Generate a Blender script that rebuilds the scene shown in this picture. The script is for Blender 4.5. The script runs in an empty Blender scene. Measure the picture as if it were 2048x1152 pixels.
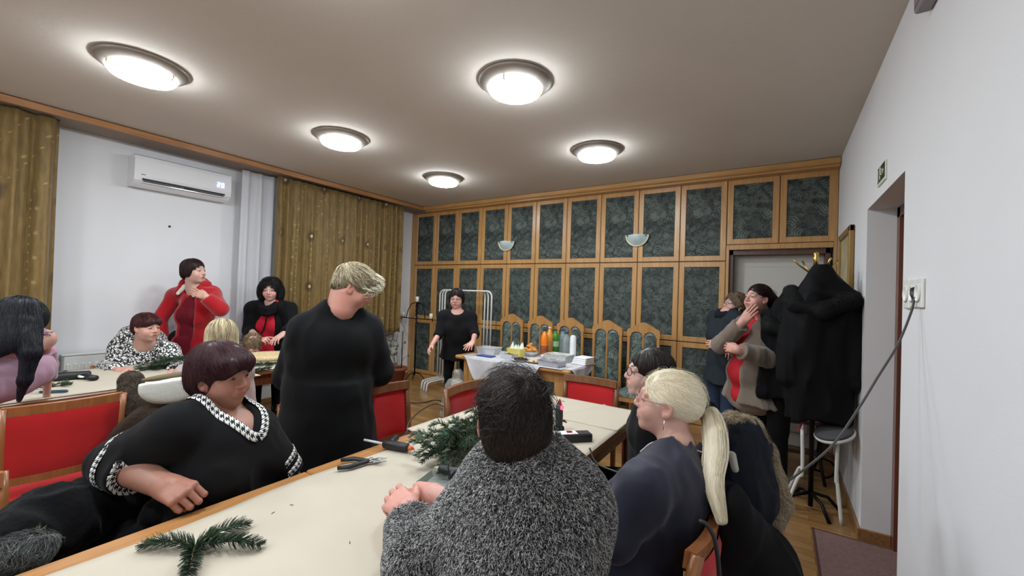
import bpy, math, random
import numpy as np
from mathutils import Vector, Matrix

C = bpy.data.collections.new('scene'); bpy.context.scene.collection.children.link(C)
scn = bpy.context.scene
R0 = math.radians
# ------------------------------------------------------------------ camera
CAM_H = 1.48; FPX = 819.19
cam_r = Vector((0.83800635, 0.54461985, 0.03368355))
cam_u = Vector((-0.02087234, -0.0296908, 0.99934118))
cam_f = Vector((-0.54526113, 0.83815731, 0.01351359))
cd = bpy.data.cameras.new('camera'); cam = bpy.data.objects.new('camera', cd); C.objects.link(cam)
cd.sensor_fit = 'HORIZONTAL'; cd.sensor_width = 36.0; cd.lens = FPX*36.0/2048.0; cd.clip_start = 0.02; cd.clip_end = 60
m = Matrix((( cam_r.x, cam_u.x, -cam_f.x, 0), (cam_r.y, cam_u.y, -cam_f.y, 0), (cam_r.z, cam_u.z, -cam_f.z, CAM_H), (0, 0, 0, 1)))
cam.matrix_world = m
scn.camera = cam
# ------------------------------------------------------------------ world + exposure
w = bpy.data.worlds.new('world'); scn.world = w; w.use_nodes = True
w.node_tree.nodes['Background'].inputs[0].default_value = (0.02, 0.025, 0.035, 1)
w.node_tree.nodes['Background'].inputs[1].default_value = 0.3
scn.view_settings.view_transform = 'Standard'; scn.view_settings.look = 'None'
scn.view_settings.exposure = 1.38; scn.view_settings.gamma = 1.0
scn.view_settings.use_curve_mapping = False
LAMP_EMIT = 30.0
CEIL = 2.86

def A(px, py, d):
    """point seen at a pixel of the 2048x1152 photograph, d metres deep"""
    p = (cam_f + cam_r*((px-1024)/FPX) - cam_u*((py-576)/FPX))*d
    return np.array((p.x, p.y, p.z+CAM_H))
def AZ(px, py, z):
    q = cam_f + cam_r*((px-1024)/FPX) - cam_u*((py-576)/FPX)
    t = (z-CAM_H)/q.z
    return np.array((q.x*t, q.y*t, z))

# ------------------------------------------------------------------ materials
_M = {}
def srgb(r, g, b):
    f = lambda c: (c/255.0/12.92) if c/255.0 <= 0.04045 else ((c/255.0+0.055)/1.055)**2.4
    return (f(r), f(g), f(b), 1.0)
def newmat(name):
    m = bpy.data.materials.new(name); m.use_nodes = True
    nt = m.node_tree; b = nt.nodes['Principled BSDF']
    return m, nt, b
def N(nt, t, **kw):
    n = nt.nodes.new(t)
    for k, v in kw.items():
        if k.startswith('i_'):
            key = k[2:].replace('_', ' ')
            n.inputs[key].default_value = v
        else: setattr(n, k, v)
    return n
def ramp(nt, pts, interp='LINEAR'):
    n = nt.nodes.new('ShaderNodeValToRGB'); n.color_ramp.interpolation = interp
    e = n.color_ramp.elements
    while len(e) < len(pts): e.new(0.5)
    for i, (p, c) in enumerate(pts):
        e[i].position = p; e[i].color = c if len(c) == 4 else (*c, 1)
    return n
def coords(nt, scale=(1, 1, 1), rot=(0, 0, 0), kind='Object'):
    tc = N(nt, 'ShaderNodeTexCoord'); mp = N(nt, 'ShaderNodeMapping')
    mp.inputs['Scale'].default_value = scale; mp.inputs['Rotation'].default_value = rot
    nt.links.new(tc.outputs[kind], mp.inputs['Vector']); return mp.outputs['Vector']
def bump(nt, b, src, strength=0.2, dist=0.01):
    bp = N(nt, 'ShaderNodeBump'); bp.inputs['Strength'].default_value = strength; bp.inputs['Distance'].default_value = dist
    nt.links.new(src, bp.inputs['Height']); nt.links.new(bp.outputs['Normal'], b.inputs['Normal'])
def M(name, col=None, rough=0.6, metal=0.0, var=0.06, vscale=8.0, bstr=0.0, bscale=60.0, trans=0.0, alpha=1.0, emit=None, es=0.0, coat=0.0, ior=1.45, sheen=0.0, sss=0.0):
    """plain procedural material with slight noise variation in tone"""
    if name in _M: return _M[name]
    m, nt, b = newmat(name)
    c = srgb(*col)
    if var > 0:
        v = coords(nt)
        n = N(nt, 'ShaderNodeTexNoise'); n.inputs['Scale'].default_value = vscale; n.inputs['Detail'].default_value = 4
        nt.links.new(v, n.inputs['Vector'])
        lo = tuple(x*(1-var) for x in c[:3]); hi = tuple(min(1, x*(1+var)) for x in c[:3])
        r = ramp(nt, [(0.3, lo), (0.7, hi)]); nt.links.new(n.outputs['Fac'], r.inputs['Fac']); nt.links.new(r.outputs['Color'], b.inputs['Base Color'])
    else: b.inputs['Base Color'].default_value = c
    b.inputs['Roughness'].default_value = rough; b.inputs['Metallic'].default_value = metal
    b.inputs['Transmission Weight'].default_value = trans; b.inputs['Alpha'].default_value = alpha
    b.inputs['Coat Weight'].default_value = coat; b.inputs['IOR'].default_value = ior
    b.inputs['Sheen Weight'].default_value = sheen
    if rough >= .75: b.inputs['Specular IOR Level'].default_value = .2
    if sss > 0:
        b.inputs['Subsurface Weight'].default_value = sss; b.inputs['Subsurface Radius'].default_value = (0.01, 0.005, 0.003)
    if emit: b.inputs['Emission Color'].default_value = srgb(*emit); b.inputs['Emission Strength'].default_value = es
    if bstr > 0:
        n2 = N(nt, 'ShaderNodeTexNoise'); n2.inputs['Scale'].default_value = bscale; n2.inputs['Detail'].default_value = 3
        nt.links.new(coords(nt), n2.inputs['Vector']); bump(nt, b, n2.outputs['Fac'], bstr, 0.01)
    _M[name] = m; return m
def wood(name, c1, c2, axis='Z', scale=1.0, rough=0.35, coat=0.2):
    if name in _M: return _M[name]
    m, nt, b = newmat(name)
    s = {'X': (1.2, 16, 16), 'Y': (16, 1.2, 16), 'Z': (16, 16, 1.2)}[axis]
    v = coords(nt, tuple(x*scale for x in s))
    n = N(nt, 'ShaderNodeTexNoise'); n.inputs['Scale'].default_value = 2.0; n.inputs['Detail'].default_value = 6; n.inputs['Distortion'].default_value = 1.2
    nt.links.new(v, n.inputs['Vector'])
    r = ramp(nt, [(0.3, srgb(*c1)), (0.7, srgb(*c2))]); nt.links.new(n.outputs['Fac'], r.inputs['Fac']); nt.links.new(r.outputs['Color'], b.inputs['Base Color'])
    b.inputs['Roughness'].default_value = rough; b.inputs['Coat Weight'].default_value = coat; b.inputs['Coat Roughness'].default_value = 0.25
    bump(nt, b, n.outputs['Fac'], 0.06, 0.004)
    _M[name] = m; return m
def fabric_swirl(nm='swirl_fabric', g=1.0):
    """dark green furnishing fabric with clusters of short curved pale strokes"""
    if nm in _M: return _M[nm]
    m, nt, b = newmat(nm)
    T = lambda r_, g_, b_: srgb(min(255, r_*g), min(255, g_*g), min(255, b_*g))
    tc = N(nt, 'ShaderNodeTexCoord')
    def mt(op, a, bb=None, c=None):
        n = N(nt, 'ShaderNodeMath', operation=op)
        for i_, x in enumerate((a, bb, c)):
            if x is None: continue
            if isinstance(x, (int, float)): n.inputs[i_].default_value = x
            else: nt.links.new(x, n.inputs[i_])
        return n.outputs[0]
    def layer(sc, off, nstr, lo):
        mp = N(nt, 'ShaderNodeMapping'); mp.inputs['Scale'].default_value = (sc, 0.001, sc); mp.inputs['Location'].default_value = off
        nt.links.new(tc.outputs['Object'], mp.inputs['Vector'])
        vo = N(nt, 'ShaderNodeTexVoronoi'); vo.inputs['Scale'].default_value = 1.0; nt.links.new(mp.outputs[0], vo.inputs['Vector'])
        sub = N(nt, 'ShaderNodeVectorMath', operation='SUBTRACT'); nt.links.new(mp.outputs[0], sub.inputs[0]); nt.links.new(vo.outputs['Position'], sub.inputs[1])
        sp = N(nt, 'ShaderNodeSeparateXYZ'); nt.links.new(sub.outputs[0], sp.inputs[0]); cs = N(nt, 'ShaderNodeSeparateColor'); nt.links.new(vo.outputs['Color'], cs.inputs[0])
        th = mt('MULTIPLY', cs.outputs[0], 6.283); c = mt('COSINE', th); s_ = mt('SINE', th)
        rx = mt('ADD', mt('MULTIPLY', sp.outputs[0], c), mt('MULTIPLY', sp.outputs[2], s_)); ry = mt('SUBTRACT', mt('MULTIPLY', sp.outputs[2], c), mt('MULTIPLY', sp.outputs[0], s_))
        w_ = mt('ADD', rx, mt('MULTIPLY', mt('MULTIPLY', ry, ry), 1.3))
        tri = mt('ABSOLUTE', mt('SUBTRACT', mt('FRACT', mt('MULTIPLY', w_, nstr)), .5))
        stroke = mt('SUBTRACT', 1.0, mt('MULTIPLY', tri, 4.5)); stroke = mt('MAXIMUM', stroke, 0.0)
        mk = mt('MULTIPLY', mt('LESS_THAN', mt('ABSOLUTE', ry), .42), mt('LESS_THAN', mt('ABSOLUTE', w_), .45))
        amp = mt('MAXIMUM', mt('SUBTRACT', cs.outputs[1], lo), 0.0)
        return mt('MULTIPLY', mt('MULTIPLY', stroke, mk), amp), cs.outputs[2]
    a1, t1 = layer(13.0, (0, 0, 0), 4.5, .42); a2, t2 = layer(10.0, (3.3, 0, 1.7), 4.0, .55)
    n2 = N(nt, 'ShaderNodeTexNoise'); n2.inputs['Scale'].default_value = 16; n2.inputs['Detail'].default_value = 3; n2.inputs['Distortion'].default_value = 1.5; nt.links.new(tc.outputs['Object'], n2.inputs['Vector'])
    base = ramp(nt, [(0.32, T(26, 33, 32)), (0.5, T(50, 59, 56)), (0.7, T(74, 83, 77))]); nt.links.new(mt('ADD', n2.outputs['Fac'], mt('MULTIPLY', mt('SUBTRACT', t1, .5), .16)), base.inputs['Fac'])
    f = mt('MINIMUM', mt('MULTIPLY', mt('MAXIMUM', a1, a2), 1.5), 1.0)
    mix = N(nt, 'ShaderNodeMix', data_type='RGBA'); nt.links.new(f, mix.inputs[0]); nt.links.new(base.outputs['Color'], mix.inputs[6]); mix.inputs[7].default_value = T(140, 150, 138)
    nt.links.new(mix.outputs[2], b.inputs['Base Color']); b.inputs['Roughness'].default_value = 0.75
    _M[nm] = m; return m
def floor_mat():
    m, nt, b = newmat('oak_parquet')
    v = coords(nt, (1, 1, 1))
    br = N(nt, 'ShaderNodeTexBrick'); br.inputs['Scale'].default_value = 1.0
    br.inputs['Brick Width'].default_value = 0.42; br.inputs['Row Height'].default_value = 0.07; br.inputs['Mortar Size'].default_value = 0.0012
    br.inputs['Color1'].default_value = srgb(166, 128, 80); br.inputs['Color2'].default_value = srgb(138, 98, 56); br.inputs['Mortar'].default_value = srgb(70, 46, 24)
    br.inputs['Bias'].default_value = 0.0
    nt.links.new(v, br.inputs['Vector'])
    n = N(nt, 'ShaderNodeTexNoise'); n.inputs['Scale'].default_value = 3; n.inputs['Detail'].default_value = 6
    nt.links.new(coords(nt, (2, 26, 2)), n.inputs['Vector'])
    r = ramp(nt, [(0.3, (0.72, 0.72, 0.72)), (0.7, (1.1, 1.1, 1.1))]); nt.links.new(n.outputs['Fac'], r.inputs['Fac'])
    mix = N(nt, 'ShaderNodeMix', data_type='RGBA', blend_type='MULTIPLY'); mix.inputs[0].default_value = 1.0
    nt.links.new(br.outputs['Color'], mix.inputs[6]); nt.links.new(r.outputs['Color'], mix.inputs[7])
    nt.links.new(mix.outputs[2], b.inputs['Base Color']); b.inputs['Roughness'].default_value = 0.3; b.inputs['Coat Weight'].default_value = 0.3
    b.inputs['Coat Roughness'].default_value = 0.2
    return m
def attr_mat(name, rough=0.6, sheen=0.0, sss=0.0, bstr=0.0, bscale=200, spec=0.5):
    if name in _M: return _M[name]
    m, nt, b = newmat(name)
    a = N(nt, 'ShaderNodeAttribute', attribute_name='col'); nt.links.new(a.outputs['Color'], b.inputs['Base Color'])
    b.inputs['Roughness'].default_value = rough; b.inputs['Sheen Weight'].default_value = sheen; b.inputs['Specular IOR Level'].default_value = spec
    if sss > 0:
        b.inputs['Subsurface Weight'].default_value = sss; b.inputs['Subsurface Radius'].default_value = (0.012, 0.005, 0.003); b.inputs['Subsurface Scale'].default_value = 0.5
    if bstr > 0:
        n2 = N(nt, 'ShaderNodeTexNoise'); n2.inputs['Scale'].default_value = bscale; n2.inputs['Detail'].default_value = 3
        nt.links.new(coords(nt), n2.inputs['Vector']); bump(nt, b, n2.outputs['Fac'], bstr, 0.004)
    _M[name] = m; return m
def print_mat(name, dark, light, scale=26, thr=0.5):
    """organic two-tone print"""
    if name in _M: return _M[name]
    m, nt, b = newmat(name)
    v = coords(nt, (1, 1, 1))
    n1 = N(nt, 'ShaderNodeTexNoise'); n1.inputs['Scale'].default_value = scale*0.7; nt.links.new(v, n1.inputs['Vector'])
    mx = N(nt, 'ShaderNodeVectorMath', operation='MULTIPLY_ADD'); mx.inputs[1].default_value = (0.05, 0.05, 0.05)
    nt.links.new(n1.outputs['Color'], mx.inputs[0]); nt.links.new(v, mx.inputs[2])
    vo = N(nt, 'ShaderNodeTexVoronoi', feature='DISTANCE_TO_EDGE'); vo.inputs['Scale'].default_value = scale
    nt.links.new(mx.outputs[0], vo.inputs['Vector'])
    r = ramp(nt, [(thr*0.26, srgb(*dark)), (thr*0.30, srgb(*light))]); nt.links.new(vo.outputs['Distance'], r.inputs['Fac'])
    nt.links.new(r.outputs['Color'], b.inputs['Base Color']); b.inputs['Roughness'].default_value = 0.7
    _M[name] = m; return m
def houndstooth():
    if 'houndstooth' in _M: return _M['houndstooth']
    m, nt, b = newmat('houndstooth')
    tc = N(nt, 'ShaderNodeTexCoord'); mp = N(nt, 'ShaderNodeMapping'); mp.inputs['Scale'].default_value = (1, 1, 1)
    nt.links.new(tc.outputs['UV'], mp.inputs['Vector'])
    sep = N(nt, 'ShaderNodeSeparateXYZ'); nt.links.new(mp.outputs[0], sep.inputs[0])
    def math(op, a, bb=None, c=None):
        n = N(nt, 'ShaderNodeMath', operation=op)
        for i, x in enumerate((a, bb, c)):
            if x is None: continue
            if isinstance(x, (int, float)): n.inputs[i].default_value = x
            else: nt.links.new(x, n.inputs[i])
        return n.outputs[0]
    u, v = sep.outputs[0], sep.outputs[1]
    fu = math('FRACT', u); fv = math('FRACT', v)
    a = math('LESS_THAN', fu, 0.5); c = math('LESS_THAN', fv, 0.5)
    st = math('LESS_THAN', math('FRACT', math('MULTIPLY', math('ADD', u, v), 2.0)), 0.5)
    # warp dark, weft dark -> dark; both light -> light; otherwise diagonal stripes
    both = math('MULTIPLY', a, c); one = math('ABSOLUTE', math('SUBTRACT', a, c))
    f = math('ADD', both, math('MULTIPLY', one, st))
    r = ramp(nt, [(0.4, srgb(14, 14, 16)), (0.6, srgb(225, 224, 220))]); nt.links.new(f, r.inputs['Fac'])
    nt.links.new(r.outputs['Color'], b.inputs['Base Color']); b.inputs['Roughness'].default_value = 0.8
    _M['houndstooth'] = m; return m
def curtain_mat():
    m, nt, b = newmat('gold_brown_curtain')
    v = coords(nt, (1, 1, 1), kind='UV')   # uv in metres along cloth, height
    sep = N(nt, 'ShaderNodeSeparateXYZ'); nt.links.new(v, sep.inputs[0])
    def dots(fx, fz, ox, thr, off=0.0):
        cx = N(nt, 'ShaderNodeCombineXYZ')
        a = N(nt, 'ShaderNodeMath', operation='MULTIPLY_ADD'); a.inputs[1].default_value = fx; a.inputs[2].default_value = ox; nt.links.new(sep.outputs[0], a.inputs[0])
        fr = N(nt, 'ShaderNodeMath', operation='FRACT'); nt.links.new(a.outputs[0], fr.inputs[0])
        s1 = N(nt, 'ShaderNodeMath', operation='SUBTRACT'); s1.inputs[1].default_value = 0.5; nt.links.new(fr.outputs[0], s1.inputs[0])
        a2 = N(nt, 'ShaderNodeMath', operation='MULTIPLY_ADD'); a2.inputs[1].default_value = fz; a2.inputs[2].default_value = off; nt.links.new(sep.outputs[1], a2.inputs[0])
        fr2 = N(nt, 'ShaderNodeMath', operation='FRACT'); nt.links.new(a2.outputs[0], fr2.inputs[0])
        s2 = N(nt, 'ShaderNodeMath', operation='SUBTRACT'); s2.inputs[1].default_value = 0.5; nt.links.new(fr2.outputs[0], s2.inputs[0])
        d1 = N(nt, 'ShaderNodeMath', operation='DIVIDE'); d1.inputs[1].default_value = fx; nt.links.new(s1.outputs[0], d1.inputs[0])
        d2 = N(nt, 'ShaderNodeMath', operation='DIVIDE'); d2.inputs[1].default_value = fz; nt.links.new(s2.outputs[0], d2.inputs[0])
        nt.links.new(d1.outputs[0], cx.inputs[0]); nt.links.new(d2.outputs[0], cx.inputs[1])
        ln = N(nt, 'ShaderNodeVectorMath', operation='LENGTH'); nt.links.new(cx.outputs[0], ln.inputs[0])
        return ln.outputs['Value']
    n = N(nt, 'ShaderNodeTexNoise'); n.inputs['Scale'].default_value = 40; nt.links.new(coords(nt, (1, 1, 0.2)), n.inputs['Vector'])
    base = ramp(nt, [(0.3, srgb(104, 82, 38)), (0.7, srgb(130, 103, 50))]); nt.links.new(n.outputs['Fac'], base.inputs['Fac'])
    cur = base.outputs['Color']
    for (fx, fz, ox, r_, col, off) in [(3.2, 14, 0.1, 0.007, (158, 138, 88), 0), (1.6, 1.55, 0.3, 0.05, (84, 62, 30), 0.2), (1.6, 1.55, 0.3, 0.014, (205, 188, 130), 0.2), (2.3, 5, 0.6, 0.011, (150, 130, 80), 0.3)]:
        L = dots(fx, fz, ox, r_, off)
        rr = ramp(nt, [(r_, (1, 1, 1)), (r_*1.7, (0, 0, 0))]); nt.links.new(L, rr.inputs['Fac'])
        mix = N(nt, 'ShaderNodeMix', data_type='RGBA'); nt.links.new(rr.outputs['Color'], mix.inputs[0])
        nt.links.new(cur, mix.inputs[6]); mix.inputs[7].default_value = srgb(*col); cur = mix.outputs[2]
    nt.links.new(cur, b.inputs['Base Color']); b.inputs['Roughness'].default_value = 0.6; b.inputs['Sheen Weight'].default_value = 0.2
    return m

# ------------------------------------------------------------------ mesh plumbing
def raw_mesh(name, V, F, mats, smooth=True, col=None, mi=None, uv=None):
    """V (n,3); F list of (k,n) index arrays or list of lists"""
    me = bpy.data.meshes.new(name)
    V = np.asarray(V, dtype=np.float32).reshape(-1, 3)
    if isinstance(F, np.ndarray): F = [F]
    if len(F) and not isinstance(F[0], np.ndarray):
        loops = np.concatenate([np.asarray(f) for f in F]).astype(np.int32) if len(F) else np.zeros(0, np.int32)
        tot = np.array([len(f) for f in F], dtype=np.int32)
    else:
        F = [f for f in F if len(f)]
        loops = np.concatenate([f.reshape(-1) for f in F]).astype(np.int32)
        tot = np.concatenate([np.full(len(f), f.shape[1], np.int32) for f in F])
    me.vertices.add(len(V)); me.vertices.foreach_set('co', V.reshape(-1))
    me.loops.add(len(loops)); me.loops.foreach_set('vertex_index', loops)
    st = np.concatenate([[0], np.cumsum(tot)[:-1]]).astype(np.int32)
    me.polygons.add(len(tot)); me.polygons.foreach_set('loop_start', st); me.polygons.foreach_set('loop_total', tot)
    if mi is not None: me.polygons.foreach_set('material_index', np.asarray(mi, np.int32))
    me.polygons.foreach_set('use_smooth', np.full(len(tot), smooth))
    me.update(calc_edges=True)
    if col is not None:
        a = me.color_attributes.new('col', 'FLOAT_COLOR', 'POINT')
        cc = np.ones((len(V), 4), np.float32); cc[:, :3] = col; a.data.foreach_set('color', cc.reshape(-1))
    if uv is not None:
        u = me.uv_layers.new(name='UVMap'); u.data.foreach_set('uv', np.asarray(uv, np.float32)[loops].reshape(-1))
    for m in (mats if isinstance(mats, (list, tuple)) else [mats]): me.materials.append(m)
    me.validate()
    return me
def link(name, me, parent=None, loc=None):
    o = bpy.data.objects.new(name, me); C.objects.link(o)
    if loc is not None: o.location = loc
    if parent is not None: o.parent = parent
    return o
def tag(o, label=None, cat=None, group=None, kind=None):
    if label: o['label'] = label
    if cat: o['category'] = cat
    if group: o['group'] = group
    if kind: o['kind'] = kind
    return o
def empty(name, loc=(0, 0, 0), rz=0.0, label=None, cat=None, group=None):
    o = bpy.data.objects.new(name, None); C.objects.link(o); o.location = loc; o.rotation_euler = (0, 0, rz)
    o.empty_display_size = 0.1
    return tag(o, label, cat, group)
def dup(root, loc=None, rz=None, label=None, group=None):
    def cp(o, par):
        c = o.copy(); C.objects.link(c)
        if par is not None: c.parent = par
        for ch in list(kids.get(o.name, [])): cp(ch, c)
        return c
    kids = {}
    for o in C.objects:
        if o.parent: kids.setdefault(o.parent.name, []).append(o)
    r = cp(root, None)
    if loc is not None: r.location = loc
    if rz is not None: r.rotation_euler = (r.rotation_euler[0], r.rotation_euler[1], rz)
    if label: r['label'] = label
    if group: r['group'] = group
    return r

class MB:
    def __init__(s): s.v = []; s.f = []; s.sm = []; s.n = 0; s.mi = []; s.cur = 0
    def mat(s, i): s.cur = i; return s
    def add(s, V, F, smooth=False):
        V = [tuple(map(float, p)) for p in V]
        s.v += V; s.f += [[i+s.n for i in f] for f in F]; s.sm += [smooth]*len(F); s.mi += [s.cur]*len(F); s.n += len(V); return s
    def box(s, c, d, bev=0.0, rot=None):
        """c centre, d full size; chamfered edges when bev>0"""
        hx, hy, hz = d[0]/2, d[1]/2, d[2]/2
        if bev <= 0:
            V = [(x*hx, y*hy, z*hz) for z in (-1, 1) for y in (-1, 1) for x in (-1, 1)]
            F = [[0, 2, 3, 1], [4, 5, 7, 6], [0, 1, 5, 4], [2, 6, 7, 3], [0, 4, 6, 2], [1, 3, 7, 5]]
        else:
            b = min(bev, hx*.95, hy*.95, hz*.95)
            V = []; idx = {}
            for z in (-1, 1):
                for y in (-1, 1):
                    for x in (-1, 1):
                        for a in range(3):
                            p = [x*hx, y*hy, z*hz]
                            q = [x*(hx-b), y*(hy-b), z*(hz-b)]; q[a] = p[a]
                            idx[(x, y, z, a)] = len(V); V.append(tuple(q))
            F = []
            g = lambda x, y, z, a: idx[(x, y, z, a)]
            for sgn in (-1, 1):
                F.append([g(sgn, -1, -1, 0), g(sgn, 1, -1, 0), g(sgn, 1, 1, 0), g(sgn, -1, 1, 0)])
                F.append([g(-1, sgn, -1, 1), g(1, sgn, -1, 1), g(1, sgn, 1, 1), g(-1, sgn, 1, 1)])
                F.append([g(-1, -1, sgn, 2), g(1, -1, sgn, 2), g(1, 1, sgn, 2), g(-1, 1, sgn, 2)])
            for y in (-1, 1):
                for z in (-1, 1): F.append([g(-1, y, z, 1), g(1, y, z, 1), g(1, y, z, 2), g(-1, y, z, 2)])
            for x in (-1, 1):
                for z in (-1, 1): F.append([g(x, -1, z, 0), g(x, 1, z, 0), g(x, 1, z, 2), g(x, -1, z, 2)])
            for x in (-1, 1):
                for y in (-1, 1): F.append([g(x, y, -1, 0), g(x, y, 1, 0), g(x, y, 1, 1), g(x, y, -1, 1)])
            for x in (-1, 1):
                for y in (-1, 1):
                    for z in (-1, 1): F.append([g(x, y, z, 0), g(x, y, z, 1), g(x, y, z, 2)])
        if rot is not None:
            R = rot if isinstance(rot, Matrix) else Matrix.Rotation(rot, 3, 'Z')
            V = [tuple(R @ Vector(p)) for p in V]
        V = [(p[0]+c[0], p[1]+c[1], p[2]+c[2]) for p in V]
        return s.add(V, F)
    def bx(s, x0, x1, y0, y1, z0, z1, bev=0.0):
        return s.box(((x0+x1)/2, (y0+y1)/2, (z0+z1)/2), (abs(x1-x0), abs(y1-y0), abs(z1-z0)), bev)
    def tube(s, pts, r, seg=8, cap=True, flat=1.0, closed=False):
        pts = [Vector(p) for p in pts]; n = len(pts)
        rr = r if isinstance(r, (list, tuple)) else [r]*n
        V = []; prev = None
        for i, p in enumerate(pts):
            if closed: t = pts[(i+1) % n]-pts[i-1]
            else: t = (pts[min(i+1, n-1)]-pts[max(i-1, 0)])
            t.normalize()
            if prev is None:
                a = Vector((0, 0, 1)) if abs(t.z) < 0.9 else Vector((1, 0, 0)); u = t.cross(a).normalized()
            else: u = (prev - t*prev.dot(t)).normalized()
            prev = u; w_ = t.cross(u)
            for k in range(seg):
                an = 2*math.pi*k/seg
                V.append(p + (u*math.cos(an) + w_*math.sin(an)*flat)*rr[i])
        F = []
        for i in range(n if closed else n-1):
            j = (i+1) % n
            for k in range(seg): F.append([i*seg+k, i*seg+(k+1) % seg, j*seg+(k+1) % seg, j*seg+k])
        if cap and not closed: F += [list(range(seg))[::-1], [(n-1)*seg+k for k in range(seg)]]
        return s.add(V, F, True)
    def lathe(s, prof, c=(0, 0, 0), seg=24, a0=0.0, a1=2*math.pi):
        """prof list of (r,z)"""
        full = abs(a1-a0-2*math.pi) < 1e-6
        ns = seg if full else seg+1
        V = []; 
        for (r, z) in prof:
            for k in range(ns):
                an = a0+(a1-a0)*k/seg; V.append((c[0]+r*math.cos(an), c[1]+r*math.sin(an), c[2]+z))
        F = []
        for i in range(len(prof)-1):
            for k in range(seg):
                k2 = (k+1) % ns if full else k+1
                F.append([i*ns+k, i*ns+k2, (i+1)*ns+k2, (i+1)*ns+k])
        return s.add(V, F, True)
    def prism(s, poly, axis, a, b):
        """poly list of 2-d points in the plane normal to axis, extruded a..b"""
        def P(u, v, w_):
            return {'X': (w_, u, v), 'Y': (u, w_, v), 'Z': (u, v, w_)}[axis]
        n = len(poly); V = [P(u, v, a) for u, v in poly]+[P(u, v, b) for u, v in poly]
        F = [list(range(n))[::-1], [n+i for i in range(n)]]+[[i, (i+1) % n, n+(i+1) % n, n+i] for i in range(n)]
        return s.add(V, F)
    def grid(s, fn, nu, nv, smooth=True):
        V = [fn(i/nu, j/nv) for j in range(nv+1) for i in range(nu+1)]
        F = [[j*(nu+1)+i, j*(nu+1)+i+1, (j+1)*(nu+1)+i+1, (j+1)*(nu+1)+i] for j in range(nv) for i in range(nu)]
        return s.add(V, F, smooth)
    def build(s, name, mat, parent=None, loc=None, uvf=None):
        me = bpy.data.meshes.new(name); me.from_pydata(s.v, [], s.f)
        me.polygons.foreach_set('use_smooth', s.sm); me.polygons.foreach_set('material_index', s.mi)
        for m in (mat if isinstance(mat, (list, tuple)) else [mat]): me.materials.append(m)
        if uvf:
            u = me.uv_layers.new(name='UVMap')
            for lp in me.loops: u.data[lp.index].uv = uvf(me.vertices[lp.vertex_index].co)
        me.update()
        import bmesh
        bm = bmesh.new(); bm.from_mesh(me); bmesh.ops.recalc_face_normals(bm, faces=bm.faces); bm.to_mesh(me); bm.free()
        return link(name, me, parent, loc)

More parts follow.
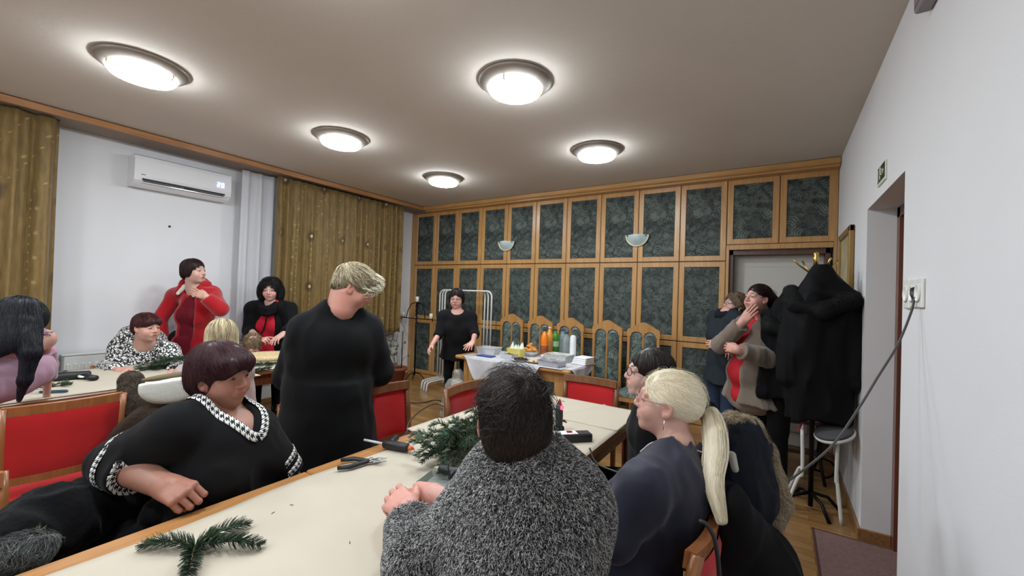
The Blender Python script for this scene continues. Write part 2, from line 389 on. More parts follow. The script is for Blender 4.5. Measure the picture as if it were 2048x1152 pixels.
# ------------------------------------------------------------------ signed-distance modelling (bodies, clothes, hair, soft things)
def unit(v): v = np.asarray(v, float); return v/np.linalg.norm(v)
class SDF:
    def __init__(s): s.p = []
    def copy(s): t = SDF(); t.p = list(s.p); return t
    def cap(s, a, b, ra, rb=None, k=0.02, op='u', cut=False):
        """tapered capsule"""
        a = np.asarray(a, float); b = np.asarray(b, float); rb = ra if rb is None else rb
        lo = np.minimum(a-ra, b-rb); hi = np.maximum(a+ra, b+rb)
        def f(P):
            ab = b-a; L = ab@ab+1e-12
            t0 = ((P-a)@ab)/L; t = np.clip(t0, 0, 1)
            d = np.sqrt((((P-a)-t[..., None]*ab)**2).sum(-1)) - (ra+(rb-ra)*t)
            return np.maximum(d, (t0-1)*math.sqrt(L)) if cut else d
        s.p.append((f, lo, hi, k, op)); return s
    def ell(s, c, r, R=None, k=0.02, op='u'):
        """ellipsoid; R columns are its axes"""
        c = np.asarray(c, float); r = np.asarray(r, float); R = np.eye(3) if R is None else np.asarray(R, float)
        e = np.abs(R)@r
        rm = float(r.min())
        def f(P):
            q = (P-c)@R
            k0 = np.sqrt(((q/r)**2).sum(-1)); k1 = np.sqrt(((q/(r*r))**2).sum(-1))+1e-9
            return k0*(k0-1)/k1
        s.p.append((f, c-e, c+e, k, op)); return s
    def frus(s, a, b, ra, rb, R, k=0.02, op='u', flare=1.0):
        """elliptic frustum from a to b; ra, rb = (rx, ry); R columns x,y axes across"""
        a = np.asarray(a, float); b = np.asarray(b, float); ax = unit(b-a); L = np.linalg.norm(b-a)
        X = np.asarray(R)[:, 0]; Y = np.asarray(R)[:, 1]; m = max(*ra, *rb)
        def f(P):
            q = P-a; t = (q@ax)/L; tc = np.clip(t, 0, 1)**flare
            rx = ra[0]+(rb[0]-ra[0])*tc; ry = ra[1]+(rb[1]-ra[1])*tc
            d = (np.sqrt(((q@X)/rx)**2+((q@Y)/ry)**2)-1)*np.minimum(rx, ry)
            return np.maximum(d, np.maximum(-t, t-1)*L)
        s.p.append((f, np.minimum(a, b)-m, np.maximum(a, b)+m, k, op)); return s
    def half(s, p, n, k=0.0, lo=None, hi=None):
        """keep the side opposite to n"""
        p = np.asarray(p, float); n = unit(n)
        s.p.append((lambda P: -((P-p)@n), np.array([-9.]*3) if lo is None else lo, np.array([9.]*3) if hi is None else hi, k, 's')); return s
    @staticmethod
    def comb(cur, d, k, op):
        if op == 'u':
            if k <= 0: return np.minimum(cur, d)
            h = np.clip(0.5+0.5*(cur-d)/k, 0, 1); return cur*(1-h)+d*h - k*h*(1-h)
        if op == 's':
            if k <= 0: return np.maximum(cur, -d)
            h = np.clip(0.5-0.5*(cur+d)/k, 0, 1); return cur*(1-h)-d*h + k*h*(1-h)
    def at(s, P):
        cur = np.full(P.shape[:-1], 1.0)
        for f, lo, hi, k, op in s.p: cur = s.comb(cur, f(P), k, op)
        return cur
    def grad(s, P, e=0.003):
        g = np.empty_like(P)
        for a in range(3):
            d = np.zeros(3); d[a] = e
            g[..., a] = s.at(P+d)-s.at(P-d)
        return g/(np.linalg.norm(g, axis=-1, keepdims=True)+1e-9)
    def mesh(s, h, disp=None, lo=None, hi=None, pad=0.03, off=0.0):
        us = [p for p in s.p if p[4] == 'u']
        L = np.min([p[1] for p in us], 0)-pad-off; H = np.max([p[2] for p in us], 0)+pad+off
        if lo is not None: L = np.maximum(L, lo)
        if hi is not None: H = np.minimum(H, hi)
        n = np.maximum(2, np.ceil((H-L)/h).astype(int)+1)
        ax = [L[i]+h*np.arange(n[i]) for i in range(3)]
        D = np.full(tuple(n), 1.0, dtype=np.float64)
        for f, a, b, k, op in s.p:
            mg = k+2.5*h+off
            sl = []
            for i in range(3):
                i0 = int(np.clip(np.floor((a[i]-mg-L[i])/h), 0, n[i])); i1 = int(np.clip(np.ceil((b[i]+mg-L[i])/h)+1, 0, n[i])); sl.append(slice(i0, i1))
            if any(x.stop <= x.start for x in sl): continue
            P = np.stack(np.meshgrid(ax[0][sl[0]], ax[1][sl[1]], ax[2][sl[2]], indexing='ij'), -1)
            D[tuple(sl)] = s.comb(D[tuple(sl)], f(P), k, op)
        D -= off
        if disp is not None:
            m_ = np.abs(D) < 0.05
            ix = np.argwhere(m_); P = L+ix*h
            D[m_] += disp(P)
        return surface_nets(D, L, h)
def surface_nets(D, L, h):
    S = D < 0; n = D.shape
    # cell vertices
    corners = [(i, j, k) for i in (0, 1) for j in (0, 1) for k in (0, 1)]
    sl = lambda o: tuple(slice(o[i], n[i]-1+o[i]) for i in range(3))
    cnt = sum(S[sl(c)].astype(np.int8) for c in corners)
    act = (cnt > 0) & (cnt < 8)
    idx = np.argwhere(act); nv = len(idx)
    if nv == 0: return np.zeros((0, 3)), np.zeros((0, 4), int)
    vid = np.full(act.shape, -1, np.int64); vid[act] = np.arange(nv)
    acc = np.zeros((nv, 3)); c_ = np.zeros(nv)
    for a in corners:
        for ax in range(3):
            if a[ax]: continue
            b = list(a); b[ax] = 1
            da = D[idx[:, 0]+a[0], idx[:, 1]+a[1], idx[:, 2]+a[2]]; db = D[idx[:, 0]+b[0], idx[:, 1]+b[1], idx[:, 2]+b[2]]
            m = (da < 0) != (db < 0)
            t = np.where(m, da/(da-db+1e-12), 0)
            p = np.tile(np.array(a, float), (nv, 1)); p[:, ax] += t
            acc[m] += p[m]; c_ += m
    V = L + (idx + acc/c_[:, None])*h
    Fs = []
    for ax in range(3):
        o = [(1, 2), (2, 0), (0, 1)][ax]
        s0 = [slice(None)]*3; s1 = [slice(None)]*3
        s0[ax] = slice(0, n[ax]-1); s1[ax] = slice(1, n[ax])
        e = S[tuple(s0)] != S[tuple(s1)]
        ii = np.argwhere(e)
        ok = (ii[:, o[0]] > 0) & (ii[:, o[1]] > 0) & (ii[:, o[0]] < n[o[0]]-1) & (ii[:, o[1]] < n[o[1]]-1)
        ii = ii[ok]
        if not len(ii): continue
        inside = S[ii[:, 0], ii[:, 1], ii[:, 2]]
        def g(du, dv):
            q = ii.copy(); q[:, o[0]] -= du; q[:, o[1]] -= dv; return vid[q[:, 0], q[:, 1], q[:, 2]]
        q = np.stack([g(1, 1), g(0, 1), g(0, 0), g(1, 0)], 1)
        q[~inside] = q[~inside][:, ::-1]
        Fs.append(q)
    return V, np.concatenate(Fs)
_rs = np.random.RandomState(5)
_W = _rs.randn(40, 3); _W /= np.linalg.norm(_W, axis=1, keepdims=True); _PH = _rs.rand(40)*6.28
def wob(P, freq=20.0, n=7, seed=0, stretch=(1, 1, 1)):
    """smooth pseudo-noise in -1..1"""
    Q = P*np.asarray(stretch); o = np.zeros(P.shape[:-1])
    for i in range(n):
        j = (i*3+seed*7) % 40
        o += np.sin(Q@_W[j]*freq*(0.7+0.13*i) + _PH[j] + 1.5*np.sin(Q@_W[(j+11) % 40]*freq*0.6+_PH[(j+5) % 40]))
    return o/n*1.8
def sdf_obj(name, sd, h, mat, parent=None, disp=None, col=None, loc=None, off=0.0, uv=None):
    V, F = sd.mesh(h, disp, off=off)
    org = np.zeros(3) if loc is None else np.asarray(loc, float)
    c = None
    if col is not None: c = col(V) if callable(col) else np.tile(np.asarray(col)[:3], (len(V), 1))
    me = raw_mesh(name, V-org, F, mat, True, col=c)
    return link(name, me, parent, None if loc is None else tuple(org))
def strands(paths, rad, col, seg=3, tipr=0.25):
    """paths (n,m,3) -> verts, quads, colours; col (n,3)"""
    n, m, _ = paths.shape
    T = np.gradient(paths, axis=1); T /= np.linalg.norm(T, axis=-1, keepdims=True)+1e-9
    ref = np.tile(np.array([0.31, 0.52, 0.79]), (n, m, 1))
    U = np.cross(T, ref); U /= np.linalg.norm(U, axis=-1, keepdims=True)+1e-9
    Wv = np.cross(T, U)
    t = np.linspace(0, 1, m); prof = (1-(1-tipr)*t**2)*np.where(t < 0.08, 0.7, 1)
    r = np.broadcast_to(np.asarray(rad).reshape(-1, 1)*prof[None], (n, m))[..., None]
    V = np.stack([paths+(U*math.cos(2*math.pi*k/seg)+Wv*math.sin(2*math.pi*k/seg))*r for k in range(seg)], 2)
    base = (np.arange(n)*m*seg)[:, None, None]; i = np.arange(m-1)[None, :, None]; k = np.arange(seg)[None, None]
    a = base+i*seg+k; b = base+i*seg+(k+1) % seg
    F = np.stack([a, b, b+seg, a+seg], -1).reshape(-1, 4)
    cc = np.repeat(np.asarray(col), m*seg, axis=0)
    return V.reshape(-1, 3), F, cc
def flow_strands(sd, V, F, n, steps, step, flow, lift, jit, rad, cols, rng, keep=None, curl=0.0, cfreq=30, off=0.0):
    """walk strands over the surface of sd, seeded on its mesh"""
    q = V[F]; area = np.linalg.norm(np.cross(q[:, 2]-q[:, 0], q[:, 3]-q[:, 1]), axis=1)
    cen = q.mean(1)
    if keep is not None: area = area*keep(cen)
    pr = area/area.sum()
    s = rng.choice(len(F), n, p=pr)
    wgt = rng.dirichlet([1, 1, 1, 1], n)
    P = (q[s]*wgt[..., None]).sum(1)
    Jit = rng.randn(n, 3)*jit
    path = [P.copy()]; lf = np.linspace(lift[0], lift[1], steps+1)
    ph = rng.rand(n)*6.28
    for i in range(steps):
        g = sd.grad(P)
        v = flow(P) + Jit
        if curl: v = v + curl*np.cross(g, v)*np.sin(ph+i*cfreq*step)[:, None]
        v = v-(v*g).sum(-1, keepdims=True)*g
        v /= np.linalg.norm(v, axis=-1, keepdims=True)+1e-9
        P = P+v*step
        g = sd.grad(P); d = sd.at(P)-off
        P = P-g*np.clip(d-lf[i+1], -0.02, 0.02)[:, None]
        path.append(P.copy())
    paths = np.stack(path, 1)
    c = np.asarray(cols)[rng.randint(len(cols), size=n)]*(0.8+0.4*rng.rand(n, 1))
    r = rad*(0.7+0.6*rng.rand(n))
    return strands(paths, r, c)
# ================================================================== THE ROOM
XL, XR, YB, YF = -5.35, 0.468, 5.0, -3.2
WALL = M('white_wall_paint', (222, 222, 224), 0.85, var=0.015, vscale=2, bstr=0.05, bscale=180)
CEILM = M('ceiling_paint', (206, 199, 190), 0.9, var=0.03, vscale=1.5, bstr=0.1, bscale=40)
OAK = wood('oak_frame', (166, 122, 70), (192, 146, 90), 'Z')
OAKH = wood('oak_rail', (166, 122, 70), (192, 146, 90), 'X')
OAKY = wood('oak_lengthwise', (150, 102, 60), (178, 126, 78), 'Y')
DARKW = wood('dark_walnut', (70, 40, 24), (96, 58, 36), 'Z')
BROWNW = wood('brown_beech', (112, 66, 36), (142, 88, 50), 'Z')
SW = fabric_swirl()
def struct(name, mb, mat, parent=None):
    o = mb.build(name, mat, parent); 
    if parent is None: o['kind'] = 'structure'
    return o
struct('floor', MB().bx(XL-.2, XR+.9, YF-.2, YB+.4, -0.1, 0), floor_mat())
struct('ceiling', MB().bx(XL-.2, XR+.9, YF-.2, YB+.4, CEIL, CEIL+.1), CEILM)
struct('wall_left', MB().bx(XL-.2, XL, YF-.2, 0.85, 0, CEIL).bx(XL-.2, XL, 2.5, 2.75, 0, CEIL).bx(XL-.2, XL, 0.85, 2.5, 0, CEIL).bx(XL-.2, XL, 2.75, 4.35, 0, .85).bx(XL-.2, XL, 2.75, 4.35, 2.45, CEIL).bx(XL-.2, XL, 4.35, YB+.4, 0, CEIL), WALL)
struct('wall_back', MB().bx(XL-.2, -.52, YB+.02, YB+.4, 0, CEIL).bx(-.52, XR+.02, YB+.02, YB+.4, 2.09, CEIL).bx(.44, XR+.3, YB+.02, YB+.4, 0, CEIL), WALL)
struct('wall_front', MB().bx(XL-.2, XR+.3, YF-.2, YF, 0, CEIL), WALL)
JX = 0.64
struct('wall_right', MB().bx(XR, XR+.35, YF-.2, 2.50, 0, CEIL).bx(XR, XR+.35, 3.43, YB+.4, 0, CEIL).bx(XR, XR+.35, 2.50, 3.43, 2.094, CEIL), WALL)
# door in the deep reveal of the right wall
d2 = empty('door_2', (JX, 2.96, 0)); d2['kind'] = 'structure'
BR = wood('red_brown_door', (92, 52, 36), (112, 66, 46), 'Z')
MB().bx(-.03, .04, -.46, -.40, 0, 2.09).bx(-.03, .04, .40, .468, 0, 2.09).bx(-.03, .04, -.46, .468, 2.03, 2.092).build('door_frame', BR, d2)
MB().bx(0.0, .04, -.40, .40, 0, 2.03).build('door_leaf', BR, d2)
# door in the back wall
d1 = empty('door_1', (-.02, YB+.1, 0)); d1['kind'] = 'structure'
DG = M('grey_white_door_paint', (190, 186, 178), 0.5, var=0.02)
mb = MB().bx(-.40, .40, 0.06, .10, 0.01, 1.98, .004); mb.build('door_leaf', DG, d1)
MB().bx(-.30, .30, 0.045, .065, 1.2, 1.86, .01).bx(-.30, .30, 0.045, .065, .15, 1.05, .01).build('door_panel', DG, d1)
MB().bx(-.455, -.40, -.07, .12, 0, 2.03).bx(.40, .437, -.07, .12, 0, 2.03).bx(-.455, .437, -.07, .12, 1.98, 2.03).build('door_frame', DARKW, d1)
# window behind the long curtain
wn = empty('window_1', (XL-.06, 3.55, 1.65)); wn['kind'] = 'structure'
FW = M('white_lacquer', (225, 225, 222), 0.35, var=0.01)
mb = MB()
for (a, b, c, d) in [(-.8, -.73, -.8, .8), (.73, .8, -.8, .8), (-.03, .03, -.8, .8)]: mb.bx(-.03, .03, a, b, c, d, .005)
mb.bx(-.03, .03, -.8, .8, -.8, -.73, .005).bx(-.03, .03, -.8, .8, .73, .8, .005); mb.build('window_frame', FW, wn)
MB().bx(-.005, .005, -.73, .73, -.73, .73).build('window_pane', M('night_glass', (18, 22, 32), 0.05, var=0, trans=0.0), wn)
MB().bx(-.02, .12, -.84, .84, -.84, -.80, .006).build('window_sill', FW, wn)
# skirting
SK = wood('skirting_oak', (120, 84, 50), (150, 108, 66), 'Y')
struct('baseboard_left', MB().bx(XL, XL+.02, YF, YB, 0, .07, .004), SK)
struct('baseboard_right', MB().bx(XR-.018, XR, YF, 2.5, 0, .07, .004).bx(XR-.018, XR, 3.43, YB, 0, .07, .004).bx(XR-.018, JX-.03, 3.412, 3.43, 0, .07, .003).bx(XR-.018, JX-.03, 2.5, 2.518, 0, .07, .003), SK)
# ceiling cornice boards: curtain box on the left, moulding over the cupboards
cor = empty('trim_1', (0, 0, 0)); cor['kind'] = 'structure'
MB().bx(-4.935, -4.915, YF, 4.83, 2.797, 2.853, .004).build('face_board', OAKY, cor)
MB().bx(XL, -4.935, YF, 4.99, 2.822, 2.84).build('underside_board', M('mauve_grey_board', (150, 136, 124), 0.7), cor)
cor2 = empty('trim_2', (0, 0, 0)); cor2['kind'] = 'structure'
prof = [(4.99, 2.78), (4.99, 2.855), (4.815, 2.855), (4.815, 2.812), (4.83, 2.80), (4.86, 2.80), (4.86, 2.78)]
MB().prism(prof, 'X', -4.92, XR-.006).build('cornice_moulding', OAKH, cor2)

# ------------------------------------------------------------------ cupboards along the back wall
X0, W = -5.2611, 0.47765
ordn = ['leftmost', 'second', 'third', 'fourth', 'fifth', 'sixth', 'seventh', 'eighth', 'ninth', 'tenth']
note = ['in the corner behind the black candle stand', 'from the corner, just left of the white rack posts', 'behind the woman with open hands', 'from the corner, left of the smaller looking wall sconce',
        'from the corner, right of the far wall sconce', 'from the corner, behind the orange drink bottles', 'from the corner, behind the foil trays', 'from the corner, left of the nearer wall sconce',
        'from the corner, right of the nearer wall sconce', 'from the corner, the last before the white door']
def door_panel(parent, x0, x1, z0, z1, y, name='cupboard_door', st=.058):
    mb = MB()
    g = .003; x0 += g; x1 -= g; z0 += g; z1 -= g
    mb.bx(x0, x0+st, y-.022, y, z0, z1, .004).bx(x1-st, x1, y-.022, y, z0, z1, .004)
    mb.bx(x0+st-.006, x1-st+.006, y-.021, y, z1-st, z1, .004).bx(x0+st-.006, x1-st+.006, y-.021, y, z0, z0+st, .004)
    d = mb.build(name, OAK, parent)
    MB().bx(x0+st-.004, x1-st+.004, y-.010, y-.002, z0+st-.004, z1-st+.004).build('fabric_panel', SW, d)
    return d
YC = YB-.0
for i in range(10):
    xa = X0+i*W if i else -5.345; xb = X0+(i+1)*W
    root = empty('cupboard', ((xa+xb)/2, YC, 0), 0, 'oak cupboard column, %s %s' % (ordn[i], note[i]), 'cupboard', 'fitted cupboards on the back wall')
    cx = (xa+xb)/2
    MB().bx(xa-cx+.001, xb-cx-.001, -.001, .018, .0, 2.80).build('carcass', DARKW, root)
    MB().bx(xa-cx+.001, xb-cx-.001, -.012, 0, 0, .085).build('plinth', OAKH, root)
    off = .085 if i == 0 else 0
    if off: MB().bx(xa-cx, xa-cx+off, -.02, 0, .085, 2.79).build('filler_strip', OAK, root)
    for z0, z1 in ((.09, .996), (1.0, 1.907), (1.911, 2.79)): door_panel(root, xa-cx+off, xb-cx, z0, z1, 0)
for i, t in enumerate(('left of the two above the white door', 'right of the two above the white door, beside the wall')):
    xa = -.484+i*.478; xb = -.006 if i == 0 else .455
    cx = (xa+xb)/2
    root = empty('overhead_cupboard', (cx, YC, 2.09), 0, 'small oak cupboard, '+t, 'cupboard', 'overhead cupboards above the door')
    MB().bx(xa-cx, xb-cx, -.001, .018, -.03, .71).build('carcass', DARKW, root)
    door_panel(root, xa-cx, xb-cx, -.005, .70, 0)
struct('trim_3', MB().bx(-.484, -.455, YC-.02, YC+.02, 0, 2.083, .003).bx(.437, XR-.004, YC-.02, YC+.02, 0, 2.79, .003).bx(-.455, .437, YC-.02, YC+.02, 2.03, 2.083, .003), OAK)

# ------------------------------------------------------------------ ceiling lamps
RING = M('brushed_nickel_ring', (150, 142, 134), 0.45, 0.5, var=0.02)
BRASS = M('polished_brass', (190, 160, 90), 0.25, 0.9, var=0.02)
GLOW = M('lit_opal_glass', (255, 250, 240), 0.4, var=0, emit=(240, 249, 255), es=LAMP_EMIT)
def ceiling_lamp(x, y, label):
    r = empty('ceiling_lamp', (x, y, CEIL), 0, label, 'lamp', 'round ceiling lamps')
    MB().lathe([(.0, -.002), (.236, -.002), (.237, -.012), (.225, -.022), (.176, -.055), (.172, -.055), (.172, -.03), (.0, -.03)], seg=56).build('ring', RING, r)
    MB().lathe([(.171, -.052), (.172, -.066), (.160, -.080), (.12, -.093), (.06, -.101), (.0, -.103)], seg=56).build('glass_diffuser', GLOW, r)
    for k in range(3):
        a = .7+k*2*math.pi/3
        MB().tube([(.177*math.cos(a), .177*math.sin(a), -.05), (.18*math.cos(a), .18*math.sin(a), -.066), (.166*math.cos(a), .166*math.sin(a), -.08)], .005, 6).build('clip', BRASS, r)
    return r
for x, y, l in [(-3.44, .87, 'large looking round ceiling lamp at the far left, over the seated woman in print blouse'), (-1.46, 2.2, 'round ceiling lamp above the paper covered table, top middle of the room'),
                (-3.38, 2.25, 'round ceiling lamp between the air conditioner and the middle of the ceiling'), (-1.46, 3.63, 'round ceiling lamp above the buffet table, nearest to the wooden door corner'),
                (-3.44, 3.68, 'smallest looking round ceiling lamp, nearest to the far left corner')]:
    ceiling_lamp(x, y, l)
for x, y in [(-1.46, .75), (-3.44, -.6), (-1.46, -.75), (-3.44, -2.1), (-1.46, -2.2)]:
    ceiling_lamp(x, y, 'round ceiling lamp behind the photographer')['group'] = 'ceiling lamps behind the photographer'

# ------------------------------------------------------------------ wall sconces
def sconce(x, label):
    r = empty('wall_sconce', (x, YC-.024, 2.24), 0, label, 'sconce', 'half round wall sconces')
    G = M('pale_frosted_glass', (188, 205, 205), 0.25, var=0.03)
    T = M('cream_gold_rim', (200, 196, 165), 0.35, 0.3, var=0.02)
    mb = MB(); n = 20
    def f(u, v, R=.13, D=.095):
        a = math.pi*u; e = v*math.pi/2
        return (-R*math.cos(a)*math.cos(e), -.005-D*math.sin(e)*math.sin(a)**.5, -R*math.sin(a)*math.cos(e))
    def g(u, v):
        a = math.pi*u; rr = .126*v
        return (-rr*math.cos(a), -.085*math.cos(v*math.pi/2)-.006, -rr*math.sin(a))
    mb.grid(g, n, 8); mb.build('glass_bowl', G, r)
    MB().tube([(-.135*math.cos(math.pi*k/24), -.008, -.135*math.sin(math.pi*k/24)) for k in range(25)], .009, 8).build('rim', T, r)
    MB().bx(-.11, .11, -.01, .0, -.03, .0).build('wall_plate', T, r)
    for s in (-1, 1): MB().box((s*.11, -.03, -.012), (.012, .03, .012), .003).build('screw', M('dark_screw', (70, 66, 60), .4, .6), r)
    return r
sconce(-3.36, 'pale half round wall sconce farther from the door, left one'); sconce(-1.45, 'pale half round wall sconce nearer to the white door, right one')

# ------------------------------------------------------------------ curtains
CUR = curtain_mat()
def curtain(name, y0, y1, z0, z1, x, mat, amp, per, label, cat, seed, wig=.2, thick=.0):
    rnd = random.Random(seed); L = 0; n = max(8, int((y1-y0)/per*12)); nz = 24
    ph = [rnd.random()*6 for _ in range(6)]
    V = []; UV = []; F = []
    for j in range(nz+1):
        t = j/nz; z = z1+(z0-z1)*t; Lx = 0; prev = None
        for i in range(n+1):
            s = i/n; y = y0+(y1-y0)*s
            a = 2*math.pi*(y-y0)/per
            am = amp*(.55+.45*min(1, t*3))*(1+.35*math.sin(3.1*y+ph[0]))
            xx = x+am*(math.sin(a+.7*math.sin(a*.37+ph[1]))+.35*math.sin(2.3*a+ph[2]+t*1.3))
            yy = y+wig*amp*math.sin(a*.5+t*2.2+ph[3])*t
            zz = z + (.012*math.sin(a+1) if j == nz else 0)
            p = (xx, yy, zz)
            if prev: Lx += math.dist(prev[:2], p[:2])
            prev = p; V.append(p); UV.append((Lx, z))
    for j in range(nz):
        for i in range(n): F.append([j*(n+1)+i, j*(n+1)+i+1, (j+1)*(n+1)+i+1, (j+1)*(n+1)+i])
    me = raw_mesh(name, V, F, mat, True, uv=UV); o = link(name, me)
    sm = o.modifiers.new('s', 'SOLIDIFY'); sm.thickness = .002
    tag(o, label, cat); return o
curtain('curtain', 2.56, 4.50, .81, 2.795, -5.06, CUR, .028, .105, 'long golden brown patterned curtain between white net and cupboards', 'curtain', 1)
curtain('curtain', -1.3, .775, .81, 2.81, -5.06, CUR, .034, .15, 'golden brown patterned curtain at the left edge, behind dark haired woman', 'curtain', 2)
m_, nt, b = newmat('white_net'); b.inputs['Base Color'].default_value = srgb(214, 214, 218); b.inputs['Roughness'].default_value = .8
b.inputs['Alpha'].default_value = .72; b.inputs['Transmission Weight'].default_value = 0.0
curtain('net_curtain', 2.22, 4.4, .84, 2.80, -5.20, m_, .022, .16, 'white sheer net curtain hanging beside the long brown curtain', 'curtain', 3)
# ------------------------------------------------------------------ air conditioner
ac = empty('air_conditioner', (XL, 1.685, 2.55), 0, 'white wall mounted air conditioner with blue digits below the curtain rail', 'air conditioner')
ACW = M('white_gloss_plastic', (228, 229, 232), 0.1, var=0.01, coat=1.0)
prof = [(0, -.15), (0, .14), (.03, .15), (.16, .148), (.19, .135), (.20, .10), (.205, -.05), (.19, -.10), (.15, -.135), (.06, -.15)]
MB().prism(prof, 'Y', -.41, .41).build('casing', ACW, ac)
BLK = M('black_slot', (8, 8, 10), 0.5, var=0)
mb = MB()
mb.box((.196, 0, -.088), (.012, .70, .018), 0); mb.box((.190, -.17, -.106), (.012, .34, .009), 0); mb.box((.190, .19, -.106), (.012, .3, .009), 0); mb.box((.195, .02, -.096), (.012, .07, .03)); mb.build('air_slot', BLK, ac)
MB().box((.183, 0, -.115), (.02, .70, .010), .003).build('louvre', ACW, ac)
mb = MB()
for y_, seg in ((.285, 'abged'), (.325, 'abcdef')):   # two glowing digits
    hh = .022; ww = .018
    S = {'a': ((0, hh), (ww, .004)), 'g': ((0, 0), (ww, .004)), 'd': ((0, -hh), (ww, .004)), 'b': ((ww/2, hh/2), (.004, hh)), 'c': ((ww/2, -hh/2), (.004, hh)), 'e': ((-ww/2, -hh/2), (.004, hh)), 'f': ((-ww/2, hh/2), (.004, hh))}
    for k in seg:
        (u, v), (a, b_) = S[k]; mb.box((.2055, y_+u, .01+v), (.003, a+.004, b_+.002))
mb.build('display_digits', M('blue_led', (120, 140, 255), 0.4, var=0, emit=(130, 150, 255), es=3.0), ac)
MB().box((.2045, -.345, -.045), (.002, .035, .007)).build('badge', M('grey_print', (90, 90, 96), .5, var=0), ac)
# ------------------------------------------------------------------ radiator
rd = empty('radiator', (XL+.07, 1.75, 0), 0, 'white panel radiator under the air conditioner behind the left table', 'radiator')
RW = M('radiator_enamel', (205, 206, 202), 0.35, var=0.02)
mb = MB().bx(.03, .07, -.87, .87, .25, .80, .008)
mb.build('panel', RW, rd)
mb = MB(); 
for k in range(38): mb.box((.072, -.84+k*.0455, .50), (.012, .024, .46), .005)
mb.build('ribs', RW, rd)
MB().bx(-.03, .075, -.88, .88, .80, .812, .003).build('top_grille', RW, rd)
for s in (-1, 1): MB().bx(-.03, .072, s*.875-.006, s*.875+.006, .25, .80, .003).build('side_cover', M('grey_enamel', (150, 152, 148), .4), rd)
for s in (-.6, .6): MB().bx(-.068, .03, s-.02, s+.02, .3, .36).build('bracket', RW, rd)
# black spot on the wall
tag(MB().lathe([(0, 0), (.012, 0), (.010, .008), (0, .01)], seg=12).build('wall_screw', M('dark_screw', (70, 66, 60))), 'tiny dark screw left in the white wall below the air conditioner', 'screw')
o = C.objects[-1]; o.rotation_euler = (0, math.pi/2, 0); o.location = (XL, 1.62, 2.06)
# ------------------------------------------------------------------ right wall things
sg = empty('exit_sign', (XR, 2.975, 2.205), 0, 'small dark green exit sign with running figure above the door opening', 'sign')
MB().box((-.004, 0, 0), (.008, .20, .105), .002).build('sign_board', M('sign_ivory', (205, 210, 190), .5, var=0), sg)
MB().box((-.0085, 0, .006), (.002, .185, .082)).build('sign_field', M('sign_green_black', (30, 44, 30), .4, var=0), sg)
LT = M('sign_light_print', (196, 206, 180), .5, var=0); mb = MB()
mb.box((-.0105, .075, .004), (.002, .022, .07))
mb.lathe([(0, 0), (.008, 0), (.008, .002), (0, .002)], (0, 0, 0), 10)
fig = MB(); X = -.0105
for (a, b_, t) in [((.01, .036), (.0, .012), .010), ((.0, .012), (-.012, -.006), .008), ((-.012, -.006), (-.03, -.01), .007), ((.0, .012), (.018, -.004), .008), ((.018, -.004), (.016, -.028), .007), ((.008, .03), (-.016, .022), .006), ((.006, .03), (.028, .018), .006), ((-.075, .004), (-.045, .004), .008), ((-.060, .016), (-.045, .004), .007), ((-.060, -.008), (-.045, .004), .007), ((.016, .046), (.018, .04), .012)]:
    fig.tube([(X, a[0], a[1]), (X, b_[0], b_[1])], t/2, 6)
fig.box((X, .075, .004), (.002, .02, .07)); fig.build('pictogram', LT, sg)
pc = empty('framed_picture', (XR, 4.25, 1.79), 0, 'gilt framed pale picture on the white wall behind the coats', 'picture')
GOLD = M('gilt_wood', (150, 118, 66), .45, .3)
mb = MB(); 
for (y0, y1, z0, z1) in [(-.33, -.28, -.29, .29), (.28, .33, -.29, .29), (-.33, .33, .24, .29), (-.33, .33, -.29, -.24)]: mb.bx(-.035, -.002, y0, y1, z0, z1, .006)
mb.build('frame', GOLD, pc); MB().bx(-.018, -.01, -.28, .28, -.24, .24).build('canvas', M('faded_picture', (176, 164, 128), .6, var=.18, vscale=7), pc)
so = empty('wall_socket', (XR, 2.29, 1.535), 0, 'white triple wall socket at the right edge with black plug in it', 'socket')
SP = M('socket_white', (232, 231, 226), .35, var=.01)
for i, y_ in enumerate((-.105, 0, .105)):
    q = MB().box((-.006, y_*.86, 0), (.012, .085, .115 if i != 2 else .125), .004).build('socket_plate', SP, so)
    MB().lathe([(.033, 0), (.036, .004), (.03, .006), (.028, .001), (0, .001)], seg=24).build('socket_ring', SP, q)
    r_ = C.objects[-1]; r_.location = (-.012, y_*.86, 0); r_.rotation_euler = (0, -math.pi/2, 0)
eb = empty('junction_box', (XR, 2.02, 2.70), 0, 'corner of grey box fixed high on the right wall, top edge of photo', 'box')
MB().bx(-.05, 0, -.10, .13, -.09, .10, .006).build('cover', M('mauve_grey_plastic', (140, 132, 136), .5), eb)
MB().bx(-.052, -.048, -.09, .12, -.075, .085).build('lid', M('mauve_grey_plastic2', (120, 112, 118), .5), eb)
rg = MB().box((0, 0, .004), (.86, 1.35, .008), .003).build('door_mat', M('mauve_carpet', (128, 102, 98), .95, var=.14, vscale=60, bstr=.6, bscale=300))
rg.location = (.235+.43, 2.72, 0); rg.location = (.655, 2.70, 0); tag(rg, 'mauve brown door mat on the parquet at the door opening', 'mat')
MB().bx(-.44, -.425, -.685, .685, 0, .0095, .002).bx(-.44, .44, .67, .685, 0, .0095, .002).build('edging', M('mat_edging', (80, 56, 50), .8), rg)
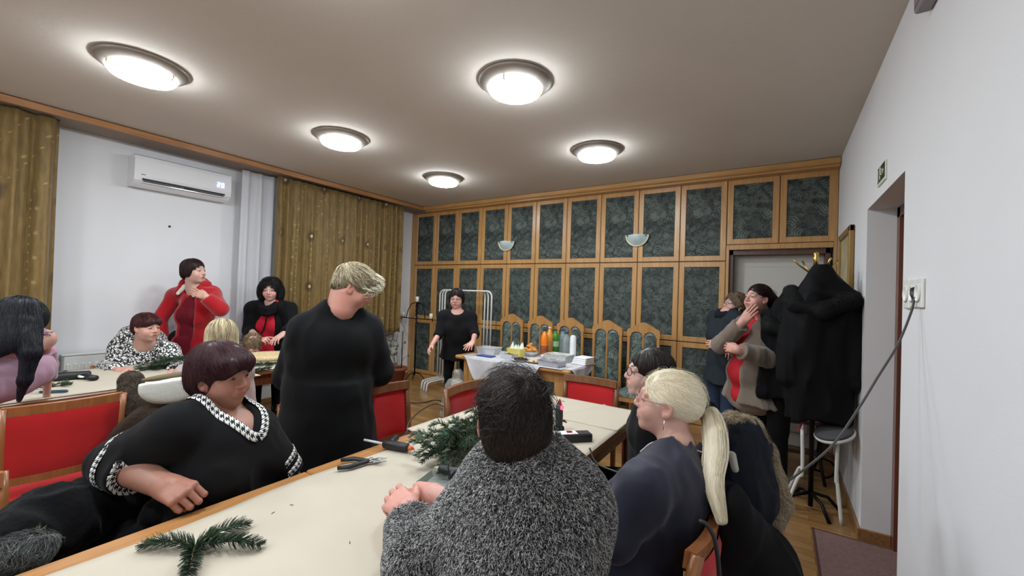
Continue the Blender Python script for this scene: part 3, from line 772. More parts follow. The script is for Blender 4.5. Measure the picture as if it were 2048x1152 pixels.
# ================================================================== FURNITURE
RED = M('red_upholstery', (184, 32, 34), 0.75, var=.05, bstr=.15, bscale=350, sheen=.2)
NAIL = M('antique_nails', (88, 60, 34), .35, .8, var=0)
CH_L = wood('chair_light_wood', (142, 88, 50), (168, 108, 64), 'Z', rough=.3)
CH_D = wood('chair_brown_wood', (104, 68, 42), (130, 88, 56), 'Z', rough=.3)
PAPER = M('cream_kraft_paper', (188, 178, 161), .85, var=.025, vscale=5, bstr=.12, bscale=9)
def red_chair(loc, rz, label, woodm=CH_D, nails=True, w=.42, h=.88, group=None):
    """origin on the floor under the seat, seat looks along +y"""
    r = empty('dining_chair', loc, rz, label, 'chair', group)
    hw = w/2; bow = .035
    def bw(x): return -.215-bow*(1-(x/hw)**2)      # curved back line
    for s in (-1, 1):
        MB().tube([(s*(hw-.018), -.20, .0), (s*(hw-.018), -.19, .44), (s*(hw-.016), -.215, .7), (s*(hw-.014), -.235, h)], [.017, .021, .020, .017], 8, flat=1.0).build('leg', woodm, r)
        MB().tube([(s*(hw-.02), .19, 0), (s*(hw-.02), .18, .43)], [.015, .022], 8).build('leg', woodm, r)
    MB().bx(-hw+.015, hw-.015, -.19, .19, .375, .435, .006).build('seat_frame', woodm, r)
    def seat(u, v):
        x = (u-.5)*2; y = (v-.5)*2; e = (1-abs(x)**6)*(1-abs(y)**6)
        return (x*(hw-.005), y*.205-.0, .435+.05*e**.5)
    MB().grid(seat, 14, 14).build('seat', RED, r)
    def rail(z0, z1, th=.022, dy=0.0):
        mb = MB(); n = 12; V = []; 
        for i in range(n+1):
            x = -hw+.012+(w-.024)*i/n
            for (dy_, z) in ((-th/2, z0), (th/2, z0), (th/2, z1), (-th/2, z1)):
                V.append((x, bw(x)+dy_-(z-.7)*.1+dy, z))
        F = [[i*4+k, i*4+(k+1) % 4, (i+1)*4+(k+1) % 4, (i+1)*4+k] for i in range(n) for k in range(4)]+[[3, 2, 1, 0], [n*4, n*4+1, n*4+2, n*4+3]]
        return mb.add(V, F)
    rail(h-.045, h+.004, .030, .012).build('top_rail', woodm, r); rail(.525, .56, .024).build('back_rail', woodm, r)
    # upholstered back panel
    mb = MB(); z0, z1 = .555, h-.038; n = 12; mN = 8
    for side in (-1, 1):
        def f(u, v):
            x = -hw+.026+(w-.052)*u; z = z0+(z1-z0)*v
            e = (1-abs(2*u-1)**8)*(1-abs(2*v-1)**8)
            return (x, bw(x)-(z-.7)*.1+side*(.007+.012*e), z)
        mb.grid(f, n, mN)
    if nails:
        mb.mat(1)
        for side in (1, -1):
            pts = [(-hw+.034, z0+(z1-z0)*(k+.5)/13) for k in range(13)]+[(hw-.034, z0+(z1-z0)*(k+.5)/13) for k in range(13)]+[(-hw+.034+(w-.068)*(k+.5)/18, z1-.008) for k in range(18)]
            for x, z in pts:
                y = bw(x)-(z-.7)*.1+side*.011; q = .0055
                mb.add([(x-q, y, z-q), (x+q, y, z-q), (x+q, y, z+q), (x-q, y, z+q), (x, y+side*.006, z)], [[0, 1, 4], [1, 2, 4], [2, 3, 4], [3, 0, 4]], True)
    mb.build('back_panel', [RED, NAIL], r)
    MB().tube([(-hw+.02, -.0, .2), (hw-.02, 0, .2)], .009, 6).build('stretcher', woodm, r)
    return r
P90 = math.pi/2
red_chair((-3.13, .51, 0), P90, 'light wood chair with plain red back at the left edge, drawn to the left table', CH_L, False, .43, .885)
red_chair((-1.81, 1.71, 0), -P90, 'red nail trimmed chair behind the large standing woman in black', group=None)
red_chair((-1.48, 2.12, 0), -P90, 'red chair pushed under the main table, partly behind dark haired person', h=.875)
red_chair((-1.18, 2.72, 0), math.pi, 'red nail trimmed chair at the far end of the main table', h=.86, w=.44)
red_chair((-.46, 2.0, 0), P90, 'red chair of the seated young woman with glasses, right side of table', h=.80)
red_chair((-.40, 1.40, 0), P90, 'brown wood red chair under the blonde woman with ponytail, jackets on its back', CH_L, False, h=.80)
red_chair((-1.94, .66, 0), -P90+.15, 'red chair under the burgundy haired woman in black sweater', CH_L, False, h=.70)
red_chair((-2.02, .05, 0), -P90, 'chair hidden under the black coat at the lower left', CH_L, False, h=.80)
red_chair((-3.20, 1.0, 0), P90, 'chair under the blonde woman at the left table, fur lined jacket over it', CH_L, False, h=.78)
red_chair((-3.46, 2.12, 0), P90, 'chair at the left table with a yellow jacket, behind the large woman', CH_L, False, h=.86)
red_chair((-.42, .52, 0), P90-.6, 'chair under the person in grey fleece sweater', CH_L, False, h=.80)
red_chair((-4.78, 1.22, 0), -P90, 'chair under the woman in black and white print blouse', CH_L, False, h=.72)
red_chair((-4.80, .36, 0), -P90, 'empty chair between left table and wall near the brown curtain', CH_L, False, h=.9)

def tall_chair(x, y, label):
    r = empty('high_back_chair', (x, y, 0), 0, label, 'chair', 'high back chairs along the cupboards')
    T = wood('chair_golden_oak', (158, 112, 60), (184, 136, 80), 'Z', rough=.35)
    yb = .20; hw = .165
    for s in (-1, 1):
        MB().bx(s*hw-.016, s*hw+.016, yb-.018, yb+.018, 0, 1.10, .005).build('leg', T, r)
        MB().bx(s*(hw+.02)-.018, s*(hw+.02)+.018, -.20, -.16, 0, .42, .005).build('leg', T, r)
    # crest: gable outside, double arch inside
    n = 14; a = hw+.022
    top = [(-a, 1.08), (-a+.004, 1.115), (-a*.45, 1.168), (-.03, 1.198), (0, 1.203), (.03, 1.198), (a*.45, 1.168), (a-.004, 1.115), (a, 1.08)]
    bot = []
    for c in (1, -1):
        for k in range(n+1):
            an = math.pi*k/n; bot.append((c*.074+.066*math.cos(an), 1.045+.05*math.sin(an)))
    poly = top+[(hw-.018, 1.045)]+bot+[(-hw+.018, 1.045)]
    # build as strips between top outline and arches for clean faces
    mb = MB(); m_ = 48
    def ztop(x):
        for (x0, z0), (x1, z1) in zip(top[:-1], top[1:]):
            if x0 <= x <= x1 and x1 > x0: return z0+(z1-z0)*(x-x0)/(x1-x0)
        return 1.08
    def zbot(x):
        for c in (-.074, .074):
            if abs(x-c) < .066: return 1.045+.05*math.sqrt(max(0, 1-((x-c)/.066)**2))
        return 1.035 if abs(x) > .02 else 1.04
    V = []; F = []
    for i in range(m_+1):
        x = -a+.0001+(2*a-.0002)*i/m_
        for yy in (yb-.02, yb+.015):
            V += [(x, yy, zbot(x)), (x, yy, ztop(x))]
    for i in range(m_):
        b = i*4; c = b+4
        F += [[b, c, c+1, b+1], [b+2, b+3, c+3, c+2], [b+1, c+1, c+3, b+3], [b, b+2, c+2, c]]
    mb.add(V, F); mb.build('crest', T, r)
    MB().bx(-.012, .012, yb-.014, yb+.012, .46, 1.06, .004).build('centre_stile', T, r)
    MB().bx(-hw, hw, yb-.014, yb+.012, .44, .485, .004).build('back_rail', T, r)
    S2 = fabric_swirl('chair_swirl_fabric', 1.35)
    for s in (-1, 1):
        def f(u, v, s=s):
            z = .48+(1.05-.48+.05*math.sqrt(max(0, 1-(2*u-1)**2)))*v
            return (s*.078+(u-.5)*.134, yb-.006-.016*(1-abs(2*u-1)**4)*(1-abs(2*v-1)**10), z)
        MB().grid(f, 10, 14).build('back_pad', S2, r)
    MB().bx(-hw-.03, hw+.03, -.2, yb, .37, .425, .005).build('seat_frame', T, r)
    def seat(u, v):
        X = (u-.5)*2; Y = (v-.5)*2; e = max(0, (1-abs(X)**6)*(1-abs(Y)**6))
        return (X*(hw+.035), Y*.205, .425+.05*e**.5)
    MB().grid(seat, 12, 12).build('seat', S2, r)
    return r
for x, l in [(-3.05, 'gabled high back chair, leftmost of the row, behind the lemon coloured box'), (-2.605, 'gabled high back chair behind the orange drink bottle'), (-2.175, 'gabled high back chair behind the clear bottles and cups'),
             (-1.695, 'gabled high back chair right of the buffet table with a dark bag on its seat'), (-1.27, 'gabled high back chair, rightmost of the row, behind young woman with glasses')]:
    tall_chair(x, 4.52, l)
# dark bag on the fourth chair
bag = SDF().ell((-1.72, 4.42, .51), (.13, .11, .035), k=.02).ell((-1.66, 4.45, .535), (.06, .05, .03), k=.02)
tag(sdf_obj('handbag', bag, .008, M('black_felt', (36, 34, 36), .8), disp=lambda P: wob(P, 60)*.006, loc=(-1.72, 4.42, .475)), 'flat black bag lying on the seat of a high back chair', 'bag')
# ------------------------------------------------------------------ buffet desk
dk = empty('buffet_table', (-2.39, 3.97, 0), 0, 'oak desk with green patterned panels carrying the snacks and drinks', 'table')
MB().bx(-.73, .72, -.34, .34, .712, .75, .012).build('table_top', OAKH, dk)
for sx in (-1, 1):
    MB().bx(sx*.62-.03, sx*.62+.03, -.27, -.22, 0, .712, .004).build('leg', OAK, dk); MB().bx(sx*.62-.03, sx*.62+.03, .22, .27, 0, .712, .004).build('leg', OAK, dk)
    MB().bx(sx*.62-.012, sx*.62+.012, -.22, .22, .1, .70).build('side_panel', OAK, dk)
mb = MB()
for a, b_ in [(-.59, -.52), (-.21, -.14), (.17, .24), (.52, .59)]: mb.bx(a, b_, -.262, -.235, .06, .712, .004)
mb.bx(-.59, .59, -.26, -.238, .60, .712, .004).bx(-.59, .59, -.26, -.238, .06, .14, .004); mb.build('front_frame', OAK, dk)
MB().bx(-.58, .58, -.25, -.24, .1, .64).build('fabric_panel', SW, dk)
# table cloth, laid skew with hanging corners
CL = M('white_damask_cloth', (196, 195, 198), .8, var=.05, vscale=18, bstr=.25, bscale=30)
cl = empty('tablecloth', (-2.39, 3.97, .751), 0, 'white tablecloth laid skew on the oak desk with hanging corners', 'tablecloth')
mb = MB()
def top_(u, v): return (-.62+1.26*u+(.0)*(1-v), -.346+.66*v, .0015+.001*math.sin(9*u+4*v))
mb.grid(top_, 30, 16)
def flap(u, v):
    x = -.60+1.0*u   # front edge, hem slants: long to the middle, point at the right
    L = .26*min(1, u/.14)*(1.0 if u < .84 else max(0, (1-u)/.16)); L = L*(1-.0*u)
    return (x+.05*v*(1-u), -.349-.012*v-.012*math.sin(22*u)*v, .0015-L*v)
mb.grid(flap, 40, 10)
def flap2(u, v):
    L = .24*(1-abs(2*u-1))**.8
    return (.64+.03*v+.01*math.sin(15*u)*v, -.30+.52*u, .0015-(L+.005)*v)
def top2(u, v): return (.60+.04*v+.0, -.30+.52*u, .0018)
def topr(u, v): return (.63+.095*u, -.30+.52*v, .002)
mb.grid(topr, 4, 12)
def flap3(u, v):
    L = .20*(1-abs(2*u-1))**.8
    return (.727+.008*v+.01*math.sin(15*u)*v, -.30+.52*u, .002-(L+.004)*v)
mb.grid(flap3, 20, 8)
o = mb.build('cloth', CL, cl); sm = o.modifiers.new('s', 'SOLIDIFY'); sm.thickness = .002; sm.offset = 1
# ------------------------------------------------------------------ snacks and drinks
TZ = .755
def on_desk(px, py): return tuple(AZ(px, py, TZ))
CLEAR = M('clear_plastic', (235, 240, 242), .08, var=0, alpha=.35)
CLEARG = M('clear_plastic_grey', (225, 228, 230), .12, var=0, alpha=.55)
def boxo(name, c, d, mat, rz, label, cat, open_=True, wall=.003, group=None, taper=.85):
    r = empty(name, c, rz, label, cat, group)
    hx, hy, hz = d[0]/2, d[1]/2, d[2]; t = taper
    V = []; 
    for (sx, z, k) in ((t, 0, 1), (1, hz, 1), (1.05, hz, 1), (1.05, hz+.003, 1)):
        V += [(-hx*sx, -hy*sx, z), (hx*sx, -hy*sx, z), (hx*sx, hy*sx, z), (-hx*sx, hy*sx, z)]
    F = [[3, 2, 1, 0]]+[[i*4+k, i*4+(k+1) % 4, (i+1)*4+(k+1) % 4, (i+1)*4+k] for i in range(3) for k in range(4)]
    o = MB().add(V, F).build('container', mat, r); sm = o.modifiers.new('s', 'SOLIDIFY'); sm.thickness = wall; sm.offset = -1
    return r
c = on_desk(978, 707); r = boxo('food_box', c, (.26, .17, .075), CLEARG, .05, 'large clear plastic food box at the left end of the buffet', 'box')
MB().box((0, 0, .076), (.27, .18, .006), .003).build('lid', CLEARG, r)
c = on_desk(972, 713); o = MB().box((0, 0, .007), (.20, .11, .012), .004).build('plastic_cover', M('blue_plastic', (44, 58, 130), .35), None); o.location = c; tag(o, 'flat blue plastic lid in front of the clear food box', 'lid')
def lumps(c, rx, ry, n, size, seed, h=.02):
    rnd = random.Random(seed); s = SDF()
    for i in range(n):
        a = rnd.random()*6.28; q = math.sqrt(rnd.random())
        s.ell((c[0]+rx*q*math.cos(a), c[1]+ry*q*math.sin(a), c[2]+h*rnd.random()*(1.2-q)), (size*(.8+.5*rnd.random()), size*(.8+.5*rnd.random()), size*.6), k=.004)
    return s
CHOC = M('dark_chocolate_biscuit', (52, 34, 32), .6, var=.3, vscale=80)
c = on_desk(1017, 716); r = boxo('plastic_tub', c, (.17, .13, .05), CLEARG, .0, 'low translucent tub with dark biscuits beside the blue lid', 'tub')
o = sdf_obj('biscuits', lumps((0, 0, .03), .065, .045, 26, .016, 1), .004, CHOC, r)
c = on_desk(1041, 722); r = empty('plate', c, 0, 'white plate heaped with dark chocolate biscuits', 'plate', 'plates of biscuits')
CER = M('white_porcelain', (228, 228, 226), .25, var=.01)
MB().lathe([(0, 0), (.06, 0), (.10, .014), (.102, .016), (.06, .006), (0, .006)], seg=28).build('dish', CER, r); o = sdf_obj('biscuits', lumps((0, 0, .018), .075, .06, 34, .015, 2), .004, CHOC, r)
c = on_desk(1073, 725); r = empty('plate', c, 0, 'round plate of pale cookies in front of the brown snack bowl', 'plate', 'plates of biscuits')
MB().lathe([(0, 0), (.06, 0), (.115, .016), (.117, .018), (.06, .006), (0, .006)], seg=28).build('dish', M('beige_dish', (196, 178, 146), .5), r)
o = sdf_obj('biscuits', lumps((0, 0, .016), .09, .075, 40, .016, 3, .015), .004, M('pale_cookie', (214, 186, 146), .7, var=.15, vscale=60), r)
c = on_desk(1032, 714); r = boxo('lemon_box', c, (.17, .15, .10), M('milky_box', (250, 236, 130), .3, var=0, alpha=.6), .1, 'clear box with lemon yellow dessert and folded white napkins', 'box')
MB().box((0, 0, .03), (.14, .125, .055), .01).build('dessert', M('lemon_cream', (244, 222, 92), .4), r)
mb = MB()
rnd = random.Random(4)
for k, (x, y, a, h) in enumerate([(-.065, .02, .2, .09), (-.03, .03, 1.0, .05), (.02, .0, -.4, .06), (.06, .02, .5, .085), (.035, .05, 1.6, .07)]):
    mb.add([(x-.035, y, .085), (x+.03, y-.01, .08), (x+.01*math.cos(a), y+.02*math.sin(a), .09+h), (x+.02, y+.035, .085), (x-.02, y+.03, .085)], [[0, 1, 2], [1, 3, 2], [3, 4, 2], [4, 0, 2]])
mb.build('napkins', M('white_tissue', (226, 232, 220), .9), r)
c = on_desk(1061, 712); r = empty('snack_bowl', c, 0, 'clear bowl of golden brown pastries beside the orange bottle', 'bowl')
MB().lathe([(0, .002), (.05, .002), (.085, .03), (.095, .055), (.092, .055), (.05, .006), (0, .006)], seg=28).build('bowl', CLEARG, r)
o = sdf_obj('pastries', lumps((0, 0, .07), .065, .06, 22, .026, 5, .07), .005, M('baked_pastry', (206, 134, 58), .55, var=.2, vscale=40), r)
def bottle(px, py, h, rad, body, cap, label, liquid=None, lab=None, grp='drink bottles on the buffet', base=None):
    c = on_desk(px, py); r = empty('drink_bottle', c, 0, label, 'bottle', grp)
    pr = [(0, .004), (rad*.8, 0), (rad, .01), (rad, h*.42), (rad*.93, h*.47), (rad, h*.53), (rad, h*.66), (rad*.8, h*.78), (rad*.42, h*.89), (.014, h*.92), (.014, h*.96)]
    MB().lathe(pr, seg=24).build('bottle_body', body, r)
    MB().lathe([(0, h), (.016, h), (.0165, h*.945), (.0, h*.945)], seg=18).build('screw_cap', cap, r)
    if lab: MB().lathe([(rad+.001, h*lab[1]), (rad+.001, h*lab[2])], seg=24).build('label_band', lab[0], r)
    return r
OR = M('orange_drink', (236, 128, 32), .15, var=.03, coat=.5); GR = M('green_pet', (70, 150, 62), .12, var=.02, alpha=.9, coat=.4); CB = M('clear_pet', (206, 222, 226), .05, var=0, alpha=.26, coat=.6)
LBO = M('brown_orange_label', (150, 84, 48), .4, var=.45, vscale=45); LBG = M('pale_green_label', (176, 206, 170), .4, var=.1, vscale=30)
KB = M('black_cap', (20, 20, 28), .4, var=0); KW = M('white_cap', (230, 232, 230), .4, var=0); KBl = M('blue_cap', (50, 52, 120), .4, var=0); KP = M('purple_cap', (70, 40, 80), .4, var=0)
bottle(1088, 712, .315, .044, OR, KB, 'orange soft drink bottle with black cap on the buffet', lab=(LBO, .06, .40))
bottle(1098, 709, .335, .042, M('amber_drink', (226, 150, 60), .15, coat=.5), KW, 'amber drink bottle with white cap standing behind the orange one', lab=(M('amber_label', (190, 130, 70), .5, var=.3, vscale=40), .08, .5))
bottle(1110, 707, .30, .045, GR, KP, 'green mineral water bottle with pale green label', lab=(LBG, .30, .52))
bottle(1124, 707, .30, .043, CB, KBl, 'clear water bottle with blue cap next to the green bottle')
bottle(1132, 711, .28, .043, CB, KBl, 'second clear bottle behind the stack of plastic cups')
c = on_desk(1085, 718); r = empty('drinking_glass', c, 0, 'small glass of amber liquid in front of the orange bottle', 'glass')
MB().lathe([(0, 0), (.022, 0), (.026, .05), (.024, .05), (.02, .004), (0, .004)], seg=18).build('glass', CLEARG, r); MB().lathe([(0, .005), (.019, .005), (.023, .035), (0, .035)], seg=18).build('liquid', M('amber_liquid', (170, 92, 36), .2), r)
c = on_desk(1145, 722); r = empty('cup_stack', c, 0, 'tall stack of translucent plastic cups in a bag', 'cups')
pr = []
z = 0
pr = [(0, 0), (.03, 0)]
for k in range(16): pr += [(.037, .012+k*.014), (.034, .014+k*.014)]
pr += [(.036, .26), (.02, .285), (0, .285)]
MB().lathe(pr, seg=20).build('cups', M('white_translucent', (222, 226, 228), .3, var=.06, alpha=.85), r)
FOIL = M('crumpled_foil', (196, 198, 206), .3, .6, var=.15, vscale=60, bstr=.9, bscale=70)
def tray(px, py, d, rz, mat, label):
    c = on_desk(px, py); r = boxo('foil_tray', c, d, mat, rz, label, 'tray', group='foil trays of food', taper=.9)
    V, F = [], []
    def f(u, v): return ((u-.5)*d[0]*.98, (v-.5)*d[1]*.98, d[2]+.004*math.sin(9*u+5*v)+.005*math.sin(31*u*v+7))
    MB().grid(f, 20, 14).build('foil_cover', mat, r)
tray(1104, 732, (.25, .17, .055), -.08, FOIL, 'foil covered tray at the front edge of the buffet')
tray(1118, 722, (.27, .2, .075), -.05, M('white_foil', (214, 216, 212), .4, .3, var=.1, vscale=40, bstr=.5, bscale=60), 'white covered tray behind the crumpled foil tray')
c = on_desk(1165, 728); r = empty('napkin_pack', c, -.15, 'white stacked napkin packs at the right end of the buffet', 'napkins')
for k in range(4): MB().box((.004*k, .003*k, .011+k*.019), (.17-.006*k, .17, .018), .005).build('napkin_layer', M('white_napkin', (232, 232, 232), .85), r)
# ------------------------------------------------------------------ main table
def table(name, x0, x1, y0, y1, label, wd, wy, h=.75, legs=None):
    r = empty(name, ((x0+x1)/2, (y0+y1)/2, 0), 0, label, 'table'); hx = (x1-x0)/2; hy = (y1-y0)/2
    MB().bx(-hx, hx, -hy, hy, h-.035, h, .006).build('table_top', wy, r)
    MB().bx(-hx+.05, hx-.05, -hy+.05, -hy+.075, h-.13, h-.035).bx(-hx+.05, hx-.05, hy-.075, hy-.05, h-.13, h-.035).bx(-hx+.05, -hx+.075, -hy+.05, hy-.05, h-.13, h-.035).bx(hx-.075, hx-.05, -hy+.05, hy-.05, h-.13, h-.035).build('apron', wd, r)
    for sx in (-1, 1):
        for sy in (-1, 1): MB().tube([(sx*(hx-.07), sy*(hy-.07), 0), (sx*(hx-.07), sy*(hy-.07), h-.035)], [.024, .034], 4).build('leg', wd, r)
    return r
EDGE = wood('table_edge_oak', (158, 108, 62), (184, 132, 80), 'Y', rough=.3)
table('long_table', -1.555, -.712, -.55, .935, 'nearest oak table covered with cream paper, fir sprig on it', OAKY, EDGE)
table('long_table', -1.562, -.712, .94, 2.66, 'second oak table behind the first, with power strip and glue guns', DARKW, EDGE)
def paper(poly_fn, nu, nv, label, nm='paper_sheet', mat=PAPER, grp='cream paper sheets on the main table'):
    mb = MB().grid(poly_fn, nu, nv); o = mb.build(nm, mat); sm = o.modifiers.new('s', 'SOLIDIFY'); sm.thickness = .0012; sm.offset = 1
    return tag(o, label, 'paper', grp)
def curlz(u, v, a=.0): return .7525+.0012*math.sin(7*u+3*v)+.0012*math.sin(13*v-2*u)
paper(lambda u, v: (-1.482+.012*math.sin(5*v*3.1)+(.768-.0)*u, -.54+2.02*v, curlz(u, v)+.003*max(0, v-.96)*25*abs(math.sin(3*u))), 24, 60, 'long cream paper sheet on the nearest table under fir sprig and tools')
def p2(u, v):
    x = -1.585+.875*u-.0*v; y = 1.49+.80*v-.0*(1-u)+.05*(1-v)*(u)*-1
    z = .7560+.0012*math.sin(8*u+2*v)+(.012*max(0, .12-u)/.12 if v < .3 else 0)
    return (x, y, z)
paper(p2, 24, 24, 'cream paper sheet in the middle of the second table, its corner sticking out')
def p3(u, v):
    x = -1.44+.728*u; y = 2.18+.46*v
    z = .7595+.001*math.sin(6*u)+.018*max(0, 1-abs(u-.42-.25*v)/.02)*.35
    return (x, y, z)
paper(p3, 60, 16, 'creased cream paper sheet at the far end of the main table')
# ------------------------------------------------------------------ left table
table('side_table', -4.66, -3.66, -.75, 2.62, 'dark edged table along the left wall covered with cream paper', DARKW, wood('table_edge_brown', (104, 70, 48), (134, 94, 64), 'Y', rough=.35))
paper(lambda u, v: (-4.68+1.0*u+.012*math.sin(9*v), -.73+3.33*v, .7535+.0015*math.sin(9*u+21*v)), 12, 60, 'cream paper covering the left table by the wall', grp='paper on left table')
# ------------------------------------------------------------------ fir
def fir(name, twigs, label, cat='fir sprig', loc=(0, 0, 0), seed=1, nl=.019, dens=520, group=None, nrad=.0009, cols=None, parent=None):
    """twigs: list of polylines (m,3); needles stand off both sides and up"""
    rng = np.random.RandomState(seed)
    P = []; Tn = []; allV = []; allF = []; allC = []; n0 = 0; mb = MB()
    cols = np.array(cols or [srgb(44, 68, 40)[:3], srgb(30, 50, 32)[:3], srgb(60, 88, 54)[:3], srgb(24, 34, 24)[:3]])
    for tw in twigs:
        tw = np.asarray(tw, float); seg = np.linalg.norm(np.diff(tw, axis=0), axis=1); L = seg.sum(); cum = np.concatenate([[0], np.cumsum(seg)])
        n = int(dens*L); s = np.sort(rng.rand(n)*L)
        i = np.clip(np.searchsorted(cum, s)-1, 0, len(seg)-1); t = (s-cum[i])/seg[i]
        p = tw[i]*(1-t[:, None])+tw[i+1]*t[:, None]; d = (tw[i+1]-tw[i])/seg[i][:, None]
        up = np.array([0, 0, 1.]); side = np.cross(d, up); side /= np.linalg.norm(side, axis=1, keepdims=True)+1e-9; up2 = np.cross(side, d)
        an = rng.uniform(-.5, 1.3, n); sg = rng.choice([-1, 1], n)
        out = (side*(np.cos(an)*sg)[:, None]+up2*np.sin(an)[:, None]*.8)
        dirn = out*.82+d*.62; dirn /= np.linalg.norm(dirn, axis=1, keepdims=True)
        ll = nl*(.75+.4*rng.rand(n))*(1-.45*(s/L)**6)
        q1 = p+dirn*(ll*.5)[:, None]; q2 = p+dirn*ll[:, None]+d*(ll*.12)[:, None]
        paths = np.stack([p, q1, q2], 1)
        paths[..., 2] = np.maximum(paths[..., 2], loc[2]+.001)
        V, F, c = strands(paths, np.full(n, nrad), cols[rng.randint(len(cols), size=n)]*(.7+.6*rng.rand(n, 1)), tipr=.4)
        allV.append(V); allF.append(F+n0); allC.append(c); n0 += len(V)
        # woody stem
        V, F, c = strands(np.asarray([np.array([tw[0]*(1-k/8)+tw[-1]*(k/8) if len(tw) == 2 else tw[min(len(tw)-1, round(k/8*(len(tw)-1)))] for k in range(9)])]), np.array([.0025]), np.array([srgb(84, 62, 42)[:3]]), seg=6, tipr=.5)
        allV.append(V); allF.append(F+n0); allC.append(c); n0 += len(V)
    me = raw_mesh(name, np.concatenate(allV)-np.array(loc), np.concatenate(allF), attr_mat('needle_green', .5), True, col=np.concatenate(allC))
    return tag(link(name, me, parent, loc), label, cat, group)
cz = .766
a = AZ(390, 1092, cz)
def tw_to(px, py, z=cz, lift=.012, n=7, a=a):
    b = AZ(px, py, z); return [a*(1-t)+b*t+np.array([0, 0, lift*math.sin(math.pi*t)]) for t in np.linspace(0, 1, n)]
fir('fir_sprig', [tw_to(288, 1090), tw_to(492, 1048), tw_to(520, 1090), tw_to(378, 1150)], 'four armed fir sprig lying on the nearest paper sheet', loc=tuple(a*[1, 1, 0]+[0, 0, .7535]), dens=2100, nrad=.0013, nl=.031)
rnd = random.Random(8)
tw = []
cen = np.array([-1.18, 1.50, .76])
for k in range(95):
    b = cen+np.array([rnd.gauss(0, .055), rnd.gauss(0, .10), rnd.uniform(0, .11)]); an = rnd.uniform(2.2, 5.4) if k % 3 else rnd.uniform(0, 6.28); L = rnd.uniform(.06, .11)
    e = b+np.array([L*math.cos(an), L*math.sin(an)*1.2, rnd.uniform(-.04, .02)]); e[2] = max(e[2], .77)
    mid = (b+e)/2+np.array([0, 0, .02]); tw.append([b, mid, e])
for (px, py) in [(842, 926), (856, 912), (878, 885), (895, 868), (880, 900), (905, 932), (935, 852)]:
    e = AZ(px, py, .785); b = cen+np.array([0, 0, .04]); tw.append([b, (b+e)/2+np.array([0, 0, .03]), e])
fir('fir_heap', tw, 'heap of cut green fir branches on the paper beside the dark haired person', 'fir branches', loc=(-1.2, 1.42, .757), seed=3, dens=900, nl=.027, nrad=.0015, cols=[srgb(56, 84, 54)[:3], srgb(42, 66, 44)[:3], srgb(78, 108, 74)[:3], srgb(34, 50, 36)[:3]])
def lt(px, py, z=.76): return AZ(px, py, z)
def spr(p, q, n=4, seed=0, s=.06):
    r_ = random.Random(seed); p = np.asarray(p); q = np.asarray(q); o = [[p, (p+q)/2+np.array([0, 0, .015]), q]]
    for k in range(n):
        t = r_.uniform(.1, .8); b = p*(1-t)+q*t; an = r_.random()*6.28; o.append([b, b+np.array([s*math.cos(an), s*math.sin(an), .012])])
    return o
fir('fir_sprig', spr(lt(280, 742), lt(372, 716), 14, 1, .13)+spr(lt(290, 735), lt(372, 735), 12, 2, .13)+spr(lt(300, 728, .82), lt(365, 716, .80), 12, 22, .13), 'bushy fir sprigs on the left table before the woman in print blouse', loc=tuple(lt(320, 728, .755)), seed=11, dens=520, nl=.034, nrad=.0018, group=None)
fir('fir_sprig', spr(lt(95, 775), lt(140, 768), 6, 3, .08), 'small fir sprig on the left table next to the black tool', loc=tuple(lt(115, 770, .755)), seed=12, dens=420, nl=.026, nrad=.0017)
fir('fir_sprig', spr(lt(505, 732), lt(555, 727), 6, 5, .12)+spr(lt(500, 743), lt(540, 738), 6, 6, .10), 'fir sprigs on the left table in front of the straw wreath ring', loc=tuple(lt(525, 733, .755)), seed=13, dens=520, nl=.034, nrad=.0018)
fir('fir_sprig', spr(lt(100, 752), lt(122, 748), 4, 7, .08), 'short fir twig on the left table close to the radiator', loc=tuple(lt(110, 750, .755)), seed=14, dens=400, nl=.026, nrad=.0018)
# straw wreath base
c = lt(536, 716, .756); w_ = MB().lathe([(.0, .012), (.12, .02), (.17, .045), (.205, .04), (.215, .018), (.2, .0), (.0, .0)], seg=40).build('straw_disc', M('straw', (206, 184, 142), .85, var=.2, vscale=90, bstr=.5, bscale=120)); w_.location = c
tag(w_, 'round pale straw wreath base on the left table', 'wreath')
c = lt(560, 731, .756); r = empty('ink_jar', c, 0, 'tiny black jar with white spot near the left table edge', 'jar')
MB().lathe([(0, 0), (.022, 0), (.022, .035), (.015, .042), (0, .042)], seg=16).build('jar', M('black_gloss', (16, 16, 16), .2, var=0), r); MB().box((.018, -.018, .012), (.012, .012, .016), .002).build('sticker', KW, r); C.objects[-1].rotation_euler = (0, 0, -.8)
c = lt(505, 752, .758); o = MB().box((0, 0, .002), (.20, .10, .004)).build('paper_offcut', PAPER); o.location = (c[0]-.075, c[1], .7565); tag(o, 'small cream paper offcut at the edge of the left table', 'paper')
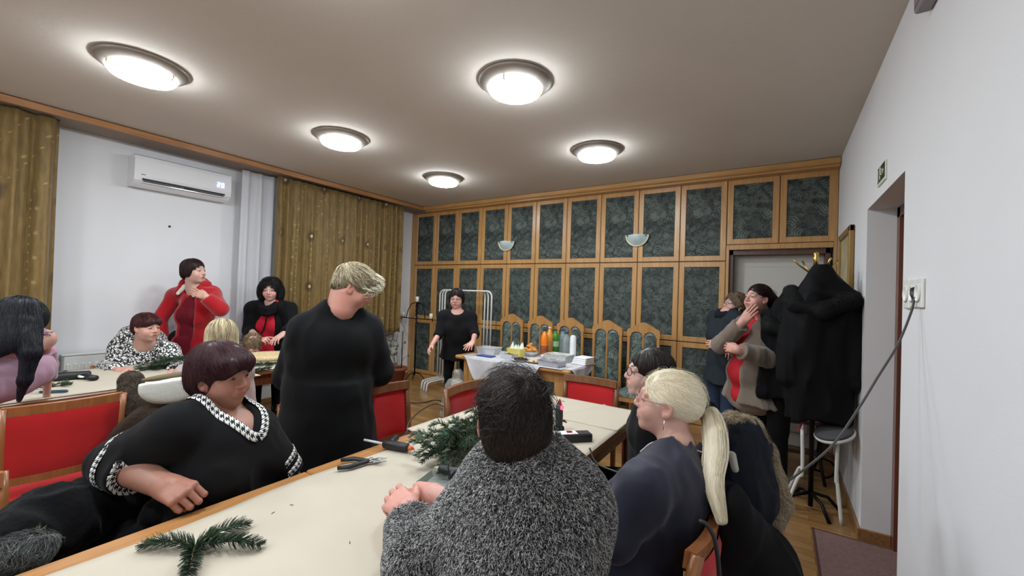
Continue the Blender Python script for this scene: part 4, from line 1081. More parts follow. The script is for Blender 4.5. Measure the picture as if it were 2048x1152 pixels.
# ------------------------------------------------------------------ tools
BP = M('black_plastic', (30, 31, 33), .45, var=.05); OP = M('orange_plastic', (220, 96, 34), .4, var=.03); STEEL = M('tool_steel', (150, 152, 156), .3, .9, var=.08, bstr=.2); GSTK = M('glue_stick', (206, 212, 222), .2, alpha=.8, var=0)
def glue_gun(loc, rz, label, mats=(BP, OP), grip=True, stick=True, upright=False, small=1.0, parent=None):
    r = empty('glue_gun', loc, rz, label, 'glue gun'); r.scale = (small,)*3
    if upright: r.rotation_euler = (0, -P90, rz)
    R_ = .019
    MB().tube([(-.075, 0, .02), (-.068, 0, .02), (0, 0, .021), (.05, 0, .021), (.06, 0, .021)], [.012, .019, .021, .019, .012], 14).build('barrel', mats[0], r)
    if grip: MB().tube([(-.05, .005, .018), (-.062, .045, .016), (-.078, .10, .015)], [.016, .015, .018], 12, flat=.8).build('grip', mats[0], r)
    MB().tube([(-.03, .012, .018), (-.035, .035, .017), (-.045, .05, .017)], [.006, .006, .004], 8).build('trigger', mats[1], r)
    MB().tube([(.058, 0, .021), (.072, 0, .021), (.085, 0, .02)], [.013, .008, .003], 12).build('nozzle', mats[1], r)
    if stick: MB().tube([(-.075, 0, .02), (-.18, 0, .023)], .0055, 10).build('glue_stick', GSTK, r)
    MB().tube([(.045, 0, .04), (.075, 0, .045), (.075, -.02, .002), (.075, .02, .002), (.075, 0, .045)], .001, 5).build('wire_stand', STEEL, r)
    return r
g0 = AZ(795, 900, .757); ang = math.atan2(*(AZ(830, 912, .757)-AZ(740, 896, .757))[[1, 0]])
glue_gun((g0[0]+.0, g0[1], .754), ang, 'black glue gun with orange tip and clear glue stick on the nearest paper')
g1 = AZ(1119, 868, .757)
gg = glue_gun((g1[0], g1[1]+.02, .845), .5, 'dark teal glue gun with red light standing behind the power strip', (M('teal_black_plastic', (48, 66, 66), .4), M('dark_red_plastic', (140, 30, 34), .4)), stick=False, upright=True, grip=False)
gg.rotation_euler = (0, -P90, -.4)
MB().lathe([(0, 0), (.012, 0), (.012, .003), (0, .005)], (0, 0, 0), 16).build('indicator_light', M('red_led', (255, 60, 70), .3, emit=(255, 40, 60), es=4, var=0), gg)
C.objects[-1].location = (.045, 0, .0); C.objects[-1].rotation_euler = (math.pi, 0, 0)
MB().tube([(-.06, .0, .02), (-.09, .0, .02)], [.028, .03], 16).build('foot', BP, gg)
# pruner
p0 = AZ(742, 926, .757); an = math.atan2(*(AZ(785, 926, .757)-AZ(690, 934, .757))[[1, 0]])
r = empty('pruning_shears', (p0[0], p0[1], .755), an, 'open garden pruning shears with black handles next to the glue gun', 'pruners')
MB().tube([(0, 0, .012), (-.03, .012, .012), (-.07, .035, .012), (-.12, .03, .012)], [.007, .010, .011, .009], 10, flat=.8).build('handle', BP, r)
MB().tube([(0, 0, .012), (-.03, -.014, .012), (-.08, -.045, .012), (-.125, -.048, .012)], [.007, .010, .011, .009], 10, flat=.8).build('handle', BP, r)
MB().tube([(-.02, -.004, .012), (.005, .0, .012), (.03, .012, .012), (.065, .012, .012)], [.009, .013, .011, .001], 10, flat=.3).build('blade', STEEL, r)
MB().tube([(-.02, .004, .012), (.005, .0, .014), (.03, -.016, .014), (.06, -.022, .014)], [.008, .012, .008, .002], 10, flat=.3).build('blade', STEEL, r)
MB().lathe([(0, .022), (.008, .022), (.009, .006), (0, .006)], seg=14).build('pivot', STEEL, r)
MB().tube([(-.02+.004*math.sin(k*1.6)-.0*k, -.01+.02*k/16, .012+.004*math.cos(k*1.6)) for k in range(17)], .0012, 5).build('spring', STEEL, r)
# power strip
pa = AZ(1103, 893, .755); pb = AZ(1195, 888, .755); an = math.atan2(pb[1]-pa[1], pb[0]-pa[0]); cc = (pa+pb)/2
r = empty('power_strip', (cc[0]-.058, cc[1]+.01, .7575), an, 'black and white power strip on the second table, red switch', 'power strip')
MB().box((0, 0, .021), (.27, .062, .042), .006).build('housing', BP, r)
MB().box((-.035, 0, .043), (.19, .05, .004), .0015).build('white_cover', SP, r)
for x in (-.10, -.045): MB().lathe([(.020, 0), (.022, .002), (.019, .003), (.017, -.001), (0, -.001)], (x, 0, .0455), 20).build('outlet', M('outlet_grey', (190, 190, 188), .4), r)
MB().box((.022, 0, .047), (.028, .018, .006), .002).build('switch', M('red_switch', (150, 24, 40), .3), r)
MB().tube([(-.10, 0, .046), (-.10, 0, .075), (-.098, 0, .085)], [.014, .011, .005], 12).build('plug', BP, r)
# grey tray with a small glue gun and a plug
tc = AZ(882, 968, .757); an = math.atan2(*(AZ(920, 975, .757)-AZ(835, 957, .757))[[1, 0]])
r = boxo('parts_tray', (tc[0], tc[1], .755), (.14, .10, .018), M('grey_green_card', (128, 134, 126), .7), an, 'small grey tray under the little glue gun', 'tray')
glue_gun((tc[0]+.005, tc[1]+.045, .776), an+math.pi, 'small black glue gun with cream tips lying on the grey tray', (M('navy_black_plastic', (26, 27, 34), .4), M('cream_plastic', (190, 184, 140), .5)), stick=False, small=.82)
q = AZ(905, 962, .775); r = empty('plug', (q[0], q[1], .774), an, 'black plug with cable lying beside the small glue gun', 'plug')
MB().tube([(0, 0, .012), (.0, .0, .03), (0, 0, .04)], [.018, .014, .006], 10).build('plug_body', BP, r)
# left table tools
q0 = lt(112, 762, .757); q1 = lt(164, 757, .757); an = math.atan2(q1[1]-q0[1], q1[0]-q0[0]); cc = (q0+q1)/2
glue_gun((cc[0], cc[1], .754), an+math.pi, 'black glue gun on the left table in front of the seated woman in print', (BP, KW), stick=False, small=1.45)
q0 = lt(92, 786, .757); q1 = lt(118, 785, .757); an = math.atan2(q1[1]-q0[1], q1[0]-q0[0]); cc = (q0+q1)/2
r = empty('scissors', (cc[0], cc[1], .755), an, 'dark blue handled scissors at the edge of the left table', 'scissors')
MB().tube([(-.06, .0, .01), (.0, .01, .01), (.06, .012, .01), (.07, 0, .01), (.06, -.012, .01), (0, -.01, .01), (-.06, 0, .01)], .007, 8).build('handle', M('petrol_blue_plastic', (28, 62, 84), .35), r)
MB().tube([(-.06, 0, .01), (-.16, .003, .008)], [.007, .001], 6, flat=.3).build('blade', STEEL, r)
# ------------------------------------------------------------------ cables
CB_ = M('cable_black', (34, 33, 33), .5, var=0); CBG = M('cable_grey', (66, 64, 62), .5, var=0)
def smooth_path(pts, n=8):
    P_ = [np.asarray(p, float) for p in pts]; P_ = [2*P_[0]-P_[1]]+P_+[2*P_[-1]-P_[-2]]; out = []
    for i in range(1, len(P_)-2):
        for k in range(n):
            t = k/n; a0, a1, a2, a3 = P_[i-1:i+3]
            out.append(.5*((2*a1)+(-a0+a2)*t+(2*a0-5*a1+4*a2-a3)*t*t+(-a0+3*a1-3*a2+a3)*t**3))
    out.append(P_[-2]); return out
def cable(pts, r, mat, label, loc=None, name='cable'):
    o = MB().tube(smooth_path(pts), r, 8).build(name, mat); return tag(o, label, 'cable')
cb = empty('extension_cord', (XR, 2.29, 1.52), 0, 'long black extension cord hanging from the wall socket to the power strip', 'cord')
ow = np.array([XR, 2.29, 1.52])
pts = [A(1829, 595, 1.62), A(1822, 625, 1.61), A(1795, 690, 1.60), A(1755, 755, 1.58), A(1715, 820, 1.56), A(1665, 890, 1.54), A(1600, 945, 1.52), A(1545, 985, 1.50), A(1500, 1030, 1.50), (-.12, 1.35, .55), (-.3, 1.55, .30), (-.52, 1.75, .55), A(1262, 962, 1.75), A(1225, 918, 1.85), A(1195, 888, 2.0)]
pts[-1] = np.array([-.712, 1.79, .785]); pts[-2] = np.array([-.66, 1.77, .73])
MB().tube([tuple(np.asarray(p)-ow) for p in smooth_path(pts)], .0042, 8).build('cord', CBG, cb)
MB().tube([tuple(A(1834, 579, 1.64)-ow), tuple(A(1832, 590, 1.63)-ow), tuple(A(1829, 600, 1.62)-ow)], [.021, .018, .007], 12, flat=.8).build('plug', BP, cb)
cable([(-1.09, 1.72, .83), (-1.08, 1.80, .95), A(1108, 817, 2.1), A(1117, 822, 2.1), A(1122, 850, 2.08), (g1[0]+.0, g1[1]+.03, .775)][2:] if False else [A(1102, 872, 2.02), A(1098, 850, 2.03), A(1097, 830, 2.04), A(1106, 818, 2.06), A(1117, 822, 2.08), A(1122, 845, 2.08), A(1123, 862, 2.06)], .0028, CB_, 'thin black cable looping from the power strip to the standing glue gun')
cable([A(905, 958, 1.50), A(898, 945, 1.5), A(897, 930, 1.5), A(905, 918, 1.52), A(925, 922, 1.54), A(955, 935, 1.5)], .0028, CB_, 'thin black cable rising from the plug on the grey tray')
cable([AZ(800, 803, .006), AZ(840, 806, .006), AZ(870, 800, .006), AZ(893, 803, .006), AZ(920, 790, .006)], .006, M('cable_brown', (46, 34, 26), .5, var=0), 'dark cable lying on the parquet between the red chairs', name='floor_cable')
cable([np.array([-1.565, 1.40, .742]), A(812, 868, 2.12), A(818, 845, 2.3), A(840, 822, 2.6), A(868, 808, 3.0), A(885, 812, 3.0), A(925, 828, 2.6)], .005, M('cable_brown2', (66, 46, 34), .5, var=0), 'brown cable rising beside the red chair to the main table', name='hanging_cable')

for k, (px, py, a) in enumerate([(583, 1010, .4), (546, 1026, 1.9), (700, 1085, 2.6)]):
    q = AZ(px, py, .756); o = MB().tube([(-.006, 0, 0), (0, .001, .001), (.007, 0, 0)], .0009, 5).build('fir_needle', M('brown_needle', (70, 58, 44), .7)); o.location = tuple(q); o.rotation_euler = (0, 0, a)
    tag(o, ['loose dark needle on the nearest paper, right one of the pair by the table middle', 'loose dark needle on the nearest paper, left one of the pair', 'loose dark needle on the nearest paper towards the grey sweater'][k], 'needle', 'loose needles on the paper')
# ================================================================== PEOPLE
def heading(a): a = R0(a); return np.array([math.cos(a), math.sin(a), 0.])
def rotz(a): a = R0(a); return np.array([[math.cos(a), -math.sin(a), 0], [math.sin(a), math.cos(a), 0], [0, 0, 1.]])
def frame(fwd_deg, pitch=0.0, roll=0.0):
    """columns: right, forward, up"""
    f = heading(fwd_deg); r = np.array([f[1], -f[0], 0.]); u = np.array([0, 0, 1.])
    p = R0(pitch); f2 = f*math.cos(p)+u*math.sin(p); u2 = -f*math.sin(p)+u*math.cos(p)
    q = R0(roll); r3 = r*math.cos(q)+u2*math.sin(q); u3 = -r*math.sin(q)+u2*math.cos(q)
    return np.stack([r3, f2, u3], 1)
SKIN_SSS = attr_mat('skin', .48, sss=.12, bstr=.08, bscale=260)
HAIR_MAT = attr_mat('hair_strands', .42, bstr=0, spec=.35)
def head_sdf(fat=1.0, ears=True, jaw=1.0, nose=1.0):
    s = SDF()
    s.ell((0, -.014, .034), (.073, .093, .086), k=.0)
    s.ell((0, .018, -.025), (.061*fat, .070, .085), k=.03)
    s.ell((0, .030, -.066), (.046*fat*jaw, .048, .044), k=.03)
    s.ell((0, .069, -.094), (.018, .013, .015), k=.025)
    for x in (-1, 1):
        s.ell((x*.036*fat, .056, -.036), (.024, .024, .026), k=.022)
        s.cap((x*.010, .083, .027), (x*.046, .070, .026), .009, .007, k=.014)
    for x in (-1, 1): s.ell((x*.031, .098, .008), (.017, .018, .012), k=.014, op='s')
    s.cap((0, .083, .020), (0, .103*nose, -.020), .0075, .0105, k=.012)
    s.ell((0, .100*nose, -.025), (.011, .011, .009), k=.006)
    for x in (-1, 1): s.ell((x*.0125, .091, -.027), (.008, .010, .008), k=.006)
    s.ell((0, .083, -.056), (.027, .014, .020), k=.012)
    s.cap((-.019, .0875, -.0525), (.019, .0875, -.0525), .0048, k=.005)
    s.cap((-.016, .0875, -.0625), (.016, .0875, -.0625), .0056, k=.005)
    s.cap((-.022, .098, -.0575), (.022, .098, -.0575), .0025, k=.004, op='s')
    for x in (-1, 1):
        s.ell((x*.031, .0755, .0085), (.0165, .0118, .0120), k=.006); s.ell((x*.031, .094, .0070), (.0140, .012, .0050), k=.002, op='s')   # lids with an opening
    if ears:
        for x in (-1, 1):
            Re = frame(90)@rotz(x*-18)
            s.ell((x*.075, -.008, -.006), (.008, .019, .031), np.eye(3)@rotz(x*20), k=.006)
            s.ell((x*.081, -.004, -.003), (.005, .010, .018), rotz(x*20), k=.006, op='s')
            s.ell((x*.075, .000, -.030), (.006, .009, .010), k=.006)
    return s
def head_colour(V, skin, lip=(158, 78, 76), brow=(60, 44, 36), blush=.10, lash=True):
    sk = np.array(srgb(*skin)[:3]); c = np.tile(sk, (len(V), 1)); x, y, z = V[:, 0], V[:, 1], V[:, 2]
    def mix(w, col): 
        nonlocal c; w = np.clip(w, 0, 1)[:, None]; c = c*(1-w)+np.array(srgb(*col)[:3])*w
    front = y > .04
    mix(np.exp(-(((abs(x)-.038)/.02)**2+((z+.032)/.018)**2))*front*blush*4, (214, 128, 116))
    mix(np.exp(-((x/.014)**2+((z+.026)/.012)**2))*(y > .08)*.3, (206, 120, 108))
    mix((1-((x/.025)**2+((z+.0575)/(.0105-.004*abs(x)/.025))**2))*2.2*(y > .076), lip)
    bz = .030+.004*np.cos(abs(x)*60-1.8)
    mix((1-(((abs(x)-.031)/.019)**2+((z-bz)/.0042)**2))*2*front*.85, brow)
    if lash: mix((1-(((abs(x)-.031)/.0165)**2+((z-.0035-.25*(abs(x)-.031)**2*60)/.0022)**2))*2*front*.8, (50, 34, 30))
    ear = (abs(x) > .070)
    mix(ear*.25, (206, 124, 108))
    return c
# hand: x to the thumb side (right hand mirrored), y along the fingers, z = back of the hand
def hand_sdf(curl=(.3, .3, .3, .3), spread=.06, thumb=.5, tcurl=.2, fat=1.0):
    s = SDF(); m = fat
    kn = [(.030, .084, .0), (.010, .089, .002), (-.010, .085, .001), (-.028, .076, -.002)]
    for x, y, z in kn: s.cap((x*.55, .0, 0), (x, y, z), .0155*m, .0115*m, k=.012)
    s.ell((.018, .035, -.008), (.016*m, .030, .012*m), k=.012)
    s.ell((-.02, .035, -.008), (.014*m, .032, .012*m), k=.012)
    L = [(.040, .025, .020), (.044, .028, .021), (.041, .026, .021), (.032, .020, .018)]
    for i, (x, y, z) in enumerate(kn):
        an = curl[i]; side = (1.2-i*.9)*spread
        p = np.array([x, y, z]); a = an*.8
        for j, l in enumerate(L[i]):
            d = np.array([math.sin(side)*math.cos(a), math.cos(side)*math.cos(a), -math.sin(a)])
            q = p+d*l; r0 = (.0092, .0083, .0077)[j]*m*(.9 if i == 3 else 1)
            s.cap(p, q, r0, r0*.92, k=.003 if j == 0 else .004); p = q; a += an*(1.25, .8, 0)[j]
    tb = np.array([.020, .016, -.006]); t1 = tb+np.array([math.sin(thumb)*.040, math.cos(thumb)*.040, -.012])
    t2 = t1+np.array([math.sin(thumb-tcurl)*.030, math.cos(thumb-tcurl)*.030, -.005-.01*tcurl]); t3 = t2+np.array([math.sin(thumb-1.8*tcurl)*.024, math.cos(thumb-1.8*tcurl)*.024, -.004-.014*tcurl])
    s.cap(tb, t1, .0155*m, .0125*m, k=.014); s.cap(t1, t2, .0112*m, .0098*m, k=.005); s.cap(t2, t3, .0098*m, .0082*m, k=.003)
    return s
HAND = {'relaxed': dict(curl=(.28, .35, .42, .5), thumb=.5), 'flat': dict(curl=(.08, .08, .1, .12), thumb=.5, spread=.05), 'spread': dict(curl=(.1, .12, .15, .2), spread=.16, thumb=.95, tcurl=.1),
        'fist': dict(curl=(1.25, 1.3, 1.32, 1.35), thumb=.25, tcurl=1.0, spread=.02), 'hold': dict(curl=(.6, .65, .7, .75), thumb=.55, tcurl=.4), 'point': dict(curl=(.12, .7, .8, .9), thumb=.4, tcurl=.4)}

def tri(*a): return np.array(a, float)
def ring(S, c, R, rx, ry, r, dz=0.0, n=10, k=.015):
    pts = [c+R[:, 0]*rx*math.cos(a)+R[:, 1]*ry*math.sin(a)+R[:, 2]*(dz*math.sin(a)) for a in np.linspace(0, 2*math.pi, n+1)]
    for a, b in zip(pts[:-1], pts[1:]): S.cap(a, b, r, r, k=k)
class Person:
    """joints in world metres; body is one mesh, clothes and hair are its children"""
    def __init__(s, pos, face, label, H=1.65, sit=False, w=1.0, fat=1.0, bust=1.0, belly=0.0, skin=(226, 172, 150), lean=0.0, res=.013, seat=.47, J=None, head=None, hands=None, headargs=None, facecol=None, handsize=.95, legs=True, lw=1.0, neckr=.052, armw=1.0):
        s.pos = np.array([pos[0], pos[1], 0.]); s.F = heading(face); s.Rt = np.array([s.F[1], -s.F[0], 0]); s.U = tri(0, 0, 1)
        s.w = w; s.sc = H/1.65; skin = tuple(c*.90 for c in skin); s.skin = skin; s.res = res; s.bust = bust; s.belly = belly; s.label = label; s.legs = legs; s.lw = lw; s.face = face; s.neckr = neckr; s.armw = armw
        k = s.sc; P = lambda f, r, u: s.pos+s.F*f+s.Rt*r+s.U*u
        J_ = {}
        if not sit:
            z0 = .92*k
            J_['pelvis'] = P(0, 0, z0); J_['chest'] = P(lean*.25, 0, 1.20*k); J_['neck'] = P(lean*.4-.01, 0, 1.395*k)
            J_['head'] = P(lean*.5+.015, 0, 1.535*k)
            for sd, n in ((1, 'r'), (-1, 'l')):
                J_['hip_'+n] = P(0, sd*.09*w**.5, .87*k); J_['knee_'+n] = P(.015, sd*.10, .47*k); J_['ankle_'+n] = P(-.01, sd*.10, .085*k); J_['toe_'+n] = P(.13*k, sd*.125, .035)
        else:
            z0 = seat+.10
            J_['pelvis'] = P(0, 0, z0); J_['chest'] = P(lean*.5, 0, z0+.30*k); J_['neck'] = P(lean*.9-.01, 0, z0+.485*k); J_['head'] = P(lean+.02, 0, z0+.625*k)
            for sd, n in ((1, 'r'), (-1, 'l')):
                J_['hip_'+n] = P(.02, sd*.10*w**.5, z0-.03); J_['knee_'+n] = P(.42*k, sd*.13, seat+.055); J_['ankle_'+n] = P(.40*k, sd*.13, .085); J_['toe_'+n] = P(.55*k, sd*.14, .035)
        J = J or {}
        for n in ('pelvis', 'chest', 'neck'):
            if n in J: J_[n] = np.array(J[n], float)
        if 'neck' in J and 'head' not in J: J_['head'] = J_['neck']+tri(0, 0, .14*k)+s.F*.02
        sw = .165*w**.6*k
        for sd, n in ((1, 'r'), (-1, 'l')):
            J_['sh_'+n] = J_['neck']+s.Rt*sd*sw-s.U*.055*k
            J_['el_'+n] = J_['sh_'+n]+s.Rt*sd*.05+s.F*.02-s.U*.27*k; J_['wr_'+n] = J_['el_'+n]+s.F*.10-s.U*.20*k-s.Rt*sd*.02
        J_.update({a: np.array(b, float) for a, b in J.items()}); s.J = J_
        s.head = dict(yaw=face, pitch=0, roll=0); s.head.update(head or {}); s.HR = frame(s.head['yaw'], s.head['pitch'], s.head['roll'])
        s.hands = hands or {}; s.hs = handsize; s.fat = fat; s.headargs = headargs or {}; s.facecol = facecol or {}
        s.torsoR()
        s.root = None
    def torsoR(s):
        J = s.J; up = unit(J['neck']-J['pelvis']); r = s.J['sh_r']-s.J['sh_l']; r = unit(r-up*(r@up)); s.TR = np.stack([r, np.cross(up, r), up], 1)
        rp = J['hip_r']-J['hip_l']; rp[2] = 0; rp = unit(rp); s.PR = np.stack([rp, np.cross(tri(0, 0, 1), rp), tri(0, 0, 1)], 1)
    def torso(s, S, o=0.0, hips=True, k=.035):
        J = s.J; w = s.w; T = s.TR; q = s.sc; f = T[:, 1]; u = T[:, 2]
        S.ell(J['chest'], (.140*w*q+o, .098*w*q+o, .165*q+o), T, k=k)
        S.ell(J['chest']+u*.10*q-f*.012, (.128*w**.8*q+o, .076*w*q+o, .10*q+o), T, k=k)
        mid = J['pelvis']*.55+J['chest']*.45
        S.ell(mid+f*(.010+.05*s.belly), (.126*w*q+o, (.092*w+.040*s.belly)*q+o, .15*q+o), T, k=k)
        if hips: S.ell(J['pelvis']-f*.012+f*.02*s.belly, (.150*w*q+o, (.108*w+.03*s.belly)*q+o, .125*q+o), s.PR, k=k)
        S.cap(J['sh_l'], J['sh_r'], (.055+.008*(w-1))*q+o, k=k)
        for sd in ('l', 'r'): S.cap(J['neck']+u*.028*q, J['sh_'+sd]*.8+J['neck']*.2+u*.012, .040*q+o, .048*q+o, k=.03)
        if s.bust > 0:
            for x in (-1, 1): S.ell(J['chest']+T[:, 0]*x*.072*w+f*(.058*w*q)-u*.015, (.066*q*s.bust+o, .058*q*s.bust+o, .066*q*s.bust+o), T, k=.05)
    def arm(s, S, sd, o=0.0, upto=1.0, k=.03, flare=0.0):
        J = s.J; a, b, c = J['sh_'+sd], J['el_'+sd], J['wr_'+sd]; m = (.6+.4*s.w)*s.sc*s.armw
        if upto <= .5:
            e = a+(b-a)*upto*2; S.cap(a, e, .050*m+o, .046*m+o, k=.03); return
        S.cap(a, b, .052*m+o, .040*m+o, k=.035)
        t = (upto-.5)*2; e = b+(c-b)*t; r1 = (.041+(.027-.041)*t)
        S.cap(b, e, .041*m+o, r1*m+o+flare, k=.02, cut=(o > 0))
    def leg(s, S, sd, o=0.0, foot=True):
        J = s.J; q = s.sc*s.lw
        S.cap(J['hip_'+sd], J['knee_'+sd], .082*q*s.w**.6+o, .055*q+o, k=.05); S.cap(J['knee_'+sd], J['ankle_'+sd], .052*q+o, .034*q+o, k=.03)
        if foot: S.cap(J['ankle_'+sd]-tri(0, 0, .035), J['toe_'+sd], .036, .028, k=.02)
    def neck(s, S, o=0.0):
        J = s.J; b = J['head']+s.HR@tri(0, -.025, -.055)
        S.cap(J['neck']-s.TR[:, 2]*.03, b, s.neckr*1.08*s.sc+o, s.neckr*s.sc+o, k=.03)
    def body(s, h_head=.0042, h_hand=.0036, coarse=True):
        S = SDF(); s.torso(S)
        for sd in 'lr': s.arm(S, sd)
        if s.legs:
            for sd in 'lr': s.leg(S, sd)
        s.neck(S); S.ell(s.J['head']+s.HR@tri(0, -.01, .02), (.062, .08, .08), s.HR, k=.02)
        s.body_sdf = S
        Vs, Fs, Cs = [], [], []; n = 0
        sk = np.array(srgb(*s.skin)[:3])
        V, F = S.mesh(s.res); Vs.append(V); Fs.append(F); Cs.append(np.tile(sk, (len(V), 1))); n += len(V)
        # head at finer pitch, in its own frame
        Hs = head_sdf(s.fat, **s.headargs); R = s.HR; hc = s.J['head']; toL = lambda p: (p-hc)@R
        q = s.sc**.4
        Hs.cap(toL(s.J['neck']-s.TR[:, 2]*.02), (0, -.025, -.055), s.neckr*1.1*s.sc+.0015, s.neckr*s.sc+.0015, k=.025)
        s.hsdf = Hs
        V, F = Hs.mesh(h_head); C_ = head_colour(V, s.skin, **s.facecol)
        Vs.append(V@R.T+hc); Fs.append(F+n); Cs.append(C_); n += len(V)
        # eyes
        for x in (-1, 1):
            u_, v_ = np.meshgrid(np.linspace(0, math.pi, 13), np.linspace(0, 2*math.pi, 17)); nn = np.stack([np.sin(u_)*np.cos(v_), np.cos(u_), np.sin(u_)*np.sin(v_)], -1).reshape(-1, 3)
            e = nn*.0116+tri(x*.031, .0748, .0070); cc = np.where(nn[:, 1:2] > .86, np.array([srgb(52, 38, 30)[:3]]), np.array([srgb(206, 194, 186)[:3]]))
            i, j = np.meshgrid(np.arange(12), np.arange(16)); a = (j*13+i).ravel(); f = np.stack([a, a+1, a+14, a+13], 1)
            Vs.append(e@R.T+hc); Fs.append(f+n); Cs.append(cc); n += len(e)
        for sd in 'lr':
            hd = s.hands.get(sd, {}); 
            if hd is None: continue
            J = s.J; fd = unit(np.array(hd['dir'], float)) if 'dir' in hd else unit(J['wr_'+sd]-J['el_'+sd])
            up = np.array(hd.get('back', tri(0, 0, 1)), float); up = unit(up-fd*(up@fd)); xs = np.cross(fd, up)*(1 if sd == 'r' else -1)*-1
            # thumb side: for a right hand seen from the back with fingers forward the thumb is on the left
            Rh = np.stack([xs, fd, up], 1)
            kw = dict(HAND[hd.get('pose', 'relaxed')]); kw.update(hd.get('kw', {})); hsd = hand_sdf(**kw)
            wr = J['wr_'+sd]; q = s.hs
            fa = ((J['el_'+sd]-wr)@Rh)/q
            m = (.6+.4*s.w)*s.sc*s.armw
            hsd.cap((0, .005, 0), fa*.6, .0255*m/q, (.027+.6*.014)*m/q, k=.015)
            V, F = hsd.mesh(h_hand/q)
            cc = np.tile(sk*np.array([1.02, .94, .92]), (len(V), 1))
            Vs.append((V*q)@Rh.T+wr); 
            if np.linalg.det(Rh) < 0: F = F[:, ::-1]
            Fs.append(F+n); Cs.append(cc); n += len(V)
        V = np.concatenate(Vs); base = s.pos
        me = raw_mesh('person', V-base, np.concatenate(Fs), SKIN_SSS, True, col=np.concatenate(Cs))
        s.root = link('person', me, None, tuple(base)); tag(s.root, s.label, 'person'); return s.root
    def add(s, name, sd, h, mat, disp=None, col=None, off=0.0, label=None):
        V, F = sd.mesh(h, disp, off=off)
        c = None
        if col is not None: c = col(V) if callable(col) else np.tile(np.asarray(col)[:3], (len(V), 1))
        o = link(name, raw_mesh(name, V-s.pos, F, mat, True, col=c), s.root)
        if label: o['label'] = label
        return o, V, F
    def top(s, o=.014, sleeve=.95, neck_r=.085, neck_f=.025, neck_dz=.03, v=None, hem=None, hem_r=None, k=.04, flare=.004, hips=True, hem_o=.03):
        """sweater, dress or coat body; v = depth of a V neck; hem = world z of the lower edge"""
        S = SDF(); s.torso(S, o, hips=hips, k=k); J = s.J
        if hem is not None:
            w = s.w; q = s.sc; a = J['pelvis']*.75+J['chest']*.25; b = tri(J['pelvis'][0], J['pelvis'][1], hem)
            hr = hem_r or (.18*w*q, .14*w*q); S.frus(a, b, (.135*w*q+o, (.10*w+.035*s.belly)*q+o), hr, s.PR, k=.04)
        for sd in 'lr':
            sl = sleeve[sd] if isinstance(sleeve, dict) else sleeve
            if sl > 0: s.arm(S, sd, o, sl, flare=flare)
        f = s.TR[:, 1]; u = s.TR[:, 2]; N_ = J['neck']
        S.cap(N_+f*neck_f+u*neck_dz, N_+f*neck_f+u*(neck_dz+.12), neck_r, neck_r*1.1, k=.008, op='s')
        s.top_uncut = SDF(); s.top_uncut.p = [q for q in S.p if q[4] == 'u']
        if v:
            a_ = (neck_r*.92)/(v+.03); r_ = s.TR[:, 0]; zb = N_-u*v; s.vn = (a_, zb, v)
            def fv(P):
                q = P-zb; return np.maximum((np.abs(q@r_)-a_*(q@u))/math.sqrt(1+a_*a_), -(q@f)-.03)
            S.p.append((fv, N_-.26, N_+.26, .004, 's'))
        return S
    def v_path(s, side, off=.016):
        a_, zb, v = s.vn; r_, f, u = s.TR.T; out = []
        for t in np.linspace(1.0, 0, 12):
            h = t*(v+.035); x = side*(a_*h+off*(1 if t > .05 else .2)); p0 = zb+u*(h-off*.5)+r_*x
            fs = np.linspace(.34, -.02, 150); P = p0[None]+f[None]*fs[:, None]; dd = s.top_uncut.at(P); i = np.argmax(dd < 0) if (dd < 0).any() else 120
            out.append(P[i])
        return out
    def v_back(s, off=.012):
        r_, f, u = s.TR.T; N_ = s.J['neck']; return N_
    def skirt(s, S, a, b, ra, rb): S.frus(a, b, ra, rb, s.PR, k=.04); return S
    def trousers(s, o=.012, foot=False, top=None):
        S = SDF(); S.ell(s.J['pelvis']-s.TR[:, 1]*.012, (.150*s.w*s.sc+o, .108*s.w*s.sc+o, .12*s.sc), s.PR, k=.04)
        for sd in 'lr': s.leg(S, sd, o, foot=False)
        return S
    def shoes(s, mat, h=.008):
        S = SDF()
        for sd in 'lr':
            t = s.J['toe_'+sd]; a = s.J['ankle_'+sd]; back = a-(t-a)*tri(.35, .35, 0); back[2] = .045; t = t.copy(); t[2] = .042
            S.cap(back, t, .042, .038, k=.01); S.cap(a-tri(0, 0, .02), (back+t)/2, .045, .04, k=.02)
        S.half((0, 0, .004), (0, 0, -1), lo=s.pos-1, hi=s.pos+tri(1, 1, .05))
        return s.add('shoes', S, h, mat)
    # ---- hair
    def hair(s, prims, cuts, c1, strand=None, h=.005, disp=None, world=None, seed=1, name='hair'):
        R = s.HR; hc = s.J['head']; L = SDF()
        for p in prims:
            if p[0] == 'e': L.ell(p[1], p[2], rotz(p[4]) if len(p) > 4 else None, k=p[3] if len(p) > 3 else .02)
            elif p[0] == 'c': L.cap(p[1], p[2], p[3], p[4], k=p[5] if len(p) > 5 else .015)
        for p in cuts:
            if p[0] == 'e': L.ell(p[1], p[2], k=p[3] if len(p) > 3 else .008, op='s')
            elif p[0] == 'c': L.cap(p[1], p[2], p[3], p[4], k=.008, op='s')
            elif p[0] == 'h': L.half(p[1], p[2], k=.006, lo=np.array(p[1])-.3, hi=np.array(p[1])+.3)
        dsp = disp or (lambda P: wob(P, 90, 6, seed, (1, 1, .35))*.003)
        V, F = L.mesh(h, dsp)
        rng = np.random.RandomState(seed); base = np.array([srgb(*c)[:3] for c in c1])
        t = (.5+.5*wob(V, 160, 5, seed+3, (1, .6, .3)))[:, None]; C_ = base[0]*(1-t)+base[-1]*t
        C_ = C_*.8
        Vs, Fs, Cs = [V], [F], [C_]; n = len(V)
